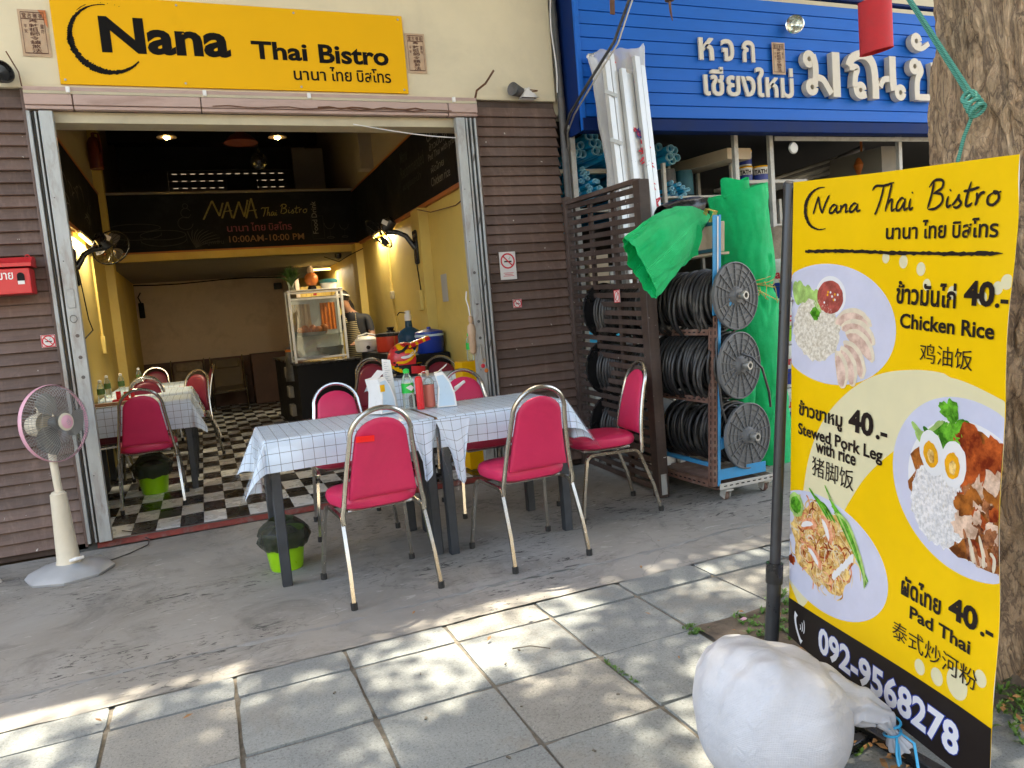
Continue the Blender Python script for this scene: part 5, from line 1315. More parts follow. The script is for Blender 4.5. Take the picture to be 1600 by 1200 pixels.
rp('front_rail', 2.95, 3.40, 3.930, 3.936, .085, .125, 'frame_w'); rp('front_rail', 2.955, 3.33, 3.945, 3.949, .145, .215, 'rackblue')
rp('base_rail', 3.385, 3.39, 3.94, 4.88, .085, .125, 'frame_w'); rp('base_rail', 2.93, 3.39, 4.86, 4.864, .085, .125, 'frame_w')
rp('base_board', 2.96, 3.38, 3.98, 4.85, .075, .084, 'rackrust')
# slots in the angle steel
sl_ = MB()
for k in range(26): sl_.bx(2.9155, 2.9205, 3.9405, 3.9432, .14+k*.041, .163+k*.041)
for z in (1.10, .665, .122):
    for k in range(16): sl_.bx(2.8985, 2.8998, 4.02+k*.052, 4.045+k*.052, z-.004, z+.004)
for k in range(9): sl_.bx(2.98+k*.046, 3.004+k*.046, 3.9285, 3.9298, .102, .109)
for k in range(26): sl_.bx(2.9035, 2.9048, 3.963, 3.970, .14+k*.041, .163+k*.041)
put('slots', shear(sl_), 'black', rk, smooth=False)
def bracket_arm(z):
    m = MB(); x0, x1 = 2.965+.0, 3.10
    m.add([(x0, 3.936, z-.075), (x0, 3.936, z-.005), (x1, 3.936, z+.005), (x1+.01, 3.936, z-.03), (x0, 3.942, z-.075), (x0, 3.942, z-.005), (x1, 3.942, z+.005), (x1+.01, 3.942, z-.03)],
          [(0, 1, 2, 3), (7, 6, 5, 4), (0, 4, 5, 1), (1, 5, 6, 2), (2, 6, 7, 3), (3, 7, 4, 0)])
    m.bx(x0, x1, 3.936, 3.99, z-.006, z-.002)
    put('bracket_arm', shear(m), 'rackblue', rk, smooth=False)
for z in (1.31, .87, .42): bracket_arm(z)
for (x, y) in ((3.03, 3.96), (3.36, 3.98), (3.0, 4.84), (3.34, 4.84)):
    cs = put('castor', MB().bx(x-.03, x+.03, y-.03, y+.03, .068, .078).box((x-.022, y+.015, .048), (.004, .05, .055), rotm(.3, 0, 0)).box((x+.022, y+.015, .048), (.004, .05, .055), rotm(.3, 0, 0)), 'frame_w', rk, smooth=False)
    put('wheel', MB().lathe([(0, -.014), (.028, -.013), (.034, -.006), (.034, .006), (.028, .013), (0, .014)], (x, y+.024, .034), (1, 0, 0), 18), 'rackrust', cs)
rp('top_board', 2.93, 3.05, 3.97, 4.9, 1.585, 1.60, 'carton')

def reel(label, loose=1.0, seed=0, front=True):
    t = thing('cable_reel', label, 'cable reel', group='black cable reels on the rack')
    R = .213; rv = random.Random(seed+5)
    for nm, y in (('flange', 0.0), ('flange', .56)):
        m = MB().lathe([(.055, -.004), (R, -.004), (R+.004, -.009), (R+.004, .009), (R, .004), (.055, .004)], (0, y, 0), (0, 1, 0), 40)
        fl_ = put(nm, m, 'reel' if y == 0 else 'blackg', t, local=True)
        if y == 0 and front:
            rb = MB()
            for k in range(16):
                a = 2*pi*k/16+.12
                rb.box((cos(a)*.135, -.009, sin(a)*.135), (.155, .010, .0045), Matrix.Rotation(-a, 3, 'Y'))
            for r_ in (.105, .140, .175):
                rb.tube([(r_*cos(a), -.008, r_*sin(a)) for a in [2*pi*k/36 for k in range(36)]], .0035, 4, closed=True)
            rb.tube([(R*cos(a), -.009, R*sin(a)) for a in [2*pi*k/40 for k in range(40)]], .006, 5, closed=True)
            put('ribs', rb, 'reel', fl_, local=True, angle=25)
    put('hub', MB().lathe([(.072, 0), (.060, -.012), (.045, -.035), (.0, -.037)], (0, 0, 0), (0, 1, 0), 20), 'reel', t, local=True)
    put('drum', MB().cyl((0, .005, 0), (0, .555, 0), .10, 20), 'reel', t, local=True)
    if front:
        put('axle_pipe', MB().lathe([(.016, -.05), (.016, -.085), (.027, -.085), (.029, -.078), (.029, -.06), (.020, -.055), (.020, -.02)], (0, 0, 0), (0, 1, 0), 20), 'pipegrey', t, local=True)
    r = random.Random(seed)
    for layer, (rad, turns) in enumerate(((.125, 13), (.155, 15), (.178*loose, 15))):
        P = []; n = turns*22
        for k in range(n+1):
            a = 2*pi*k/22; f = k/n
            y = .03+.49*f+.010*sin(k*.37+seed)*noise.noise(Vector((k*.03, layer, seed)))*2
            rd = rad*(1+.10*noise.noise(Vector((k*.04, layer*3, seed))))
            sag = (.05*loose if layer == 2 else .012)*max(0, noise.noise(Vector((k/22*.45, 5, seed)))+.30)
            P.append((rd*cos(a), y, rd*sin(a)-sag*(1-sin(a))))
        put('cable_coil', MB().tube(P, .0125, 6), 'cable', t, local=True, angle=80)
    P = []
    for k in range(60):
        a = 2*pi*k/22; P.append((.17*cos(a)*(1+.12*sin(k*.2)), .06+.10*abs(sin(k*.05+seed)), .17*sin(a)-.05*(1-sin(a))*loose))
    put('loose_loop', MB().tube(P, .009, 6), 'cable', t, local=True)
    return t
RZ = radians(13)
rx = [(3.180, 3.955, 1.315), (3.180, 3.955, .868), (3.215, 3.955, .402)]
labs = [('top cable reel at the front of the rack, below the beige carton', 1.0), ('middle cable reel at the front of the rack with a loose loop', 1.16), ('bottom cable reel at the front of the rack, thick dusty coils', 1.02)]
for k in range(3):
    o = reel(labs[k][0], labs[k][1], k*7+1); o.location = rx[k]; o.rotation_euler = ([0, .03, -.02][k], [.5, 1.1, 2.3][k], RZ+[0, .07, -.05][k])
bk = reel('black reel deep in the rack behind the top reel', .9, 31, False); bk.location = (3.05, 4.66, 1.28); bk.rotation_euler = (0, 0, RZ)
for z, w in ((.84, 'middle'), (.40, 'bottom')):
    c = copy_tree(bk, (3.04, 4.66, z), RZ); c['label'] = 'black reel deep in the rack behind the %s reel' % w
solo('cable_end', MB().tube([(3.08, 4.0, 1.20), (2.99, 3.93, 1.02), (2.985, 3.92, .84), (3.0, 3.925, .62), (3.05, 3.93, .46), (3.09, 3.95, .40)], .008, 6), 'cable', 'cable end dangling down the front of the reel rack', 'cable')
solo('cable_end', MB().tube([(3.15, 3.90, .95), (3.22, 3.88, .92), (3.30, 3.88, .84), (3.345, 3.88, .68), (3.36, 3.89, .58)], .008, 6), 'cable', 'short cable end hanging right of the middle reel', 'cable')
rg = MB().grid(lambda u, v: (3.08+.34*u, 3.99+.2*v, .155+.055*sin(pi*u)*(1-.6*v)+.02*noise.noise(Vector((u*9, v*9, 0)))), 24, 12)
solo('brown_rag', rg, 'sackcloth', 'crumpled brown rag under the bottom cable reel', 'rag', angle=80)
cb = thing('beige_carton', 'beige carton with dark blue printing on top of the reel rack', 'carton', (3.2, 4.3, 1.61))
put('box', shear(MB().bx(2.945, 3.03, 3.99, 4.62, 1.605, 1.795, .004), .072), 'carton', cb)
put('box_stripe', shear(MB().bx(2.9425, 2.9445, 3.99, 4.62, 1.606, 1.628).bx(2.9425, 2.9445, 3.99, 4.62, 1.772, 1.794), .072), 'teal', cb, smooth=False)
cm = text_mb('ARA', lambda u, w: (2.941+.072*w, 4.50-u, w), .12, .34, 1.66, 1.725, .02); put('lettering', cm, 'teal', cb, smooth=False)
# black roll lying on the carton
br = MB()
def brf(u, v):
    a = 2*pi*u; p = Vector((2.99+.30*v, 4.45-.02*v, 1.905+.05*v)); r_ = .070*(1+.12*noise.noise(Vector((cos(a)*2, sin(a)*2, v*4))))*(.75+.35*sin(pi*(.15+.7*v)))
    return p+Vector((-.1*cos(a)*r_, cos(a)*r_*1.2, sin(a)*r_))
br.grid(brf, 24, 12); br.cyl((3.285, 4.43, 1.955), (3.275, 4.43, 1.953), .055, 20)
solo('black_sheet_roll', br, 'blackg', 'black plastic roll lying behind the green net on the carton', 'roll', angle=60)
# upright green net roll
def netr(u, v):
    a = 2*pi*u; z = 2.10*v
    r_ = .215+.012*noise.noise(Vector((cos(a)*2, sin(a)*2, z*3)))-.035*math.exp(-((z-1.36)/.07)**2)-.014*max(0, .14-abs(noise.noise(Vector((cos(a)*1.6, sin(a)*1.6, z*2.4+2)))))/.14+.05*max(0, .5-z)*.9+.008*noise.noise(Vector((cos(a)*8, sin(a)*8, z*9)))
    tx = -.02*cos(a)*0
    zz = z+(.05*cos(a) if v > .985 else 0)+(.0 if z > .3 else .0)
    return (4.00-.055*z+r_*cos(a)*1.06+.03*max(0, .4-z), 4.74+r_*sin(a), zz)
nr = MB().grid(netr, 72, 110, lambda u, v: (u*1.4, v*2.1))
def netin(u, v):
    a = 2*pi*u; r_ = .19-.10*v; return (3.885+r_*cos(a), 4.74+r_*sin(a), 2.10-.05*v+.05*cos(a))
nr.grid(netin, 40, 4, lambda u, v: (u, v))
def coreg(u, v):
    a = 2*pi*u; return (3.865+.105*cos(a), 4.74+.105*sin(a), 1.98+.20*v+.02*cos(a*2))
nr.grid(coreg, 32, 4, lambda u, v: (u*.6, v*.2))
solo('green_net_roll', nr, 'net', 'tall upright roll of bright green shade net behind the reel rack', 'net roll', angle=80)
def netl(u, v):
    a = 2*pi*u; p = Vector((3.60+.10*v, 4.50, 0))+Vector((0, 0, .05+.9*v)); r_ = .055+.02*noise.noise(Vector((cos(a)*2, sin(a)*2, v*6)))
    return p+Vector((cos(a)*r_*1.4, sin(a)*r_, .02*noise.noise(Vector((u*5, v*9, 0)))))
solo('green_net_fold', MB().grid(netl, 30, 40), 'net', 'loose green net fold between the reels and the tall green roll', 'net', angle=80)
tw = MB()
for k in range(4):
    zz0 = 1.37+.018*k; tw.tube([(3.925+(.205+.003*k)*cos(a), 4.74+(.19+.003*k)*sin(a), zz0+.02*sin(a*2+k)) for a in [2*pi*j/28 for j in range(28)]], .0035, 4, closed=True)
for k in range(7):
    b = Vector((3.76+.05*k, 4.51+.004*k, 1.40-.02*(k % 3))); tw.tube([b, b+Vector((.03*sin(k*2), -.03, -.04)), b+Vector((.06*sin(k*3+1), -.04, -.10-.03*(k % 2)))], .003, 4)
tw.tube([(3.48, 4.2, 1.50), (3.50, 4.15, 1.38), (3.70, 4.35, 1.34), (4.06, 4.54, 1.24)], .004, 4)
solo('yellow_twine', tw, 'twine', 'yellow twine tied round the tall green net roll', 'twine')
tw = MB()
for k in range(3): tw.tube([(3.03+.012*k, 3.98, 1.79), (3.035+.012*k, 3.93, 1.85), (3.045+.012*k, 4.03, 1.88), (3.05+.012*k, 4.1, 1.80)], .0035, 4)
solo('yellow_twine', tw, 'twine', 'yellow twine knotted at the top corner of the beige carton', 'twine')
# draped green net, an open-ended sleeve
def sleeve(u, v):
    a = 2*pi*u
    p0, p1, p2, p3 = Vector((3.12, 4.10, 1.845)), Vector((2.95, 4.04, 1.86)), Vector((2.76, 3.98, 1.76)), Vector((2.45, 3.93, 1.545))
    t_ = v; c = p0*(1-t_)**3+p1*3*t_*(1-t_)**2+p2*3*t_*t_*(1-t_)+p3*t_**3
    d = (p3-p0).normalized(); sd = Vector((0, 1, 0)); up = sd.cross(d)*-1
    up = Vector((-d.z, 0, d.x)); up = up if up.z > 0 else -up
    w = .012+.155*min(1, t_*1.25)**.8; th = .012+.07*min(1, t_*1.3)
    lump = 1.06+.14*noise.noise(Vector((cos(a)*1.5, sin(a)*1.5, t_*4)))-.16*max(0, .18-abs(noise.noise(Vector((cos(a)*2.2, sin(a)*2.2, t_*2.2+4)))))/.18*t_+.05*noise.noise(Vector((cos(a)*5, sin(a)*5, t_*10)))
    q = c+up*(w*cos(a)*lump)+sd*(th*sin(a)*lump)
    if cos(a) < -.2: q.z -= .05*t_*(-cos(a)); q.x += .05*t_*(-cos(a))
    if v > .97: q += Vector((.02*noise.noise(Vector((cos(a)*3, sin(a)*3, 7))), 0, .02*noise.noise(Vector((cos(a)*3, sin(a)*3, 3)))))
    return q
solo('draped_green_net', MB().grid(sleeve, 64, 60, lambda u, v: (v*.8, u*.9)), 'net', 'loose sleeve of green net draped over the carton, its open end over the screen', 'net', angle=80)
def netflap(u, v): return (2.66+.30*u+.02*sin(v*5), 3.985+.01*sin(u*9), 1.80-.02*u-(.34-.15*u)*v+.02*noise.noise(Vector((u*4, v*4, 1))))
solo('net_hem', MB().grid(netflap, 20, 16, lambda u, v: (u*.4, v*.35)), 'net', 'lower hem of the draped net hanging in front of the slatted screen top', 'net', angle=80)

# ---------------------------------------------------------------- standing fan
fan = thing('standing_fan', 'ivory pedestal fan with a pink ring and round grey base by the left pillar', 'fan', (-.93, 5.10, 0))
FX, FY_ = -.885, 5.12
bs_ = MB()
oct_ = []
for k in range(8):
    a = pi/8+pi/4*k; oct_.append((cos(a), sin(a)))
vs = []; 
for (s, z) in ((.235, .004), (.24, .018), (.215, .045), (.10, .075), (.0, .08)):
    for k in range(32):
        a = 2*pi*k/32; m_ = cos(pi/8)/cos(((a) % (pi/4))-pi/8); r_ = s*(m_*.9+.1); vs.append((FX+r_*cos(a), FY_+r_*sin(a), z))
fs = [(i*32+k, i*32+(k+1) % 32, (i+1)*32+(k+1) % 32, (i+1)*32+k) for i in range(4) for k in range(32)]
bs_.add(vs, fs); put('base', bs_, 'fangrey', fan)
put('column', MB().lathe([(.070, .075), (.062, .10), (.050, .35), (.044, .495), (.036, .50), (.036, .506), (.030, .51)], (FX, FY_, 0), (-.01, 0, 1), 24), 'fanwhite', fan)
put('button_panel', MB().box((FX+.05, FY_-.075, .105), (.055, .13, .02), rotm(-.25, 0, .5), .006), 'white', fan)
for k in range(4): put('button', MB().box((FX+.035+.012*k*.9, FY_-.055-.02*k*.9, .119-.004*k), (.03, .008, .008), rotm(-.25, 0, .5), .002), 'fanwhite', fan)
put('pole', MB().cyl((FX, FY_, .5), (FX-.008, FY_, .78), .021, 16), 'fanwhite', fan)
put('neck', MB().tube([(FX-.008, FY_, .75), (FX-.014, FY_, .84), (FX-.02, FY_-.004, .90)], [.027, .032, .03], 12), 'fanwhite', fan)
fd = Vector((.78, -.62, .06)).normalized()     # blowing towards the tables
HC = Vector((FX+.030, FY_-.01, .915))
put('motor', MB().lathe([(0, -.16), (.035, -.155), (.062, -.13), (.072, -.08), (.072, -.03), (.0, -.028)], HC-fd*.03, fd, 24), 'fanwhite', fan)
put('knob', MB().cyl(HC-fd*.11+Vector((0, 0, .07)), HC-fd*.11+Vector((0, 0, .105)), .008, 8).cyl(HC-fd*.11+Vector((0, 0, .10)), HC-fd*.11+Vector((0, 0, .108)), .014, 10), 'fanwhite', fan)
q = Vector((0, 0, 1)).rotation_difference(fd)
gf = lambda r_, a, z: HC+fd*.0+q @ Vector((r_*cos(a), r_*sin(a), z))
RG = .222
wires = MB()
for k in range(72):
    a = 2*pi*k/72+.0
    P = [gf(r_, a+.0012*0, z) for r_, z in ((.052, .088), (.10, .086), (.15, .078), (.195, .055), (RG, .012))]
    wires.tube(P, .0015, 3, caps=False)
put('front_guard', wires, 'fanwire', fan, smooth=False)
wires = MB()
for k in range(60):
    a = 2*pi*k/60
    P = [gf(r_, a, z) for r_, z in ((.05, -.055), (.12, -.06), (.19, -.045), (RG, -.008))]
    wires.tube(P, .0011, 3, caps=False)
for r_, z in ((.12, -.06), (.17, -.05)): wires.tube([gf(r_, 2*pi*k/40, z) for k in range(40)], .0011, 3, closed=True)
put('rear_guard', wires, 'fanwire', fan, smooth=False)
wires = MB()
for r_, z in ((.15, .078), (.195, .055)): wires.tube([gf(r_, 2*pi*k/48, z) for k in range(48)], .0012, 3, closed=True)
put('guard_ring', wires, 'fanwire', fan, smooth=False)
put('rim', MB().grid(lambda u, v: gf(RG+.003+.004*sin(pi*v), 2*pi*u, -.013+.028*v), 56, 4), 'fanpink', fan, angle=60)
put('hub_cap', MB().lathe([(.052, 0), (.052, .006), (.045, .010), (0, .012)], HC+fd*.084, fd, 28), 'fanwhite', fan)
put('badge', MB().lathe([(.040, 0), (.036, .003), (0, .004)], HC+fd*.0965, fd, 24), 'fanpink', fan)
bm = MB()
for k in range(3): stroke(bm, [(-.018+.005*k, .012-.010*k), (0, .020-.011*k), (.018, .010-.010*k)], .003, lambda u, w: HC+fd*.102+q @ Vector((w, u, 0)), n=4)
put('badge_mark', bm, 'fangrey', fan, smooth=False)
for k in range(3):
    a0 = 2*pi*k/3+.5
    def bl(u, v): 
        r_ = .035+.155*v; a = a0+(u-.5)*(1.25*sin(pi*(.22+.62*v)))+.35*v; return gf(r_, a, .02+.032*(u-.5)*(1-.3*v))
    put('blade', MB().grid(bl, 10, 10), 'blade', fan, angle=80)
put('blade_hub', MB().lathe([(.0, -.02), (.040, -.018), (.042, .02), (.036, .04), (0, .045)], HC+fd*.01, fd, 24), 'blade', fan)
put('power_cord', MB().tube([(FX+.16, FY_+.10, .008), (FX+.30, FY_+.22, .007), (FX+.40, FY_+.36, .008), (FX+.40, FY_+.5, .012), (FX+.30, FY_+.62, .05), (FX+.22, FY_+.72, .05)], .004, 6), 'cable', fan)
solo('white_pole_foot', MB().lathe([(.045, .004), (.03, .03), (.018, .08), (.016, .4)], (-1.30, 5.22, 0), n=14), 'white', 'white stand foot at the far left edge beside the pillar', 'stand')
# ---------------------------------------------------------------- things on the outdoor tables
TZ = .800
def dispenser(x, y, rz, label, sticker=True):
    # scaled up below to the size seen on the table
    t = thing('napkin_dispenser', label, 'napkin dispenser', (x, y, TZ), rz, group='curved napkin dispensers')
    # curved wedge profile in the xz plane, width along y
    pr = [(.0, 0), (.085, 0), (.080, .06), (.062, .115), (.035, .155), (.0, .150), (.012, .09)]
    m = MB(); n = len(pr)
    m.add([(p[0]-.04, yy, p[1]) for yy in (-.05, .05) for p in pr], [tuple(range(n))[::-1], tuple(range(n, 2*n))]+[(i, (i+1) % n, n+(i+1) % n, n+i) for i in range(n)])
    put('case', m, 'white', t, local=True, angle=50)
    put('side_panel', MB().add([(p[0]*.82-.033, -.0515, p[1]*.88+.006) for p in pr], [tuple(range(n))]), 'paleblue', t, local=True, smooth=False)
    put('napkin', MB().add([(-.03, -.03, .148), (-.03, .03, .148), (.02, .035, .185), (.015, -.03, .18)], [(0, 1, 2, 3)]), 'whitepaper', t, local=True, smooth=False)
    if sticker: put('sticker', MB().bx(-.036, -.012, -.0535, -.052, .095, .125), 'signyel', t, local=True, smooth=False)
    t.scale = (1.4, 1.3, 1.38)
    return t
dispenser(.955, 4.50, radians(25), 'white curved napkin dispenser left of the water bottle')
dispenser(1.335, 4.42, radians(-15), 'white and pale blue napkin dispenser beside the sauce bottle', False)
solo('straw_bundle', MB().box((1.475, 4.55, .905), (.085, .018, .018), rotm(0, -.45, .2), .004).box((1.47, 4.56, .89), (.08, .012, .012), rotm(0, -.6, .1), .003), 'white', 'white folding holder sticking out behind the right napkin dispenser', 'holder')
t = thing('menu_stand', 'tall narrow white menu card standing between the dispenser and the bottle', 'menu card', (1.04, 4.60, TZ), group=None)
put('card', MB().add([(1.01, 4.60, TZ), (1.075, 4.585, TZ), (1.06, 4.61, 1.105), (1.01, 4.625, 1.115), (1.005, 4.64, TZ), (1.07, 4.63, TZ)], [(0, 1, 2, 3), (5, 4, 3, 2)]), 'whitepaper', t, smooth=False)
m = MB()
for k in range(22):
    z = TZ+.03+.0125*k; f_ = (z-TZ)/.31; stroke(m, [(1.018, z), (1.028+.028*((k*7) % 5)/5, z)], .0028, lambda u, w: (u, 4.5965-.23*(u-1.01)+.021*(w-TZ)/.31-.001, w), taper=False, n=1)
put('small_print', m, 'fangrey', t, smooth=False)
def bottle(x, y, z, label, h=.235, r=.032, cap='lime', lab='greenlab', group=None):
    t = thing('water_bottle', label, 'bottle', (x, y, z), group=group)
    put('bottle_body', MB().lathe([(0, .0), (r*.9, .0), (r, .008), (r, h*.30), (r*.95, h*.33), (r, h*.36), (r, h*.62), (r*.8, h*.76), (r*.42, h*.86), (r*.4, h*.90)], (x, y, z), n=24), 'bottle', t)
    put('label_band', MB().lathe([(r+.001, h*.40), (r+.001, h*.63)], (x, y, z), n=24), lab, t)
    put('cap', MB().lathe([(r*.5, h*.88), (r*.52, h*.90), (r*.52, h*.97), (0, h)], (x, y, z), n=18), cap, t)
    return t
wb = bottle(1.125, 4.50, TZ, 'clear water bottle with a green cap and label beside the menu card', .25, .037, 'greenlab')
put('label_patch', MB().add([(1.125-.022+.0, 4.4615, TZ+.135), (1.125+.012, 4.4605, TZ+.112), (1.125+.03, 4.463, TZ+.130), (1.125+.012, 4.4605, TZ+.150)], [(0, 1, 2, 3)]), 'white', wb, smooth=False)
solo('red_tube', MB().lathe([(0, 0), (.023, .0), (.023, .175), (.021, .19), (.012, .198), (0, .199)], (1.175, 4.42, TZ), n=20), 'redbott', 'slim red chilli tube left of the sauce bottle', 'tube')
t = thing('sauce_bottle', 'clear squeeze bottle of pinkish sauce with a pointed nozzle', 'bottle', (1.245, 4.46, TZ))
put('bottle_body', MB().lathe([(0, 0), (.032, .002), (.034, .02), (.034, .135), (.033, .14)], (1.245, 4.46, TZ), n=22), 'sauce', t)
put('nozzle_cap', MB().lathe([(.0345, .14), (.0345, .158), (.020, .180), (.010, .190), (.008, .215), (.004, .217), (0, .217)], (1.245, 4.46, TZ), n=20), 'bottle', t)
put('cap_cover', MB().lathe([(.010, .195), (.011, .225), (0, .228)], (1.245, 4.46, TZ), n=12), 'paper', t)
put('cap_loop', MB().tube([(1.235+.02*cos(a)-.012, 4.455, TZ+.20+.022*sin(a)) for a in [pi*.2+pi*1.4*k/12 for k in range(13)]], .002, 5), 'white', t)
solo('white_jar', MB().lathe([(0, 0), (.028, 0), (.03, .01), (.03, .06), (.02, .075), (0, .077)], (1.18, 4.60, TZ), n=18), 'blackg', 'small dark jar behind the red tube', 'jar')

# waste bins with liners
def bin_(x, y, z, label, s=1.0):
    t = thing('waste_bin', label, 'bin', (x, y, z), group='lime bins with black liners')
    put('bucket', MB().lathe([(0, 0), (.085*s, 0), (.09*s, .01), (.118*s, .22*s), (.122*s, .225*s), (.112*s, .222*s), (.08*s, .012)], (x, y, z), n=28), 'lime', t)
    def lf(u, v):
        a = 2*pi*u; nz = noise.noise(Vector((cos(a)*3, sin(a)*3, v*3+x)))
        r_ = (.122+.02*sin(v*pi)+.022*nz+.012*noise.noise(Vector((cos(a)*9, sin(a)*9, v*5))))*s; zz = .13+.16*v+(.02*nz if v < .2 else 0)
        if v > .55: r_ *= 1-(v-.55)*.9
        return (x+r_*cos(a), y+r_*sin(a), z+zz*s)
    put('liner', MB().grid(lf, 44, 14), 'bagblack', t, angle=40)
    put('crumpled_bag', MB().lathe([(0, .24*s), (.05*s, .235*s), (.09*s, .20*s), (.09*s, .1*s), (0, .08)], (x, y, z), n=18), 'bagblack', t)
bin_(.30, 4.40, 0, 'lime bin with a clear black liner under the left outdoor table', 1.0)
bin_(-.52, 7.16, ZF, 'lime bin with a black bag under the first indoor table', 1.15)

# ---------------------------------------------------------------- indoors: blackboards
bd = thing('rear_blackboard', 'long blackboard with chalk lettering hung across the rear of the room', 'blackboard', (.6, 10.8, 2.46), group='blackboards around the room')
put('board', MB().bx(XL+.02, XR-.02, 10.79, 10.815, 2.475, 3.195), 'chalk', bd, smooth=False)
put('frame_rail', MB().bx(XL+.02, XR-.02, 10.775, 10.80, 3.197, 3.225), 'greywall', bd, smooth=False)
put('frame_rail', MB().bx(XL+.02, XR-.02, 10.775, 10.80, 2.455, 2.473), 'boardframe', bd, smooth=False)
MT['ch_y'] = plain('yellow chalk', (.22, .19, .06), .9, var=.3, scale=40, bmp=0)
MT['ch_w'] = plain('white chalk', (.16, .155, .14), .9, var=.3, scale=40, bmp=0)
MT['ch_p'] = plain('pink chalk', (.19, .05, .075), .9, var=.3, scale=40, bmp=0)
MT['ch_g'] = plain('faint chalk', (.035, .037, .035), .9, var=.4, scale=30, bmp=0)
MT['ch_o'] = plain('orange chalk', (.22, .12, .06), .9, var=.3, scale=40, bmp=0)
CF = wallfn(10.787)
m = MB()
xs = .17
def seg(*p, w=.012): stroke(m, list(p), w, CF, taper=False, jag=.3, n=2)
for (a, b_) in (((.20, 2.86), (.33, 3.10)), ((.33, 3.10), (.40, 2.90)), ((.40, 2.90), (.46, 3.07)), ((.43, 2.87), (.52, 3.08)), ((.52, 3.08), (.555, 2.87)), ((.46, 2.955), (.56, 2.965)),
                ((.57, 2.86), (.66, 3.08)), ((.66, 3.08), (.71, 2.88)), ((.71, 2.88), (.775, 3.10)), ((.73, 2.86), (.82, 3.12)), ((.82, 3.12), (.865, 2.855)), ((.765, 2.955), (.87, 2.965))):
    seg(a, b_); seg((a[0]+.012, a[1]), (b_[0]+.012, b_[1]), w=.006)
put('chalk_lettering', m, 'ch_y', bd, smooth=False)
# handwritten script, used on the board and on the street banner
GL = {'N': ([[(0, 0), (.10, .5), (.20, 1.0)], [(.20, 1.0), (.30, .5), (.46, .02)], [(.46, .02), (.58, .55), (.74, 1.02)]], .78),
      'a': ([[(.36, .40), (.22, .46), (.06, .26), (.06, .04), (.20, .04), (.34, .26), (.40, .42)], [(.40, .44), (.36, .16), (.42, .02), (.54, .10)]], .52),
      'n': ([[(.04, .44), (.06, .22), (.03, .0)], [(.04, .10), (.16, .36), (.28, .42), (.30, .22), (.30, .04), (.44, .08)]], .44),
      'T': ([[(.0, .84), (.16, 1.0), (.5, .98), (.95, 1.06)], [(.50, 1.0), (.44, .55), (.28, .02), (.20, -.06)]], .62),
      'h': ([[(.24, 1.06), (.16, .55), (.06, .0)], [(.08, .16), (.20, .38), (.32, .42), (.32, .18), (.36, .02), (.50, .10)]], .50),
      'i': ([[(.10, .42), (.07, .15), (.12, .02), (.24, .10)], [(.14, .60), (.17, .64)]], .26),
      'B': ([[(.20, .98), (.14, .5), (.04, .0)], [(.02, .80), (.22, 1.04), (.50, 1.0), (.50, .74), (.20, .56)], [(.20, .56), (.50, .50), (.56, .22), (.34, .0), (.06, -.02)]], .66),
      's': ([[(.0, .06), (.14, .26), (.22, .46)], [(.22, .46), (.20, .30), (.30, .12), (.18, -.02), (.04, .02)]], .34),
      't': ([[(.22, .86), (.14, .40), (.12, .06), (.22, .02), (.32, .12)], [(.0, .54), (.20, .56), (.50, .64)]], .38),
      'r': ([[(.05, .46), (.08, .24), (.04, .0)], [(.06, .20), (.18, .42), (.30, .44)]], .34),
      'o': ([[(.26, .44), (.08, .30), (.08, .06), (.24, .0), (.38, .18), (.34, .40), (.22, .44), (.30, .38), (.44, .44)]], .44),
      'F': ([[(.12, 1.0), (.08, .5), (.04, .0)], [(.08, .98), (.5, 1.04)], [(.08, .54), (.40, .58)]], .5),
      'm': ([[(.04, .44), (.06, .22), (.03, .0)], [(.05, .14), (.14, .40), (.22, .38), (.22, .02)], [(.24, .16), (.34, .42), (.42, .36), (.44, .02)]], .54),
      'l': ([[(.18, 1.05), (.10, .5), (.10, .04), (.22, .06)]], .24), 'd': ([[(.34, .40), (.14, .42), (.05, .16), (.16, .0), (.32, .14)], [(.46, 1.05), (.38, .5), (.36, .04), (.46, .06)]], .50),
      'D': ([[(.12, 1.0), (.08, .5), (.04, .0)], [(.02, .96), (.36, 1.0), (.56, .6), (.42, .12), (.02, .0)]], .64), 'k': ([[(.2, 1.0), (.12, .5), (.05, 0)], [(.36, .46), (.12, .22), (.38, .0)]], .44), 'u': ([[(.05, .42), (.06, .06), (.22, .04), (.34, .30)], [(.36, .42), (.36, .06), (.46, .06)]], .48)}
def script(mb, text, fn, x0, x1, y0, h, w, sl=.25, jag=.12, seed=0):
    tot = sum(GL[c][1] if c != ' ' else .55 for c in text); k = (x1-x0)/tot; x = x0
    for i, c in enumerate(text):
        if c == ' ': x += .55*k; continue
        for p in GL[c][0]: stroke(mb, [(x+q_[0]*k+(q_[1]-.3)*h*sl*0+q_[1]*h*sl*.3, y0+q_[1]*h) for q_ in p], w, fn, taper=True, jag=jag, seed=seed+i, n=6)
        x += GL[c][1]*k
    return mb
put('chalk_lettering', script(MB(), 'Thai', CF, .93, 1.14, 2.885, .105, .010), 'ch_y', bd, smooth=False)
put('chalk_lettering', script(MB(), 'Bistro', CF, 1.18, 1.54, 2.91, .115, .010), 'ch_y', bd, smooth=False)
words3(lambda b_, a0, a1, h: lettering(bd, b_, CF, .48+.83*a0, .48+.83*a1, 2.69, 2.69+.11*h, .006, 'ch_p', name='chalk_lettering'))
lettering(bd, '10:00AM-10:00 PM', CF, .49, 1.46, 2.55, 2.635, .004, 'ch_o', name='chalk_lettering')
lettering(bd, 'อยู่เพลิน', CF, .16, .42, 2.52, 2.60, .004, 'ch_g', name='chalk_lettering')
m = MB()
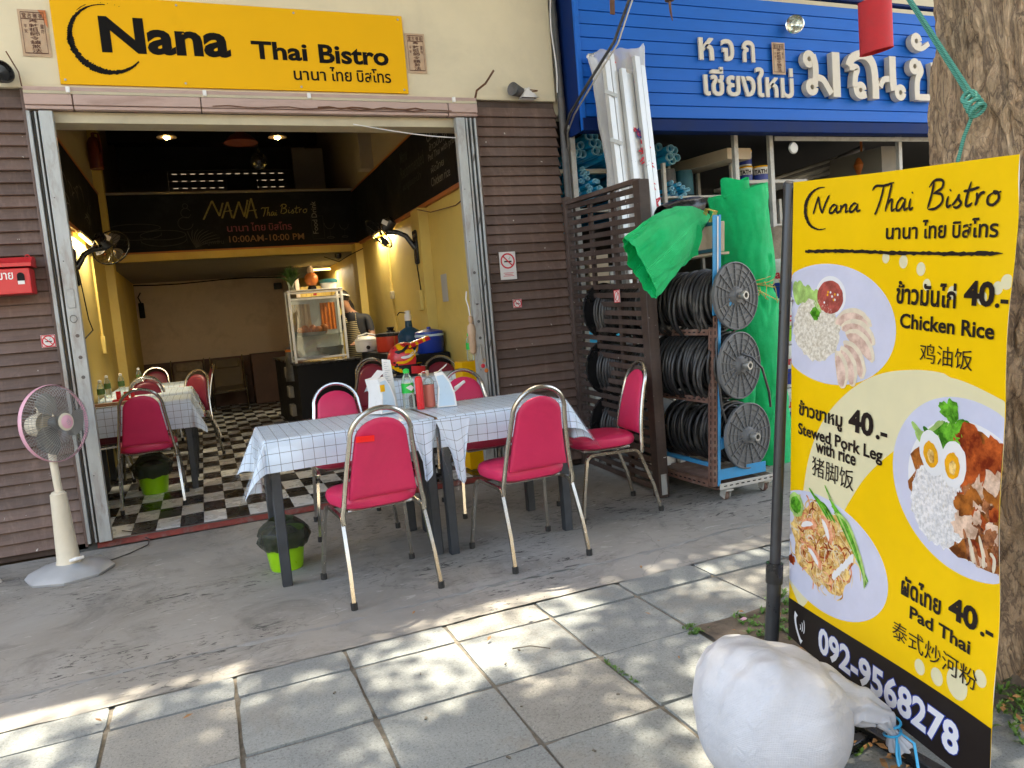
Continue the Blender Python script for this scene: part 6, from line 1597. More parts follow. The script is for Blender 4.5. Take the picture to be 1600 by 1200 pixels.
def el(cx, cz, rx, rz_, a0=0, a1=2*pi, w=.008): stroke(m, [(cx+rx*cos(a0+(a1-a0)*k/14), cz+rz_*sin(a0+(a1-a0)*k/14)) for k in range(15)], w, CF, taper=False, jag=.5, n=2)
el(-.62, 2.78, .30, .05); el(-.62, 2.70, .30, .07, pi, 2*pi); el(-.30, 2.68, .27, .06); el(-.30, 2.62, .27, .08, pi, 2*pi)
for x in (-.92, -.32): stroke(m, [(x, 2.78), (x, 2.66)], .008, CF, n=1)
for x in (-.57, -.03): stroke(m, [(x, 2.68), (x+.01, 2.56)], .008, CF, n=1)
for k in range(9): a = .25+k*.22; stroke(m, [(.07, 2.50), (.07+.14*cos(a), 2.52+.14*sin(a)), (.07+.34*cos(a*.9), 2.52+.22*sin(a))], .010, CF, n=4)
el(.0, 2.95, .06, .06, .5, 6.0); el(-.02, 2.82, .09, .08, 1.0, 6.2); el(.0, 3.04, .03, .03)
for x, z, s in ((1.82, 2.72, 1), (2.02, 2.70, .85)):
    el(x, z+.04*s, .07*s, .08*s, pi, 2*pi); stroke(m, [(x, z-.04*s), (x, z-.16*s)], .008, CF, n=1); el(x, z-.16*s, .05*s, .012*s)
for a, b_ in (((1.58, 2.86), (1.74, 2.86)), ((1.74, 2.86), (1.74, 2.55)), ((1.74, 2.55), (1.58, 2.55)), ((1.58, 2.55), (1.58, 2.86))): stroke(m, [a, b_], .01, CF, n=1)
put('chalk_drawing', m, 'ch_g', bd, smooth=False)['kind'] = 'stuff'
for b_, a0, a1 in (('Food', 0, .19), ('Drink', .22, .44)): put('chalk_lettering', text_mb(b_, lambda u, w: (1.66-w, 10.786, 2.62+u), a0, a1, 0, .07, .002), 'ch_w', bd, smooth=False)
for side, x, s in (('left', XL+.02, 1), ('right', XR-.02, -1)):
    bd = thing('side_blackboard', 'blackboard along the %s wall of the room, chalked with %s' % (side, 'leafy drawings' if side == 'left' else 'the recommended menu'), 'blackboard', (x, 8.2, 2.46), group='blackboards around the room')
    put('board', MB().bx(x-.012, x+.012, 5.95, 10.77, 2.465, 3.17), 'chalk', bd, smooth=False)
    put('frame_rail', MB().bx(x-.016, x+.02, 5.95, 10.77, 2.425, 2.462), 'boardframe', bd, smooth=False)
    put('frame_rail', MB().bx(x-.016, x+.02, 5.95, 10.77, 3.173, 3.195), 'boardframe', bd, smooth=False)
    if side == 'right':
        RF = lambda u, w: (x-.0145, 8.1-u, w)
        for txt, a, b_, z0, z1, mm in (('Menu', .08, .36, 2.98, 3.10, 'ch_g'), ('Recommended', .05, .95, 2.82, 2.95, 'ch_g'), ('เมนูแนะนำ', .1, .8, 2.68, 2.78, 'ch_g'),
                                   ('Chicken with rice', 1.10, 1.95, 2.97, 3.07, 'ch_w'), ('ข้าวมันไก่', 1.15, 1.7, 2.88, 2.95, 'ch_w'), ('Pad Thai with prawn', 1.10, 2.0, 2.78, 2.86, 'ch_w'), ('ผัดไทย', 1.15, 1.55, 2.68, 2.75, 'ch_w'), ('Chicken rice', 1.12, 1.7, 2.56, 2.64, 'ch_w')):
            put('chalk_lettering', text_mb(txt, RF, a, b_, z0, z1, .003), mm, bd, smooth=False)
    else:
        m = MB(); r = random.Random(5); LF = lambda u, w: (x+.0145, 7.0+u, w)
        for k in range(26):
            a = r.uniform(.3, 2.6); u0 = r.uniform(.6, 2.6); w0 = r.uniform(2.52, 2.9)
            stroke(m, [(u0, w0), (u0+.12*cos(a), w0+.12*sin(a)), (u0+.3*cos(a+.3), w0+.16*sin(a))], .012, LF, n=4)
        put('chalk_drawing', m, 'ch_w', bd, smooth=False)['kind'] = 'stuff'

# lamps
def pendant(x, y, z, r, label, lit):
    t = thing('pendant_lamp', label, 'lamp', (x, y, z), group='pendant lamps under the ceiling')
    sh = put('lamp_shade', MB().lathe([(r, 0), (r*.98, .006), (r*.62, r*.42), (r*.25, r*.62), (r*.2, r*1.0), (0, r*1.02)], (x, y, z), n=28), 'steel_dark' if lit else 'redshade', t)
    put('shade_lining', MB().lathe([(r*.985, .002), (r*.60, r*.38), (r*.2, r*.55)], (x, y, z), n=28), 'shade_in' if lit else 'redshade', t)
    put('flex', MB().cyl((x, y, z+r), (x, y, 4.72), .006, 6), 'black', t)
    if lit:
        put('bulb', MB().lathe([(0, -.022), (.026, -.008), (.032, .014), (.018, .042), (0, .047)], (x, y, z), n=14), 'bulb', t)
pendant(-.08, 7.5, 3.13, .085, 'lit pendant lamp on the left under the ceiling', True)
pendant(.871, 7.5, 3.135, .085, 'lit pendant lamp on the right under the ceiling', True)
pendant(.58, 8.0, 3.20, .16, 'larger unlit red pendant lamp between the two lit ones', False)
t = thing('glass_globe', 'clear glass globe lamp hanging behind the red pendant', 'lamp', (.80, 8.8, 3.2))
put('globe', MB().lathe([(0, -.09)]+[(.09*sin(pi*k/12), -.09*cos(pi*k/12)) for k in range(1, 12)]+[(.02, .088), (.02, .13), (0, .13)], (.80, 8.8, 3.19), n=24), 'blackg', t)
put('flex', MB().cyl((.80, 8.8, 3.3), (.80, 8.8, 4.72), .006, 6), 'black', t)
def tube_light(p0, p1, label, e=4):
    p0, p1 = Vector(p0), Vector(p1); t = thing('tube_light', label, 'lamp', tuple(p0), group='warm tube lights on the yellow walls')
    c = (p0+p1)/2; put('fitting', MB().box(tuple(c+Vector((0, 0, .028))), (max(.035, abs(p1.x-p0.x)), max(.035, abs(p1.y-p0.y)+.06), .025), None, .004), 'white', t)
    put('tube', MB().cyl(p0, p1, .014, 12), 'tube', t)
    l = bpy.data.lights.new('tube_glow', 'AREA'); l.shape = 'RECTANGLE'; l.size = .03; l.size_y = (p1-p0).length; l.energy = e; l.color = (1, .87, .62)
    o = bpy.data.objects.new('tube_glow', l); COL.objects.link(o); o.location = c-Vector((0, 0, .02)); o.rotation_euler = (0, 0, atan2(-(p1-p0).x, (p1-p0).y))
tube_light((XL+.05, 8.25, 2.40), (XL+.05, 9.0, 2.40), 'lit warm tube on the left yellow wall near the wall fan', 3.8)
tube_light((XR-.05, 8.75, 2.40), (XR-.05, 9.55, 2.40), 'lit warm tube on the right yellow wall above the wall fan', 4)
tube_light((1.75, 12.8, 2.27), (2.10, 12.8, 2.27), 'lit warm tube deep in the kitchen at the right rear', 2.2)

def wall_fan(x, y, z, sgn, label, face):
    """black fan on an arm; sgn: side of the wall (+1 = wall at larger x)"""
    t = thing('wall_fan', label, 'fan', (x, y, z), group='black wall fans')
    put('wall_mount', MB().bx(x-.03*sgn, x, y-.05, y+.05, z-.32, z+.02, .012), 'blackg', t)
    hub = Vector((x-.27*sgn, y+.10, z+.08))
    put('arm', MB().tube([(x-.02*sgn, y, z-.16), (x-.10*sgn, y+.02, z-.03), (x-.17*sgn, y+.05, z+.01), tuple(hub+Vector((0, 0, -.05)))], [.028, .026, .024, .03], 10), 'blackg', t)
    f_ = Vector(face).normalized()
    put('motor', MB().lathe([(0, -.10), (.05, -.09), (.066, -.03), (.062, .03), (.03, .05), (0, .05)], hub, f_, 20), 'blackg', t)
    qq = Vector((0, 0, 1)).rotation_difference(f_); c = hub+f_*.11
    put('motor_label', MB().box(tuple(hub+Vector((-.03*sgn, -.08, .03))), (.06, .006, .045), rotm(0, .5, 0)), 'whitepaper', t, smooth=False)
    w = MB(); g_ = lambda r_, a, zz: c+qq @ Vector((r_*cos(a), r_*sin(a), zz))
    w.tube([g_(.175, 2*pi*k/40, 0) for k in range(40)], .007, 6, closed=True)
    for k in range(20): w.tube([g_(r_, 2*pi*k/20, zz) for r_, zz in ((.04, .055), (.12, .05), (.174, 0))], .0022, 3)
    for k in range(20): w.tube([g_(r_, 2*pi*k/20, zz) for r_, zz in ((.04, -.06), (.12, -.05), (.174, 0))], .0022, 3)
    put('guard', w, 'black', t)
    for k in range(3):
        a0 = 2*pi*k/3+.4
        put('blade', MB().grid(lambda u, v: g_(.035+.11*v, a0+(u-.5)*.95*sin(pi*(.2+.6*v)), .03*(u-.5)), 8, 6), 'steel_dark', t)
wall_fan(XR-.10, 7.44, 2.20, 1, 'black wall fan on the right yellow pier, facing into the room', (-.55, .45, -.5))
wall_fan(XL, 7.95, 2.22, -1, 'black wall fan on the left yellow wall beside the lit tube', (.3, .8, -.35))
solo('notice_sheet', MB().bx(XR-.006, XR-.002, 6.88, 7.05, 1.48, 1.74), 'fangrey', 'small grey notice sheet taped to the right yellow wall', 'notice', smooth=False)
solo('fire_extinguisher', MB().lathe([(0, 0), (.07, .0), (.075, .01), (.075, .30), (.05, .36), (.02, .38), (.02, .42), (0, .42)], (XL+.09, 10.3, 3.42), n=18).tube([(XL+.09, 10.3, 3.84), (XL+.15, 10.25, 3.82), (XL+.17, 10.25, 3.6)], .012, 6), 'redshade', 'dim red extinguisher high on the left wall above the boards', 'extinguisher')
solo('wall_speaker', MB().bx(1.36, 1.50, YB-.08, YB, 2.10, 2.22, .01), 'blackg', 'small black box on the pink rear wall near the kitchen', 'box')
solo('rear_adapter', MB().bx(XL+.04, XL+.13, YB-.05, YB-.002, 1.75, 2.02, .01).tube([(XL+.085, YB-.03, 2.02), (XL+.05, YB-.03, 2.12), (XL+.1, YB-.03, 2.2)], .012, 6), 'black', 'small black adapter with its cable on the pink rear wall', 'adapter')
solo('security_camera', MB().lathe([(0, 0), (.05, 0), (.05, -.03), (.04, -.07), (0, -.085)], (1.95, 11.1, 2.36), n=18), 'blackg', 'black dome camera under the yellow beam', 'camera')
solo('kitchen_shelf', MB().bx(1.35, 1.75, 12.4, 12.5, 2.13, 2.30, .006), 'greywall', 'grey box fixed below the mezzanine beside the kitchen', 'box')

# reclining chairs, wheel, cupboard at the rear
def recliner(x, y, label, m_):
    t = thing('folding_recliner', label, 'recliner', (x, y, ZF), group='folding recliners at the rear wall')
    put('backrest', MB().pad([(-.24, 0), (.24, 0), (.24, .50), (.22, .54), (-.22, .54), (-.24, .50)], (x, y, .40), (1, 0, 0), Vector((0, .35, 1)).normalized(), Vector((0, -1, .35)).normalized(), .04), m_, t)
    put('head_pad', MB().box((x, y+.10, .83), (.40, .05, .16), rotm(-.3, 0, 0), .02), m_, t)
    put('seat', MB().box((x, y-.22, .40), (.46, .48, .04), rotm(.12, 0, 0), .015), m_, t)
    for s in (-1, 1):
        put('frame_side', MB().tube([(x+.27*s, y+.2, .96), (x+.27*s, y, .42), (x+.27*s, y-.25, .05), (x+.27*s, y-.30, .05)], .012, 6).tube([(x+.29*s, y+.15, .05), (x+.29*s, y-.1, .45), (x+.29*s, y-.32, .62)], .012, 6), 'chrome', t)
    put('cross_bar', MB().tube([(x-.27, y-.30, .055), (x+.27, y-.30, .055)], .012, 6).tube([(x-.27, y-.45, .36), (x+.27, y-.45, .38)], .012, 6), 'chrome', t)
MT['olive'] = plain('olive grey fabric', (.17, .135, .09), .8, var=.1)
recliner(.36, 14.2, 'olive reclining chair with a head pad against the rear wall', 'olive')
recliner(-.28, 14.35, 'darker reclining chair left of the olive one at the rear wall', 'sackcloth')
solo('wall_frame', MB().tube([(-.10, YB-.02, .95), (-.10, YB-.02, 1.18), (.20, YB-.02, 1.18), (.20, YB-.02, .95)], .012, 4), 'backpink', 'thin empty frame outline on the pink rear wall above the recliners', 'frame', smooth=False)
solo('brown_cupboard', MB().bx(.78, 1.40, 14.3, 14.85, .05, .95, .01), 'wains', 'low brown cupboard right of the recliners at the rear', 'cupboard')
solo('round_stool', MB().lathe([(0, .0), (.16, 0), (.17, .03), (.17, .06), (0, .07)], (-.75, 13.9, .45), n=20).cyl((-.75, 13.9, .05), (-.75, 13.9, .46), .03, 8), 'vinyl_d', 'round maroon stool in the dark rear left corner', 'stool')
solo('side_stack', MB().bx(-.95, -.55, 12.2, 13.0, .05, .72, .01), 'steel_dark', 'dark low cabinet by the left wall towards the rear', 'cabinet')

# small things on the indoor tables
for i, (x, y) in enumerate(((-.86, 7.42), (-.80, 8.55), (-.90, 8.30), (-.72, 9.75))):
    bottle(x, y, .83, ['bottle with a green label on the first indoor table by the wall', 'bottle near the middle of the second indoor table', 'bottle by the wall on the second indoor table', 'bottle on the third indoor table'][i], .22, .03, 'white', 'leaf', 'green labelled bottles on the indoor tables')
solo('condiment_tray', MB().bx(-.78, -.58, 7.38, 7.50, .83, .86, .004).cyl((-.73, 7.44, .86), (-.73, 7.44, .93), .02, 12).cyl((-.67, 7.44, .86), (-.67, 7.44, .92), .02, 12).cyl((-.62, 7.44, .86), (-.62, 7.44, .94), .016, 12), 'redbott', 'red condiment caddy on the first indoor table', 'caddy')
solo('clear_bag', MB().grid(lambda u, v: (-.18+.12*u+.03*noise.noise(Vector((u*5, v*5, 0))), 8.35+.3*v, .83-.28*u*u+.03*noise.noise(Vector((u*6, v*6, 4)))), 14, 14), 'bottle', 'crumpled clear plastic hanging off the second indoor table', 'plastic bag')

# ---------------------------------------------------------------- counter, food cabinet, pots
ctr = thing('serving_counter', 'black serving counter at the right of the room', 'counter', (1.6, 9.2, ZF))
put('counter_front', MB().bx(1.00, 1.74, 9.18, 9.56, ZF, .905), 'black', ctr, smooth=False)
put('counter_side', MB().bx(1.00, 1.36, 9.565, 12.1, ZF, .905), 'black', ctr, smooth=False)
put('countertop', MB().bx(.97, 1.75, 9.15, 9.60, .907, .932, .004), 'blackg', ctr); put('countertop', MB().bx(.97, 1.40, 9.61, 12.12, .907, .932, .004), 'blackg', ctr)
for z in (.25, .48, .72): put('side_shelf', MB().bx(.94, .999, 9.7+.3*z, 9.95+.3*z, z, z+.14, .004), 'greywall', ctr)
solo('black_cabinet', MB().bx(1.76, 2.185, 6.95, 9.12, ZF, 1.0, .006), 'black', 'long low black cabinet along the right wall under the coolers', 'cabinet')
fc = thing('food_cabinet', 'white framed glass food cabinet on the black counter', 'glass cabinet', (1.3, 9.4, .934))
x0, x1, y0, y1, z0, z1 = .985, 1.625, 9.22, 9.56, .936, 1.775
for x in (x0, x1-.030):
    for y in (y0, y1-.030): put('corner_post', MB().bx(x, x+.030, y, y+.030, z0, z1, .003), 'white', fc)
for z in (z0+.03, z1-.03, z1-.105):
    put('rail', MB().bx(x0+.027, x1-.027, y0+.002, y0+.02, z, z+.022, .002), 'white', fc)
put('roof', MB().bx(x0-.004, x1+.004, y0-.004, y1+.004, z1+.001, z1+.014, .003), 'white', fc)
put('glass_front', MB().bx(x0+.027, x1-.027, y0+.008, y0+.012, z0+.053, z1-.107), 'glass', fc, smooth=False)
put('glass_side', MB().bx(x0+.008, x0+.012, y0+.027, y1-.027, z0+.03, z1-.03), 'glass', fc, smooth=False)
put('shelf', MB().bx(x0+.028, x1-.028, y0+.03, y1-.03, 1.24, 1.248), 'glass', fc, smooth=False)
put('roast_tray', MB().lathe([(0, 0), (.17, 0), (.20, .035), (.19, .035), (.16, .01), (0, .01)], (1.22, 9.4, 1.25), n=24), 'pipegrey', fc)
put('roast_tray', MB().lathe([(0, 0), (.19, 0), (.23, .04), (.22, .04), (.18, .01), (0, .01)], (1.20, 9.4, .965), n=24), 'white', fc)
fm = MB()
for k in range(9): fm.lathe([(0, -.04), (.04, -.03), (.055, 0), (.04, .03), (0, .04)], (1.12+.035*k+.02*sin(k*3), 9.36+.03*sin(k*5), 1.31+.015*sin(k*2)), (sin(k), .4, .3), 10)
put('roast_meat', fm, 'orange', fc, angle=80)
put('basin', MB().lathe([(0, 0), (.10, 0), (.155, .10), (.165, .13), (.15, .13), (.09, .01)], (1.44, 9.42, .965), n=24), 'pipegrey', fc)
put('red_tag', MB().bx(1.28, 1.32, y0-.002, y0+.001, 1.715, 1.74), 'signred', fc, smooth=False)
put('added_backing', MB().bx(x0+.028, x1-.028, y1-.02, y1-.012, z0+.05, z1-.06), 'pipegrey', fc, smooth=False)  # sheet added to hide the lit boards behind the glass
put('side_curtain', MB().grid(lambda u, v: (x0+.06+.22*u, y1-.03-.008*sin(u*25), 1.30+.33*v), 30, 4), 'paper', fc)
put('side_curtain', MB().grid(lambda u, v: (x0+.40+.18*u, y1-.03-.008*sin(u*25), 1.30+.33*v), 30, 4), 'orange', fc)
# on top of the cabinet
def tuft(x, y, z, n, L, w, spread, seed, bend=1.0, mat='leaf'):
    r = random.Random(seed); m = MB()
    for k in range(n):
        a = r.uniform(0, 2*pi); l = L*r.uniform(.6, 1.1); s = spread*r.uniform(.3, 1); ww = w*r.uniform(.7, 1.2); P = []
        for j in range(6):
            t_ = j/5; P.append(Vector((x+cos(a)*s*t_**1.4, y+sin(a)*s*t_**1.4, z+l*(t_-.55*bend*(s/spread)*t_**2.4))))
        sd = Vector((-sin(a), cos(a), 0)); b = len(m.v)
        for j, p in enumerate(P): hw_ = ww/2*sin(pi*(.12+.86*j/5)); m.v += [p-sd*hw_, p+sd*hw_+Vector((0, 0, hw_*.4))]
        for j in range(5): m.f.append((b+2*j, b+2*j+1, b+2*j+3, b+2*j+2)); m.mi.append(0)
    return m
t = thing('potted_plant', 'bushy green plant in a glass vase on top of the food cabinet', 'plant', (1.05, 9.45, 1.79))
put('foliage', tuft(1.06, 9.36, 1.84, 130, .30, .022, .22, 3), 'leaf', t, angle=180)
put('vase', MB().lathe([(0, 0), (.035, 0), (.03, .06), (.045, .11), (.04, .112), (.02, .05)], (1.06, 9.42, 1.79), n=16), 'bottle', t)
t = thing('round_figurine', 'plump orange and cream figurine on top of the food cabinet', 'figurine', (1.30, 9.4, 1.79))
put('plinth', MB().lathe([(0, 0), (.05, 0), (.05, .03), (.035, .05), (0, .05)], (1.30, 9.4, 1.79), n=16), 'black', t)
put('robe', MB().lathe([(0, .05), (.055, .055), (.082, .11), (.078, .16), (.045, .20), (0, .205)], (1.30, 9.4, 1.79), n=20), 'orange', t)
put('head', MB().lathe([(0, .20), (.035, .205), (.042, .235), (.030, .265), (.018, .285), (0, .295)], (1.30, 9.4, 1.79), n=16), 'paper', t)
t = thing('lidded_tub', 'white tub with a teal lid on top of the food cabinet', 'tub', (1.50, 9.4, 1.79))
put('tub_body', MB().lathe([(0, 0), (.085, 0), (.105, .075), (.10, .075)], (1.50, 9.4, 1.79), n=24), 'white', t); put('lid', MB().lathe([(.108, .07), (.112, .075), (.11, .105), (.1, .115), (0, .115)], (1.50, 9.4, 1.79), n=24), 'teal2', t)
t = thing('rice_cooker', 'white round rice cooker on the counter right of the food cabinet', 'rice cooker', (1.86, 9.0, 1.0))
cx_, cy_, cz_ = 1.80, 8.98, 1.002
put('cooker_body', MB().lathe([(0, 0), (.115, 0), (.13, .02), (.135, .09), (.135, .13), (.128, .135)], (cx_, cy_, cz_), n=28), 'white', t)
put('lid', MB().lathe([(.135, .137), (.13, .15), (.09, .175), (.03, .185), (0, .186)], (cx_, cy_, cz_), n=28), 'white', t)
put('handle', MB().tube([(cx_-.13, cy_-.02, cz_+.12), (cx_-.10, cy_-.05, cz_+.19), (cx_, cy_-.06, cz_+.215), (cx_+.10, cy_-.05, cz_+.19), (cx_+.13, cy_-.02, cz_+.12)], .009, 8), 'white', t)
put('switch', MB().lathe([(0, 0), (.024, 0), (.022, .012), (0, .014)], (cx_-.01, cy_-.131, cz_+.05), (0, -1, 0), 14), 'blackg', t)
t = thing('red_cooler', 'orange-red drinks cooler with a black lid on the black cabinet', 'cooler', (1.96, 8.4, 1.0))
put('tank', MB().lathe([(0, 0), (.165, 0), (.17, .01), (.172, .17), (.165, .175)], (1.97, 8.4, 1.002), n=32), 'cooler_r', t)
put('lid', MB().lathe([(.178, .17), (.18, .19), (.165, .205), (.05, .215), (.05, .225), (.03, .235), (.045, .26), (.04, .27), (0, .272)], (1.97, 8.4, 1.002), n=32), 'blackg', t)
put('painted_highlight', MB().bx(1.955, 1.97, 8.2245, 8.227, 1.01, 1.17), 'orange', t, smooth=False)  # highlight down the tank, painted as a narrow orange strip
t = thing('water_jug', 'dark blue water jug with a white pump on top', 'water jug', (2.03, 7.85, 1.0))
put('jug_body', MB().lathe([(0, 0), (.12, 0), (.128, .015), (.128, .06), (.122, .075), (.128, .09), (.128, .17), (.10, .22), (.04, .255), (.034, .33), (0, .332)], (2.04, 7.85, 1.002), n=28), 'jug', t)
put('pump', MB().lathe([(0, .325), (.038, .325), (.038, .38), (.032, .40), (.032, .43), (0, .432)], (2.04, 7.85, 1.002), n=18), 'white', t)
put('spout', MB().tube([(2.01, 7.83, 1.41), (1.94, 7.80, 1.42), (1.91, 7.79, 1.39)], .006, 6), 'black', t)
put('label', MB().bx(1.98, 2.07, 7.712, 7.716, 1.05, 1.11), 'teal2', t, smooth=False)
t = thing('blue_cooler', 'blue drinks cooler with a pale rim on the black cabinet', 'cooler', (2.04, 7.15, 1.0))
put('tank', MB().lathe([(0, 0), (.125, 0), (.132, .01), (.138, .165)], (2.045, 7.12, 1.002), n=30), 'cooler_b', t)
put('rim_band', MB().lathe([(.142, .160), (.143, .175), (.138, .18)], (2.045, 7.12, 1.002), n=30), 'paleblue', t)
put('lid', MB().lathe([(.140, .181), (.135, .205), (.06, .225), (.02, .23), (.02, .25), (0, .252)], (2.045, 7.12, 1.002), n=30), 'cooler_b', t)
t = thing('copper_pot', 'dull copper pot on the counter left of the food cabinet', 'pot', (.99, 9.9, .934))
put('pot_body', MB().lathe([(0, 0), (.09, 0), (.11, .03), (.11, .14), (.115, .145), (.10, .145)], (1.10, 10.3, .934), n=24), 'orange', t); put('pot_lid', MB().lathe([(.112, .147), (.08, .17), (.0, .18)], (1.10, 10.3, .934), n=24), 'steel_dark', t)
put('handle', MB().tube([(1.06, 10.3, 1.10), (1.06, 10.3, 1.145), (1.14, 10.3, 1.145), (1.14, 10.3, 1.10)], .008, 6), 'black', t)
solo('dark_bag', MB().grid(lambda u, v: (1.0+.09*cos(2*pi*u)*(1-.3*v), 9.75+.10*sin(2*pi*u)*(1-.3*v), .70+.36*v), 16, 8), 'cable', 'dark cloth bundle hanging at the left end of the counter', 'bundle')

# motocross helmet
hm = thing('motocross_helmet', 'red, yellow and black motocross helmet on a checked indoor table', 'helmet', (1.62, 6.42, .85))
HX, HY, HZ = 1.60, 6.40, .985
def shell(u, v):
    a = 2*pi*u; b = pi*(.02+.80*v)
    x = -cos(a)*sin(b)*.15; y = sin(a)*sin(b)*.118; z = cos(b)*.145
    if x > 0: x *= 1.05
    if z < -.05: x *= 1.0
    return (HX+x, HY+y, HZ+.02+z)
# leave the face opening on the +x side
m = MB(); nu, nv = 40, 22
for j in range(nv+1):
    for i in range(nu+1): m.v.append(Vector(shell(i/nu, j/nv)))
for j in range(nv):
    for i in range(nu):
        u, v = (i+.5)/nu, (j+.5)/nv
        if abs(u-.5) < .17 and .34 < v < .72: continue
        a = (j*(nu+1)+i, j*(nu+1)+i+1, (j+1)*(nu+1)+i+1, (j+1)*(nu+1)+i); m.f.append(a)
        s = sin(u*13+v*10+.6)
        m.mi.append(1 if s > .72 else (2 if -.15 < s < .02 or v > .74 else 0))
put('shell', m, 'mailred', hm, mats=['mailred', 'signyel', 'blackg'])
put('lining', MB().lathe([(0, .09), (.08, .06), (.10, 0), (.09, -.07), (0, -.09)], (HX, HY, HZ+.02), n=20), 'cable', hm)
pk = MB(); 
def peak(u, v):
    s = (u-.5)*2; return (HX-.04+.26*v, HY+s*.10*(1-.12*v), HZ+.125+.075*v-.035*s*s+.004)
pk.grid(peak, 12, 12); pk.mi = [0 if ((i//12)+(i % 12)//3) % 3 else 1 for i in range(len(pk.f))]
put('peak', pk, 'mailred', hm, mats=['mailred', 'signyel'], angle=60)
cbm = MB().grid(lambda u, v: (HX+.02+.175*sin(pi*u)**.8, HY+.112*cos(pi*u), HZ-.105+.065*v-.02*sin(pi*u)), 20, 5)
cbm.mi = [(0, 1, 2, 0)[(i % 20)//5] for i in range(len(cbm.f))]
put('chin_bar', cbm, 'mailred', hm, mats=['mailred', 'whitepaper', 'blackg'], angle=70)
put('chin_vent', MB().box((HX+.19, HY, HZ-.085), (.014, .06, .035), None, .004), 'blackg', hm)
put('neck_roll', MB().tube([(HX+.10*cos(a)-.01, HY+.095*sin(a), HZ-.12) for a in [2*pi*k/24 for k in range(24)]], .015, 6, closed=True), 'blackg', hm)
for k, (a, b_, mm) in enumerate((((.02, .05), (.13, .11), 'signyel'), ((-.06, .02), (.08, .07), 'whitepaper'), ((-.10, -.02), (.05, .02), 'signyel'), ((-.10, .07), (.02, .12), 'blackg'))):
    st = MB(); F_ = lambda u, w: (HX+u, HY-sqrt(max(.0004, 1-(u/.155)**2-((w)/.15)**2))*.119-.004, HZ+.02+w)
    stroke(st, [a, ((a[0]+b_[0])/2, (a[1]+b_[1])/2-.02), b_], .022, F_, n=6); put('stripe_decal', st, mm, hm, smooth=False)
bottle(2.08, 6.05, .95, 'bottle with a green label beside the gate on a small yellow box', .24, .03, 'greenlab', 'greenlab')
solo('yellow_box', MB().bx(1.96, 2.19, 5.95, 6.14, ZF, .95, .004), 'signyel', 'yellow box standing by the gate behind the bright chair', 'box')

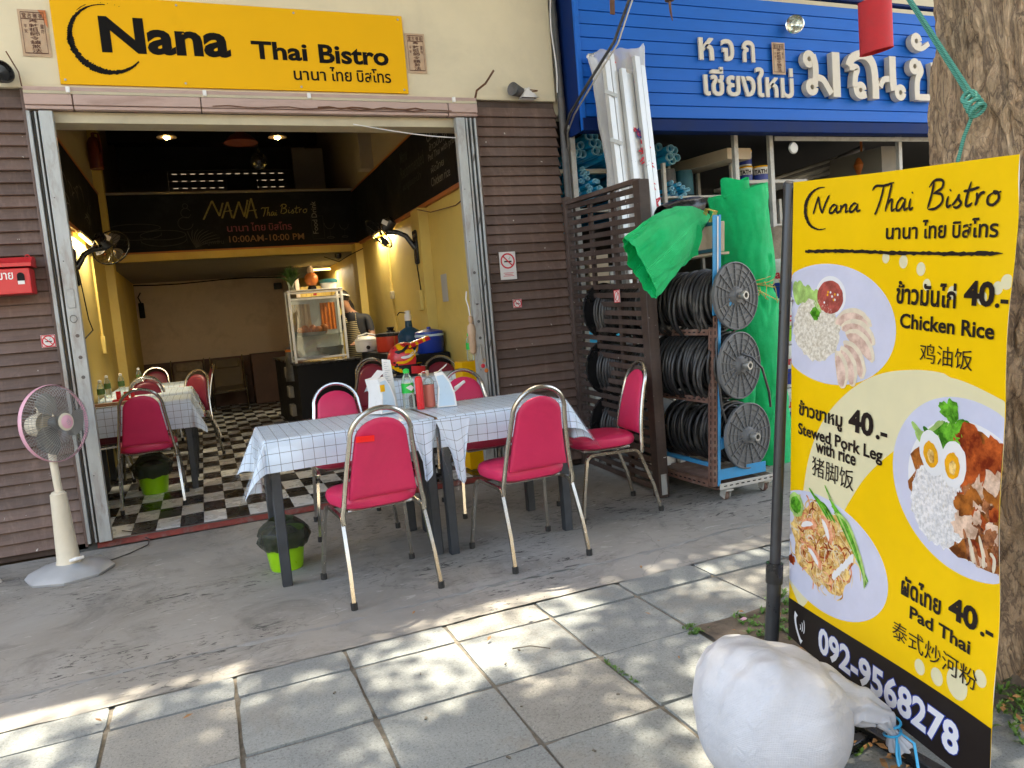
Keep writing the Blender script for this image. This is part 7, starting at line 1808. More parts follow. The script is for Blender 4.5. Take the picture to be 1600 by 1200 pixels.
# ---------------------------------------------------------------- person behind the counter
def person():
    t = thing('person', 'person in a dark shirt and striped apron bending over the counter beside the food cabinet', 'person', (1.92, 9.95, ZF))
    PX, PY = 1.93, 9.92
    J = {'pel': (0, .02, .98), 'wst': (-.02, -.01, 1.12), 'che': (-.05, -.06, 1.34), 'nk': (-.09, -.12, 1.50), 'hd0': (-.12, -.17, 1.57), 'hd1': (-.15, -.20, 1.66), 'hd2': (-.16, -.19, 1.74),
         'lh': (.09, .02, .93), 'lk': (.10, .0, .50), 'la': (.10, .04, .10), 'lt': (.11, -.12, .06),
         'rh': (-.09, .02, .93), 'rk': (-.10, .0, .50), 'ra': (-.10, .04, .10), 'rt': (-.11, -.12, .06),
         'ls': (.13, -.04, 1.42), 'le': (.19, -.12, 1.16), 'lw': (.02, -.33, 1.10), 'rs': (-.20, -.10, 1.42), 're': (-.26, -.20, 1.17), 'rw': (-.28, -.40, 1.13)}
    rad = {'pel': .14, 'wst': .125, 'che': .145, 'nk': .055, 'hd0': .065, 'hd1': .088, 'hd2': .070, 'lh': .09, 'lk': .062, 'la': .04, 'lt': .035, 'rh': .09, 'rk': .062, 'ra': .04, 'rt': .035,
           'ls': .062, 'le': .045, 'lw': .028, 'rs': .062, 're': .045, 'rw': .028}
    E_ = [('pel', 'wst'), ('wst', 'che'), ('che', 'nk'), ('nk', 'hd0'), ('hd0', 'hd1'), ('hd1', 'hd2'), ('pel', 'lh'), ('lh', 'lk'), ('lk', 'la'), ('la', 'lt'), ('pel', 'rh'), ('rh', 'rk'), ('rk', 'ra'), ('ra', 'rt'),
          ('che', 'ls'), ('ls', 'le'), ('le', 'lw'), ('che', 'rs'), ('rs', 're'), ('re', 'rw')]
    # hands: palm and five short finger chains each
    for sd_ in ('l', 'r'):
        w = Vector(J[sd_+'w']); J[sd_+'p'] = tuple(w+Vector((0, -.05, -.01))); rad[sd_+'p'] = .030; E_.append((sd_+'w', sd_+'p'))
        for k in range(5):
            b = w+Vector(((k-2)*.017, -.075-(0 if k in (0, 4) else .008), -.012)); e = b+Vector(((k-2)*.006, -.035 if k else -.01, -.015))
            if k == 0: b = w+Vector((-.034, -.045, -.012)); e = b+Vector((-.02, -.03, -.012))
            J[sd_+'f%d' % k] = tuple(b); J[sd_+'g%d' % k] = tuple(e); rad[sd_+'f%d' % k] = .0095; rad[sd_+'g%d' % k] = .008
            E_ += [(sd_+'p', sd_+'f%d' % k), (sd_+'f%d' % k, sd_+'g%d' % k)]
    keys = list(J); me = bpy.data.meshes.new('body')
    me.from_pydata([Vector(J[k]) for k in keys], [(keys.index(a), keys.index(b)) for a, b in E_], [])
    ob = bpy.data.objects.new('body', me); COL.objects.link(ob)
    md = ob.modifiers.new('s', 'SKIN'); me.skin_vertices.new() if not me.skin_vertices else None
    for i, k in enumerate(keys): me.skin_vertices[0].data[i].radius = (rad[k], rad[k]*(.78 if k in ('pel', 'wst', 'che') else 1))
    me.skin_vertices[0].data[0].use_root = True
    s2 = ob.modifiers.new('d', 'SUBSURF'); s2.levels = 2; s2.render_levels = 2
    dg = bpy.context.evaluated_depsgraph_get(); dg.update()
    bm_ = bpy.data.meshes.new_from_object(ob.evaluated_get(dg)); bpy.data.objects.remove(ob)
    bm_.name = 'body'; bm_.materials.clear()
    for k in ('skin', 'shirt'): bm_.materials.append(MT[k])
    for p in bm_.polygons:
        c = p.center; p.use_smooth = True
        p.material_index = 1 if ((c.z < 1.49 and c.z > 1.24) or c.z < 1.0 and c.z > .12 or (1.0 < c.z <= 1.24 and abs(c.x+.03) < .16 and c.y > -.17)) else 0
    o = bpy.data.objects.new('body', bm_); COL.objects.link(o); o.parent = t
    L_ = lambda v: Vector(v)+Vector((0, 0, 0))
    hd = Vector(J['hd1'])
    hair = MB()
    def hf(u, v):
        a = 2*pi*u; b = pi*(.0+.62*v); r_ = .101+.004*noise.noise(Vector((u*20, v*3, 0)))
        p = Vector((cos(a)*sin(b)*r_, sin(a)*sin(b)*r_*1.05, cos(b)*r_*1.05))
        if p.y < -.03 and p.z < .045: p *= .9
        return hd+Vector((.0, .012, .022))+p
    hair.grid(hf, 28, 14); hair.tube([hd+Vector((.03, .09, .0)), hd+Vector((.06, .14, -.08)), hd+Vector((.10, .12, -.20)), hd+Vector((.12, .10, -.28))], [.045, .05, .04, .015], 12)
    put('hair', hair, 'hair', t, local=True)
    put('headband', MB().tube([hd+Vector((0, .0, .045))+Vector((.101*cos(a), .105*sin(a), .018*sin(a)*-1)) for a in [2*pi*k/28 for k in range(28)]], .010, 6, closed=True), 'white', t, local=True)
    fc_ = MB(); f0 = hd+Vector((-.01, -.085, -.01))
    fc_.lathe([(0, 0), (.012, .005), (.008, .03), (0, .034)], f0+Vector((0, -.005, -.012)), (0, -.5, .4), 10); put('nose', fc_, 'skin', t, local=True)
    for s in (-1, 1):
        put('eye', MB().lathe([(0, 0), (.009, .001), (.006, .004), (0, .005)], f0+Vector((.030*s, .004, .022)), (0, -1, 0), 10), 'hair', t, local=True)
        put('ear', MB().lathe([(0, -.006), (.016, -.003), (.018, .004), (.01, .008), (0, .006)], hd+Vector((.088*s, .01, -.005)), (s, -.2, 0), 12), 'skin', t, local=True)
    put('mouth', MB().box(tuple(f0+Vector((0, -.002, -.040))), (.036, .006, .006)), 'vinyl_d', t, local=True, smooth=False)
    def apf(u, v):
        x = -.16+.29*u; z = .62+.76*v; w = 1 if v < .55 else 1-(v-.55)*.9
        return Vector((-.03-.02*v+(x+.015)*w, -.135-.055*max(0, v-.3)-.02*cos((u-.5)*3)+.05*(2*abs(u-.5))**2, z))
    put('apron', MB().grid(apf, 16, 20), 'apronst', t, local=True, angle=70)
    for s in (-1, 1): put('apron_strap', MB().tube([(-.05+.06*s, -.19, 1.36), (-.07+.07*s, -.15, 1.46), (-.09+.06*s, -.08, 1.52)], .010, 6, flat=.5), 'apronst', t, local=True)
    t.location = (PX, PY, 0); t.rotation_euler = (0, 0, radians(-28))
person()
# ---------------------------------------------------------------- street banner
bn = thing('street_banner', 'tall yellow food banner with plates of food on a black steel stand', 'banner', (1.69, 1.65, 0))
TLc, TRc, BLc, BRc = Vector((1.895, 2.016, 1.692)), Vector((1.795, 1.195, 1.606)), Vector((1.771, 2.016, .146)), Vector((1.610, 1.180, .100))
BN = (TRc-TLc).cross(BLc-TLc).normalized()
if BN.x > 0: BN = -BN
BW, BH = .83, 1.52
def BF(u, v, off=0.0):
    p = (TLc*(1-u)+TRc*u)*v+(BLc*(1-u)+BRc*u)*(1-v)
    d = .009*sin(u*6+v*2.2)*(.4+.6*v)+.006*sin(v*8+u*2+1)*(u*.8+.2)+.004*sin(v*21+u*5)*max(0, u-.8)*5+.010*sin(pi*u)*(1-v)*0
    return p+BN*(d+off*.5)
def layer(off): return lambda u, w: BF(u, w, off)
def lm(off): return lambda x, y: BF(x/BW, y/BH, off)      # coordinates in metres on the sheet
put('sheet', MB().grid(lambda u, v: BF(u+(.006*noise.noise(Vector((9, v*14, 0))) if u == 1 else 0), v, 0), 40, 70), 'b_yel', bn, angle=180)
put('sheet_back', MB().grid(lambda u, v: BF(u, v, -.0012), 40, 70), 'b_white', bn, angle=180)
def blob(cx, cy, rx, ry, mat, off, n=40, jag=0.0, seed=0, rot=0, name='print', fn=None, freq=3, rings=5):
    rings = max(rings, int(max(rx, ry)*40)+2)
    """rounded printed patch; cx, cy in banner units, rx, ry in metres"""
    m = MB(); vs = []; fs = []
    for j in range(rings+1):
        for k in range(n):
            a = 2*pi*k/n; q_ = j/rings
            jr = 1+jag*noise.noise(Vector((cos(a)*freq+seed*7.1, sin(a)*freq, seed)))*2
            x = cos(a)*rx*q_*jr; y = sin(a)*ry*q_*jr
            if fn: x, y = fn(x, y)
            X = x*cos(rot)-y*sin(rot); Y = x*sin(rot)+y*cos(rot)
            u = min(.999, max(.001, cx+X/BW)); v = min(1, max(.0, cy+Y/BH)); vs.append(BF(u, v, off))
    for j in range(rings):
        for k in range(n): fs.append((j*n+k, j*n+(k+1) % n, (j+1)*n+(k+1) % n, (j+1)*n+k))
    m.add(vs, fs); return put(name, m, mat, bn, angle=180)
def bstroke(pts, w, mat, off, name='print', taper=True, jag=0, seed=0, mb=None, n=8):
    m = mb or MB(); P = [(p[0]*BW, p[1]*BH) for p in pts]
    stroke(m, P, w, lambda x, y: BF(min(.999, max(.001, x/BW)), y/BH, off), taper, jag, seed, n)
    if mb is None: return put(name, m, mat, bn, smooth=False)
# cream swoosh
def swoosh():
    m = MB(); P = [(1.0, .575), (.80, .597), (.60, .575), (.46, .535), (.33, .47), (.25, .40), (.20, .33), (.16, .25), (.10, .14), (.04, .10)]
    stroke(m, [(p[0]*BW, p[1]*BH) for p in P], lambda t_: .10+.13*sin(pi*min(1, t_*1.15)) if t_ > .12 else .14, lambda x, y: BF(min(.999, max(.001, x/BW)), y/BH, .0008), n=10, lanes=12)
    put('cream_swoosh', m, 'b_cream', bn, smooth=False)
swoosh()
for (u, v, r) in ((.497, .841, .014), (.579, .834, .016), (.658, .822, .016), (.687, .795, .014), (.793, .784, .015), (.984, .806, .016), (.957, .796, .014), (.906, .779, .015), (.716, .124, .018), (.787, .127, .020), (.866, .138, .034), (.951, .172, .018)):
    blob(u, v, r, r*1.15, 'b_cream', .0008, 20, name='cream_dot', rings=2)
PL = [(.21, .705, .290, .186, 'chicken rice'), (.862, .467, .250, .223, 'pork leg'), (.20, .226, .300, .182, 'pad thai')]
for (u, v, rx_, ry_, nm) in PL: blob(u, v, rx_, ry_, 'b_plate', .0014, 64, name='plate_print', rings=7); 
for (u, v, rx_, ry_, nm) in PL: blob(u+.01, v-.004, rx_*.80, ry_*.78, 'b_white', .0017, 64, name='plate_print', rings=7) if nm == 'pork leg' else None
# plate 1: chicken rice
for k in range(6): blob(.035+.028*k*.9, .763-.004*k+.006*(k % 2), .020, .040, 'b_green2', .0020+.0002*k, 18, rot=.25, name='food_print', rings=3); 
blob(.152, .690, .112, .098, 'b_rice', .0030, 60, .06, 3, name='food_print', freq=6)
rng = random.Random(12)
m1, m2, m3 = MB(), MB(), MB()
for k in range(420):
    a = rng.uniform(0, 2*pi); r_ = sqrt(rng.random()); u, v = .152+cos(a)*r_*.108/BW, .690+sin(a)*r_*.094/BH; b_ = rng.uniform(0, pi)
    if u < .01: continue
    bstroke([(u, v), (u+.007*cos(b_), v+.004*sin(b_))], .0020, None, .0034, mb=[m1, m2, m3][k % 3], n=1)
put('rice_grains', m1, 'b_rice2', bn, smooth=False); put('rice_grains', m2, 'b_chk2', bn, smooth=False); put('rice_grains', m3, 'b_rice', bn, smooth=False)
for k in range(4): blob(.148+.012*cos(k*1.6), .724+.008*sin(k*1.6), .013, .010, 'b_green', .0038+.0001*k, 14, .3, k, name='food_print', rings=2)
blob(.230, .762, .068, .062, 'b_white', .0028, 40, name='food_print'); blob(.228, .760, .058, .051, 'b_sauce', .0032, 40, .03, name='food_print')
for k in range(9): blob(.19+.08*rng.random(), .745+.03*rng.random(), .004, .004, 'b_yolk' if k % 2 else 'b_white', .0036, 8, name='food_print', rings=1)
for k in range(6):
    c_ = [(.35, .725, .05), (.385, .703, -.25), (.40, .678, -.55), (.375, .648, -.85), (.345, .630, -1.1), (.305, .618, -1.35)][k]
    blob(c_[0], c_[1], .078-.004*k, .027, 'b_chk2', .0040+.0006*k, 36, .05, k, c_[2], name='food_print', fn=lambda x, y: (x, y-3.2*x*x))
    blob(c_[0]-.006, c_[1]-.004, .068-.004*k, .019, 'b_chk', .0043+.0006*k, 36, .08, k, c_[2], name='food_print', fn=lambda x, y: (x, y-3.2*x*x))
# plate 2: stewed pork leg
blob(.90, .455, .205, .165, 'b_brown', .0020, 60, .10, 5, name='food_print')
for k in range(26):
    a = rng.uniform(2.0, 3.1); u0, v0 = .78+rng.uniform(-.03, .06), .555+rng.uniform(-.012, .02); L_ = rng.uniform(.05, .17)
    bstroke([(u0, v0), (u0+L_*.6*cos(a), v0-.012-L_*.15), (u0+L_*cos(a), v0-.01-L_*.36*sin(a))], .012+.006*rng.random(), 'b_green' if k % 3 else 'b_green2', .0026+.00006*k, 'food_print')
for k in range(9): blob(.79+.085*rng.random(), .548+.045*rng.random(), .030, .018, 'b_green', .0042+.0001*k, 20, .25, k, rng.uniform(0, 3), name='food_print', rings=3)
blob(.765, .422, .098, .108, 'b_rice2', .0034, 64, .07, 9, name='food_print', freq=7)
m1, m2 = MB(), MB()
for k in range(650):
    a = rng.uniform(0, 2*pi); r_ = sqrt(rng.random())*1.03; u, v = .765+cos(a)*r_*.098/BW, .422+sin(a)*r_*.108/BH; b_ = rng.uniform(1.0, 2.4)
    bstroke([(u, v), (u+.009*cos(b_), v+.007*sin(b_))], .0018, None, .0038, mb=[m1, m2][k % 2], n=1)
put('rice_grains', m1, 'b_white', bn, smooth=False); put('rice_grains', m2, 'b_rice', bn, smooth=False)
blob(.885, .515, .052, .093, 'b_red', .0048, 44, .08, 21, .12, name='food_print'); blob(.955, .510, .05, .06, 'b_pork2', .0046, 40, .15, 22, name='food_print'); blob(.975, .535, .04, .04, 'b_red', .0050, 30, .2, 23, name='food_print')
for k in range(34):
    u = .86+.135*rng.random(); v = .352+.125*rng.random()
    blob(u, v, .014+.026*rng.random(), .010+.018*rng.random(), ['b_pork', 'b_pork2', 'b_red', 'b_brown', 'b_pork2'][k % 5], .0044+.00006*k, 22, .28, k+40, rng.uniform(-1.5, 1.5), name='food_print', rings=3)
for k in range(7): bstroke([(.87+.02*k, .40-.01*(k % 3)), (.885+.02*k, .372-.008*k % .02), (.89+.018*k, .350)], .010, 'b_chk2' if k % 2 else 'b_pork', .0070, 'food_print')
for (u, v, ro) in ((.735, .507, .25), (.825, .500, -.1)):
    blob(u, v, .043, .060, 'b_white', .0062, 40, .03, 3, ro, name='food_print'); blob(u-.004, v-.003, .025, .034, 'b_yolk', .0067, 34, .06, 4, ro, name='food_print')
    blob(u-.002, v-.006, .012, .018, 'b_nood', .0071, 20, .15, 5, ro, name='food_print', rings=2)
# plate 3: pad thai
blob(.205, .236, .155, .128, 'b_nood', .0020, 60, .14, 31, name='food_print')
for k in range(230):
    a = rng.uniform(0, 2*pi); r_ = sqrt(rng.random()); u, v = .205+cos(a)*r_*.140/BW, .238+sin(a)*r_*.105/BH
    b_ = rng.uniform(0, 2*pi); L_ = rng.uniform(.025, .075); c2 = rng.uniform(-1.6, 1.6)
    P = [(u, v), (u+L_*.5*cos(b_), v+L_*.3*sin(b_)), (u+L_*cos(b_+c2*.5), v+L_*.55*sin(b_+c2*.5)), (u+L_*1.2*cos(b_+c2), v+L_*.66*sin(b_+c2))]
    P = [(max(.008, p[0]), p[1]) for p in P]
    bstroke(P, rng.uniform(.003, .0062), ['b_nood', 'b_nood2', 'b_chk2', 'b_shr', 'b_nood2', 'b_nood', 'b_red'][k % 7], .0026+.000012*k, 'food_print', n=5)
for k in range(5):
    P = [(.225+.014*k, .372-.012*k), (.31+.012*k, .315), (.40+.010*k, .262-.004*k), (.47-.004*k, .222-.004*k)]
    bstroke(P, .010, ['b_green', 'b_green2', 'b_green', 'b_green', 'b_green2'][k], .0062+.0002*k, 'food_print')
for k in range(3): bstroke([(.13+.03*k, .352-.01*k), (.19+.02*k, .330), (.25+.02*k, .305)], .009, 'b_green', .0060, 'food_print')
blob(.045, .302, .042, .040, 'b_green2', .0058, 30, .05, 51, name='food_print'); blob(.045, .302, .030, .028, 'b_green', .0061, 26, .1, 52, name='food_print')
for (u, v, ro) in ((.18, .215, -.6), (.13, .275, .4), (.25, .285, -1.0)):
    blob(u, v, .046, .018, 'b_shr', .0062, 34, .06, 61, ro, name='food_print', fn=lambda x, y: (x, y-4*x*x)); blob(u-.01, v-.002, .034, .009, 'b_white', .0065, 24, .1, 62, ro, name='food_print', fn=lambda x, y: (x, y-4*x*x))
for k in range(5): blob(.30+.02*k, .20+.012*k, .020, .010, 'b_white', .0066, 20, .3, 70+k, 1.0, name='food_print', rings=3)
blob(.02, .176, .022, .016, 'b_red', .0062, 20, .3, 77, name='food_print')
# black phone strip
m = MB().grid(lambda u, v: BF(u, -.004+v*(.088+.022*u+.004*sin(u*3)), .0040), 40, 5); put('phone_strip', m, 'b_black', bn, angle=180)
# writing
TO = .0062
def bt(body, u0, u1, v0, v1, off=.02, mat='b_black', o=TO): return put('lettering', text_mb(body, layer(o), u0, u1, v0, v1, off), mat, bn, smooth=False)
m = MB(); m_a = MB(); m_b = MB()
script(m_a, 'Nana', lm(TO), .123*BW, .365*BW, .929*BH, .055, .0075, seed=1)
script(m_b, 'Thai', lm(TO), .415*BW, .615*BW, .926*BH, .075, .0075, seed=8)
script(m, 'Bistro', lm(TO), .672*BW, .945*BW, .926*BH, .070, .0075, seed=14)
for q_ in (m, m_a, m_b): put('script_lettering', q_, 'b_black', bn, smooth=False)
m = MB(); P = []
for k in range(24):
    a = radians(82+k*(205/23)); P.append(((.168+.092*cos(a)*.98)*BW, (.940+.043*sin(a))*BH))
stroke(m, P, lambda t_: .003+.011*sin(pi*min(1, t_*1.02))**1.4, lm(TO), jag=.5, seed=2, n=3); put('brush_ring', m, 'b_black', bn, smooth=False)
words3(lambda b_, a0, a1, h: bt(b_, .495+.45*a0, .495+.45*a1, .8745, .8745+.033*h, .022))
m = MB(); stroke(m, [(.084*BW, .852*BH), (.3*BW, .853*BH), (.55*BW, .850*BH), (.8*BW, .849*BH), (.965*BW, .850*BH)], lambda t_: .010 if t_ < .9 else .010*(1-t_)*10+.001, lm(TO), jag=.7, seed=4, n=20); put('brush_line', m, 'b_black', bn, smooth=False)
bt('ข้าวมันไก่', .556, .812, .758, .800, .030); bt('40', .842, .952, .765, .806, .038); bt('.-', .955, .998, .765, .779, .03)
bt('Chicken Rice', .578, .960, .715, .742, .026); bt('鸡油饭', .672, .885, .660, .694, .0)
bt('ข้าวขาหมู', .056, .312, .492, .535, .030); bt('40', .344, .468, .500, .546, .038); bt('.-', .480, .535, .500, .516, .03)
bt('Stewed Pork Leg', .054, .515, .452, .485, .026); bt('with rice', .166, .386, .434, .462, .026); bt('猪脚饭', .146, .378, .383, .424, .0)
bt('ผัดไทย', .622, .790, .233, .272, .030); bt('40', .820, .930, .240, .279, .038); bt('.-', .940, .985, .240, .254, .03)
bt('Pad Thai', .664, .910, .199, .222, .026); bt('泰式炒河粉', .594, .942, .146, .180, .0)
bt('092-9568278', .210, .890, .014, .076, .060, 'cooler_b', .0050); bt('092-9568278', .213, .887, .0165, .0735, .032, 'b_white', .0060)
m = MB()
stroke(m, [(.060*BW, .062*BH), (.052*BW, .050*BH), (.062*BW, .030*BH), (.085*BW, .012*BH), (.100*BW, .006*BH)], lambda t_: .011+.010*abs(2*t_-1)**3, lm(TO), n=8)
for k in range(3): stroke(m, [((.083+.014*k*.9+.010*cos(a))*BW, (.038+.003*k)*BH+(.010+.0075*k)*sin(a)) for a in [-1.1+2.2*j/6 for j in range(7)]], .0042, lm(TO), n=2)
put('telephone_symbol', m, 'b_white', bn, smooth=False)
# stand: black tube frame
def bar(name, p, r, n=12): return put(name, MB().tube(p, r, n), 'blackg', bn)
MT['poleg'] = plain('grey black pole', (.045, .047, .052), .35, .4, var=.15, scale=10, bmp=.05)
put('pole', MB().tube([(1.700, 2.04, .02), (1.742, 2.04, .36)], .024, 14).tube([(1.742, 2.04, .36), (1.895, 2.045, 1.690)], .0185, 14), 'poleg', bn)
put('pole', MB().tube([(1.650, 1.27, .02), (1.822, 1.285, 1.56)], .0185, 14), 'poleg', bn)
put('top_bar', MB().tube([(1.895, 2.062, 1.690), (1.918, 1.99, 1.66), (1.84, 1.30, 1.57)], .0185, 14), 'poleg', bn)
put('collar', MB().tube([(1.738, 2.04, .33), (1.745, 2.04, .40)], .029, 14), 'blackg', bn)
put('base_bar', MB().bx(1.655, 1.690, 1.10, 2.10, .012, .047, .003), 'blackg', bn)
put('foot_bar', MB().box((1.60, 1.585, .015), (.55, .035, .03), Matrix.Rotation(.12, 3, 'Z'), .003), 'blackg', bn)
put('foot_bar', MB().box((1.67, 2.06, .015), (.40, .035, .03), None, .003), 'blackg', bn)

# ---------------------------------------------------------------- white sand sack
sk = thing('sand_sack', 'stuffed white woven sack tied with blue string, weighing down the banner stand', 'sack', (1.33, 1.57, 0))
SCN = Vector((1.335, 1.60, .180))
def sackf(u, v):
    a = 2*pi*u; b = pi*v
    sb = sin(b); cbz = -cos(b)
    e = .82 if v < .5 else .62
    rx_, ry_, rz_ = .212, .195, .190
    p = Vector((rx_*cos(a)*abs(sb)**e, ry_*sin(a)*abs(sb)**e, rz_*(abs(cbz)**.9)*(1 if cbz > 0 else -1)))
    # pulled up and over towards the neck
    if p.z > 0:
        p.z -= .045*(p.x/rx_)*(p.z/rz_); p.x += .015*(p.z/rz_)**2*.9; p.y += .02*(p.z/rz_); p.z *= 1.0-.10*max(0, cos(a))
    else: p.z = max(p.z, -.178); 
    w = .009*noise.noise(Vector((cos(a)*2.2, sin(a)*2.2, v*2.6)))
    w += .010*noise.noise(Vector((a*1.0*cos(0), v*16, 3)))*max(0, v-.45)*1.6
    fold = .012*sin(a*3.0+v*9+2*noise.noise(Vector((v*5, a, 0))))*max(0, v-.5)*1.6
    up_ = min(1, max(0, (p.z+.02)/.12))
    cr_ = .0035*sin(p.y*88+3*noise.noise(Vector((p.x*4, p.y*9, 2)))+p.x*6)*up_*(.5+.8*noise.noise(Vector((p.x*5, p.y*5, p.z*5)))+.3)
    p += p.normalized()*(w+fold+cr_)*min(1, sb*2.2)
    return SCN+p
put('sack_body', MB().grid(sackf, 220, 150, lambda u, v: (u*1.4, v*.75)), 'sack', sk, angle=180)
def neck(u, v):
    a = 2*pi*u
    P = [Vector((1.40, 1.59, .205)), Vector((1.48, 1.555, .205)), Vector((1.555, 1.515, .185)), Vector((1.605, 1.485, .155)), Vector((1.630, 1.468, .105)), Vector((1.645, 1.460, .060))]
    R_ = [.135, .105, .060, .040, .015, .034]
    s = v*(len(P)-1); i = min(int(s), len(P)-2); f_ = s-i; f2 = f_*f_*(3-2*f_)
    c = P[i]*(1-f_)+P[i+1]*f_; r_ = R_[i]*(1-f2)+R_[i+1]*f2
    d = (P[i+1]-P[i]).normalized(); s1 = d.cross(Vector((0, 1, .2))).normalized(); s2_ = d.cross(s1)
    r_ *= 1+.16*sin(a*7+3*v)*min(1, v*2)+.08*noise.noise(Vector((cos(a)*2, sin(a)*2, v*6)))
    return c+s1*cos(a)*r_*.8+s2_*sin(a)*r_
put('sack_neck', MB().grid(neck, 56, 40, lambda u, v: (u*.8, v*.5)), 'sack', sk, angle=180)
put('blue_string', MB().tube([Vector((1.629, 1.468, .108))+Vector((.022*cos(t_*1.0), .022*sin(t_*1.0), .004*t_-.02)) for t_ in [k*.4 for k in range(36)]], .0035, 5)
    .tube([(1.625, 1.45, .10), (1.60, 1.43, .07), (1.595, 1.42, .045), (1.612, 1.43, .04), (1.625, 1.447, .085)], .004, 5)
    .tube([(1.640, 1.455, .11), (1.655, 1.42, .09), (1.62, 1.38, .05), (1.58, 1.34, .012), (1.50, 1.28, .006)], .005, 5, flat=.4), 'bagblue', sk)

# ---------------------------------------------------------------- the tree at the kerb
tr = thing('street_tree', 'thick street tree with deeply fissured brown bark beside the banner', 'tree', (TRX, TRY, 0))
def trunk(u, v):
    a = 2*pi*u; z = -.05+5.2*v**1.25
    r_ = .455+.36*math.exp(-max(z, 0)/.30)*(1+.45*sin(a*5+1)+.2*sin(a*3))*.8+.02*z*.5
    if z > 3.4: r_ += .10*(z-3.4)
    c = Vector((cos(a), sin(a), 0))
    q_ = Vector((c.x*1.2, c.y*1.2, z*.55))
    n1 = noise.noise(q_*1.6)*.055
    n2 = noise.fractal(Vector((c.x*3.2, c.y*3.2, z*2.1)), .8, 2.1, 5)*.040
    rd = abs(noise.noise(Vector((c.x*9, c.y*9, z*4.5))))
    n3 = -.026*max(0, .34-rd)/.34
    n4 = noise.noise(Vector((c.x*26, c.y*26, z*15)))*.006
    r_ += n1+n2+n3+n4+.03*noise.noise(Vector((z*1.3, 0, 2)))
    return (TRX+.03*z*.5+r_*c.x, TRY+r_*c.y, z)
put('trunk', MB().grid(trunk, 520, 560), 'bark', tr, angle=180)
rb = random.Random(2)
limbs = MB(); tips = []
for k in range(9):
    a = 2*pi*k/9+rb.uniform(-.2, .2); L_ = rb.uniform(4.0, 6.5); p = Vector((TRX+.08, TRY, 4.6)); P = [p]; el_ = rb.uniform(.35, .9)
    for j in range(8):
        p = p+Vector((cos(a)*cos(el_), sin(a)*cos(el_), sin(el_)))*L_/8; a += rb.uniform(-.22, .22); el_ *= .88; P.append(p); 
        if j > 2: tips.append(p.copy())
    limbs.tube(P, [.17*(1-i/9)+.02 for i in range(9)], 8)
put('limb', limbs, 'bark', tr)
crown = MB(); rc = random.Random(11)
def leafcard(p, s):
    a = rc.uniform(0, 2*pi); t1 = rc.uniform(-.7, .7); t2 = rc.uniform(-.7, .7)
    ex = Vector((cos(a), sin(a), t1)).normalized()*s; ey = Vector((-sin(a), cos(a), t2)).normalized()*s*.5
    b = len(crown.v); crown.v += [p-ex*.5, p+ey*.5, p+ex*.5, p-ey*.5]; crown.f.append((b, b+1, b+2, b+3)); crown.mi.append(0)
ncl = 0
def gapfield(gx, gy):
    # where the crown is open: more light on the strip next to the forecourt
    n_ = noise.noise(Vector((gx*1.5+4.2, gy*3.0, 1.7)))+.45*noise.noise(Vector((gx*3.6, gy*5.7, 5.1)))
    return n_
while ncl < 5600:
    x = rc.uniform(-4.5, 9.5); y = rc.uniform(-5.5, 7.0); z = rc.uniform(6.4, 10.0)
    if y > 4.9 and z < 7.4: continue
    if ((x-2.6)/6.8)**2+((y-.6)/6.9)**2 > 1: continue
    gx, gy = x-.10*z, y-.35*z
    if -1.6 < gx < 3.4 and .0 < gy < 3.7:
        g_ = gapfield(gx, gy); th = .30
        if gy > 2.62+.15*noise.noise(Vector((gx*2, 0, 0))) and gx < .9: th = -.22
        if gx > 1.0 and gy > 2.4: th = .14
        if g_ > th: continue
    ncl += 1
    for k in range(40):
        leafcard(Vector((x+rc.gauss(0, .15), y+rc.gauss(0, .15), z+rc.gauss(0, .12))), rc.uniform(.08, .15))
o = put('crown', crown, 'leaf', tr, smooth=False); o['kind'] = 'stuff'
# rope with its knot on the trunk
rp_ = MB(); kn = Vector((2.335, 1.700, 1.870))
rp_.tube([kn+Vector((-.002, .012, .02)), (2.235, 1.85, 2.25), (2.02, 2.16, 3.05), (1.75, 2.55, 4.1)], .006, 8)
rp_.tube([kn+Vector((-.01, -.008, .02)), (2.228, 1.84, 2.25), (2.01, 2.15, 3.05), (1.745, 2.54, 4.1)], .005, 8)
rp_.tube([kn+Vector((.0, 0, -.02)), (2.345, 1.745, 1.78), (2.35, 1.775, 1.70), (2.34, 1.79, 1.55), (2.34, 1.79, 1.2)], .0062, 8)
for k in range(4):
    ax_ = Vector((.3+.2*k, 1, .8-.5*k)).normalized(); s1 = ax_.orthogonal().normalized(); s2_ = ax_.cross(s1)
    rp_.tube([kn+Vector((-.004*k, -.010+.006*k, -.022+.015*k))+(s1*cos(a)*.024+s2_*sin(a)*.017) for a in [2*pi*j/16 for j in range(16)]], .0062, 7, closed=True)
solo('teal_rope', rp_, 'rope', 'teal rope knotted on the tree trunk and running up to the left', 'rope')

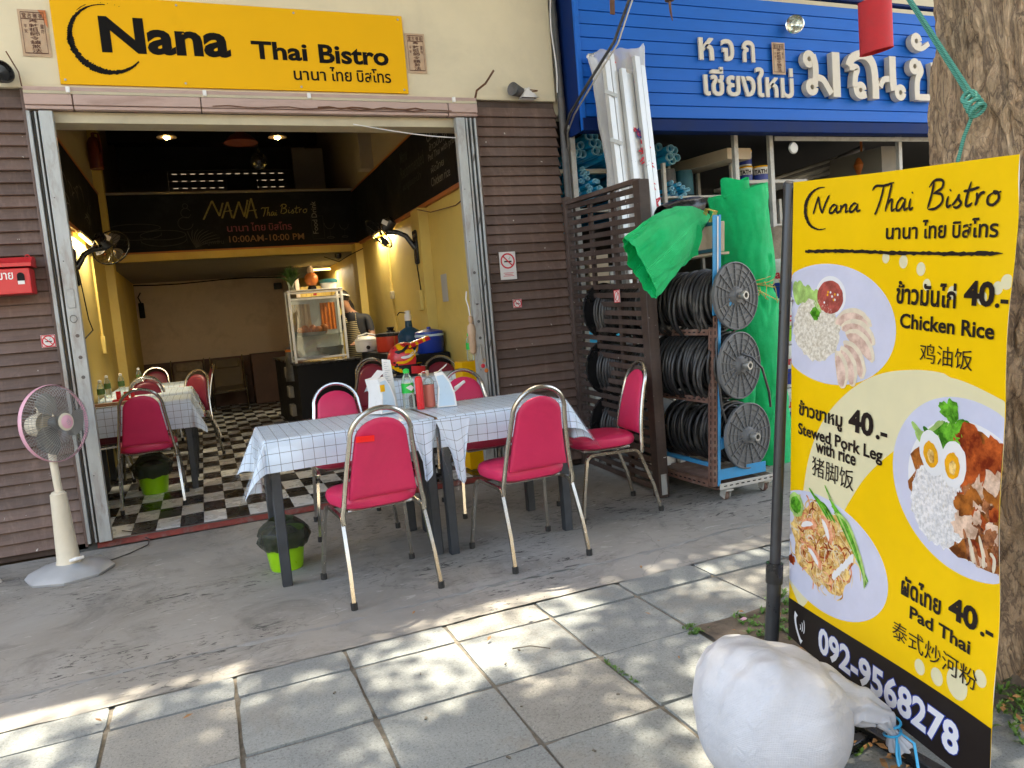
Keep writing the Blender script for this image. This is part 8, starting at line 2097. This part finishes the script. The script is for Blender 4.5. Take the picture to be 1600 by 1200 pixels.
# ---------------------------------------------------------------- weeds, dry leaves, litter
def weeds(pts, n, L, w, spread, label, seed, mat='leaf2'):
    m = MB(); r = random.Random(seed)
    for (x, y, s) in pts:
        for k in range(n):
            px, py = x+r.gauss(0, s), y+r.gauss(0, s)
            q_ = tuft(px, py, .0, r.randint(4, 8), L*r.uniform(.6, 1.2), w, spread, r.randint(0, 9999), .8)
            m.add(q_.v, q_.f)
    o = solo('ground_weeds', m, mat, label, 'weeds', angle=180); o['kind'] = 'stuff'; return o
weeds([(2.02, 2.42, .06), (2.12, 2.30, .07), (1.95, 2.30, .04), (2.20, 2.50, .06), (2.30, 2.40, .06), (2.30, 2.20, .07), (2.02, 2.12, .05)], 26, .032, .009, .03, 'leafy green weeds at the corner of the tree pit left of the banner pole', 1)
weeds([(1.80, 1.74, .05), (1.86, 1.90, .05), (1.78, 1.86, .04), (1.90, 1.70, .05)], 20, .028, .008, .026, 'low weeds behind the base bar of the banner', 2)
weeds([(1.60, 1.66, .02), (1.61, 1.58, .025), (1.57, 1.74, .02)], 16, .025, .008, .022, 'small weeds between the sack and the base bar', 3)
weeds([(2.20, 1.46, .06), (2.28, 1.58, .06), (2.12, 1.40, .05), (2.30, 1.42, .06)], 26, .034, .008, .03, 'weeds at the foot of the tree trunk right of the banner', 4)
weeds([(1.705, 2.48, .025), (1.70, 2.52, .012), (1.68, 2.46, .01)], 14, .016, .005, .014, 'tiny weeds at the paving joint left of the tree pit', 5)
weeds([(1.264+.002*k, 2.44-.028*k, .006) for k in range(8)], 5, .012, .004, .01, 'tiny weeds growing in a joint of the paving', 6)
m = MB(); r = random.Random(8)
for k in range(150):
    reg = r.choice([(1.75, 2.45, 1.70, 2.48), (2.0, 2.5, 1.25, 1.7), (1.58, 1.66, 1.3, 1.9)]); x = r.uniform(reg[0], reg[1]); y = r.uniform(reg[2], reg[3])
    if sqrt((x-TRX)**2+(y-TRY)**2) < .62: continue
    a = r.uniform(0, 6.3); s = r.uniform(.015, .045); e1 = Vector((cos(a), sin(a), r.uniform(-.3, .3)))*s; e2 = Vector((-sin(a), cos(a), r.uniform(-.3, .3)))*s*.45
    c = Vector((x, y, .022+r.uniform(0, .012))); b = len(m.v); m.v += [c-e1*.5, c+e2*.5+Vector((0, 0, .004)), c+e1*.5, c-e2*.5]; m.f.append((b, b+1, b+2, b+3)); m.mi.append(0)
for (x, y) in ((.12, 2.2), (.95, 2.85), (.52, 1.98), (1.5, 2.3), (1.62, 2.7), (1.18, 2.95), (-.2, 2.85), (1.42, 1.95), (.75, 3.3), (1.9, 3.2), (2.2, 3.5), (-.5, 3.0), (1.05, 4.6), (2.0, 5.2), (.1, 5.4)):
    a = r.uniform(0, 6.3); s = r.uniform(.02, .04); e1 = Vector((cos(a), sin(a), .15))*s; e2 = Vector((-sin(a), cos(a), -.1))*s*.4; c = Vector((x, y, .014)); b = len(m.v); m.v += [c-e1*.5, c+e2*.5+Vector((0, 0, .004)), c+e1*.5, c-e2*.5]; m.f.append((b, b+1, b+2, b+3)); m.mi.append(0)
o = solo('dry_leaves', m, 'dryleaf', 'scatter of dry leaves on the soil round the tree and across the paving', 'leaf litter', smooth=False); o['kind'] = 'stuff'
m = MB()
for (x, y) in ((.93, 2.62), (1.02, 2.70), (.86, 2.30), (.55, 2.4), (1.18, 2.2), (.71, 2.05), (.30, 2.75), (.95, 1.95), (.62, 2.72), (1.35, 2.7), (.15, 2.3)):
    a = r.uniform(0, 6); s = r.uniform(.006, .016); m.box((x, y, .006), (s, s*.5, .004), Matrix.Rotation(a, 3, 'Z'))
o = solo('street_grit', m, 'joint', 'dark specks of grit scattered on the paving', 'grit', smooth=False); o['kind'] = 'stuff'
solo('bottle_scrap', MB().grid(lambda u, v: (1.90+.03*u, 2.43+.02*v, .012+.008*sin(pi*u)*sin(pi*v)), 6, 4), 'fanpink', 'small lilac plastic scrap beside the weeds at the tree pit', 'scrap')
m = MB(); m.tube([(1.00, 2.72, .008), (1.07, 2.70, .010), (1.13, 2.64, .008)], .0025, 4); solo('twig', m, 'joint', 'thin dark twig on a paving slab below the tables', 'twig')
m = MB(); m.tube([(.98, 1.80, .008), (1.03, 1.745, .010), (1.07, 1.68, .008)], .0025, 4); solo('twig', m, 'dryleaf', 'thin brown twig on the paving left of the sack', 'twig')
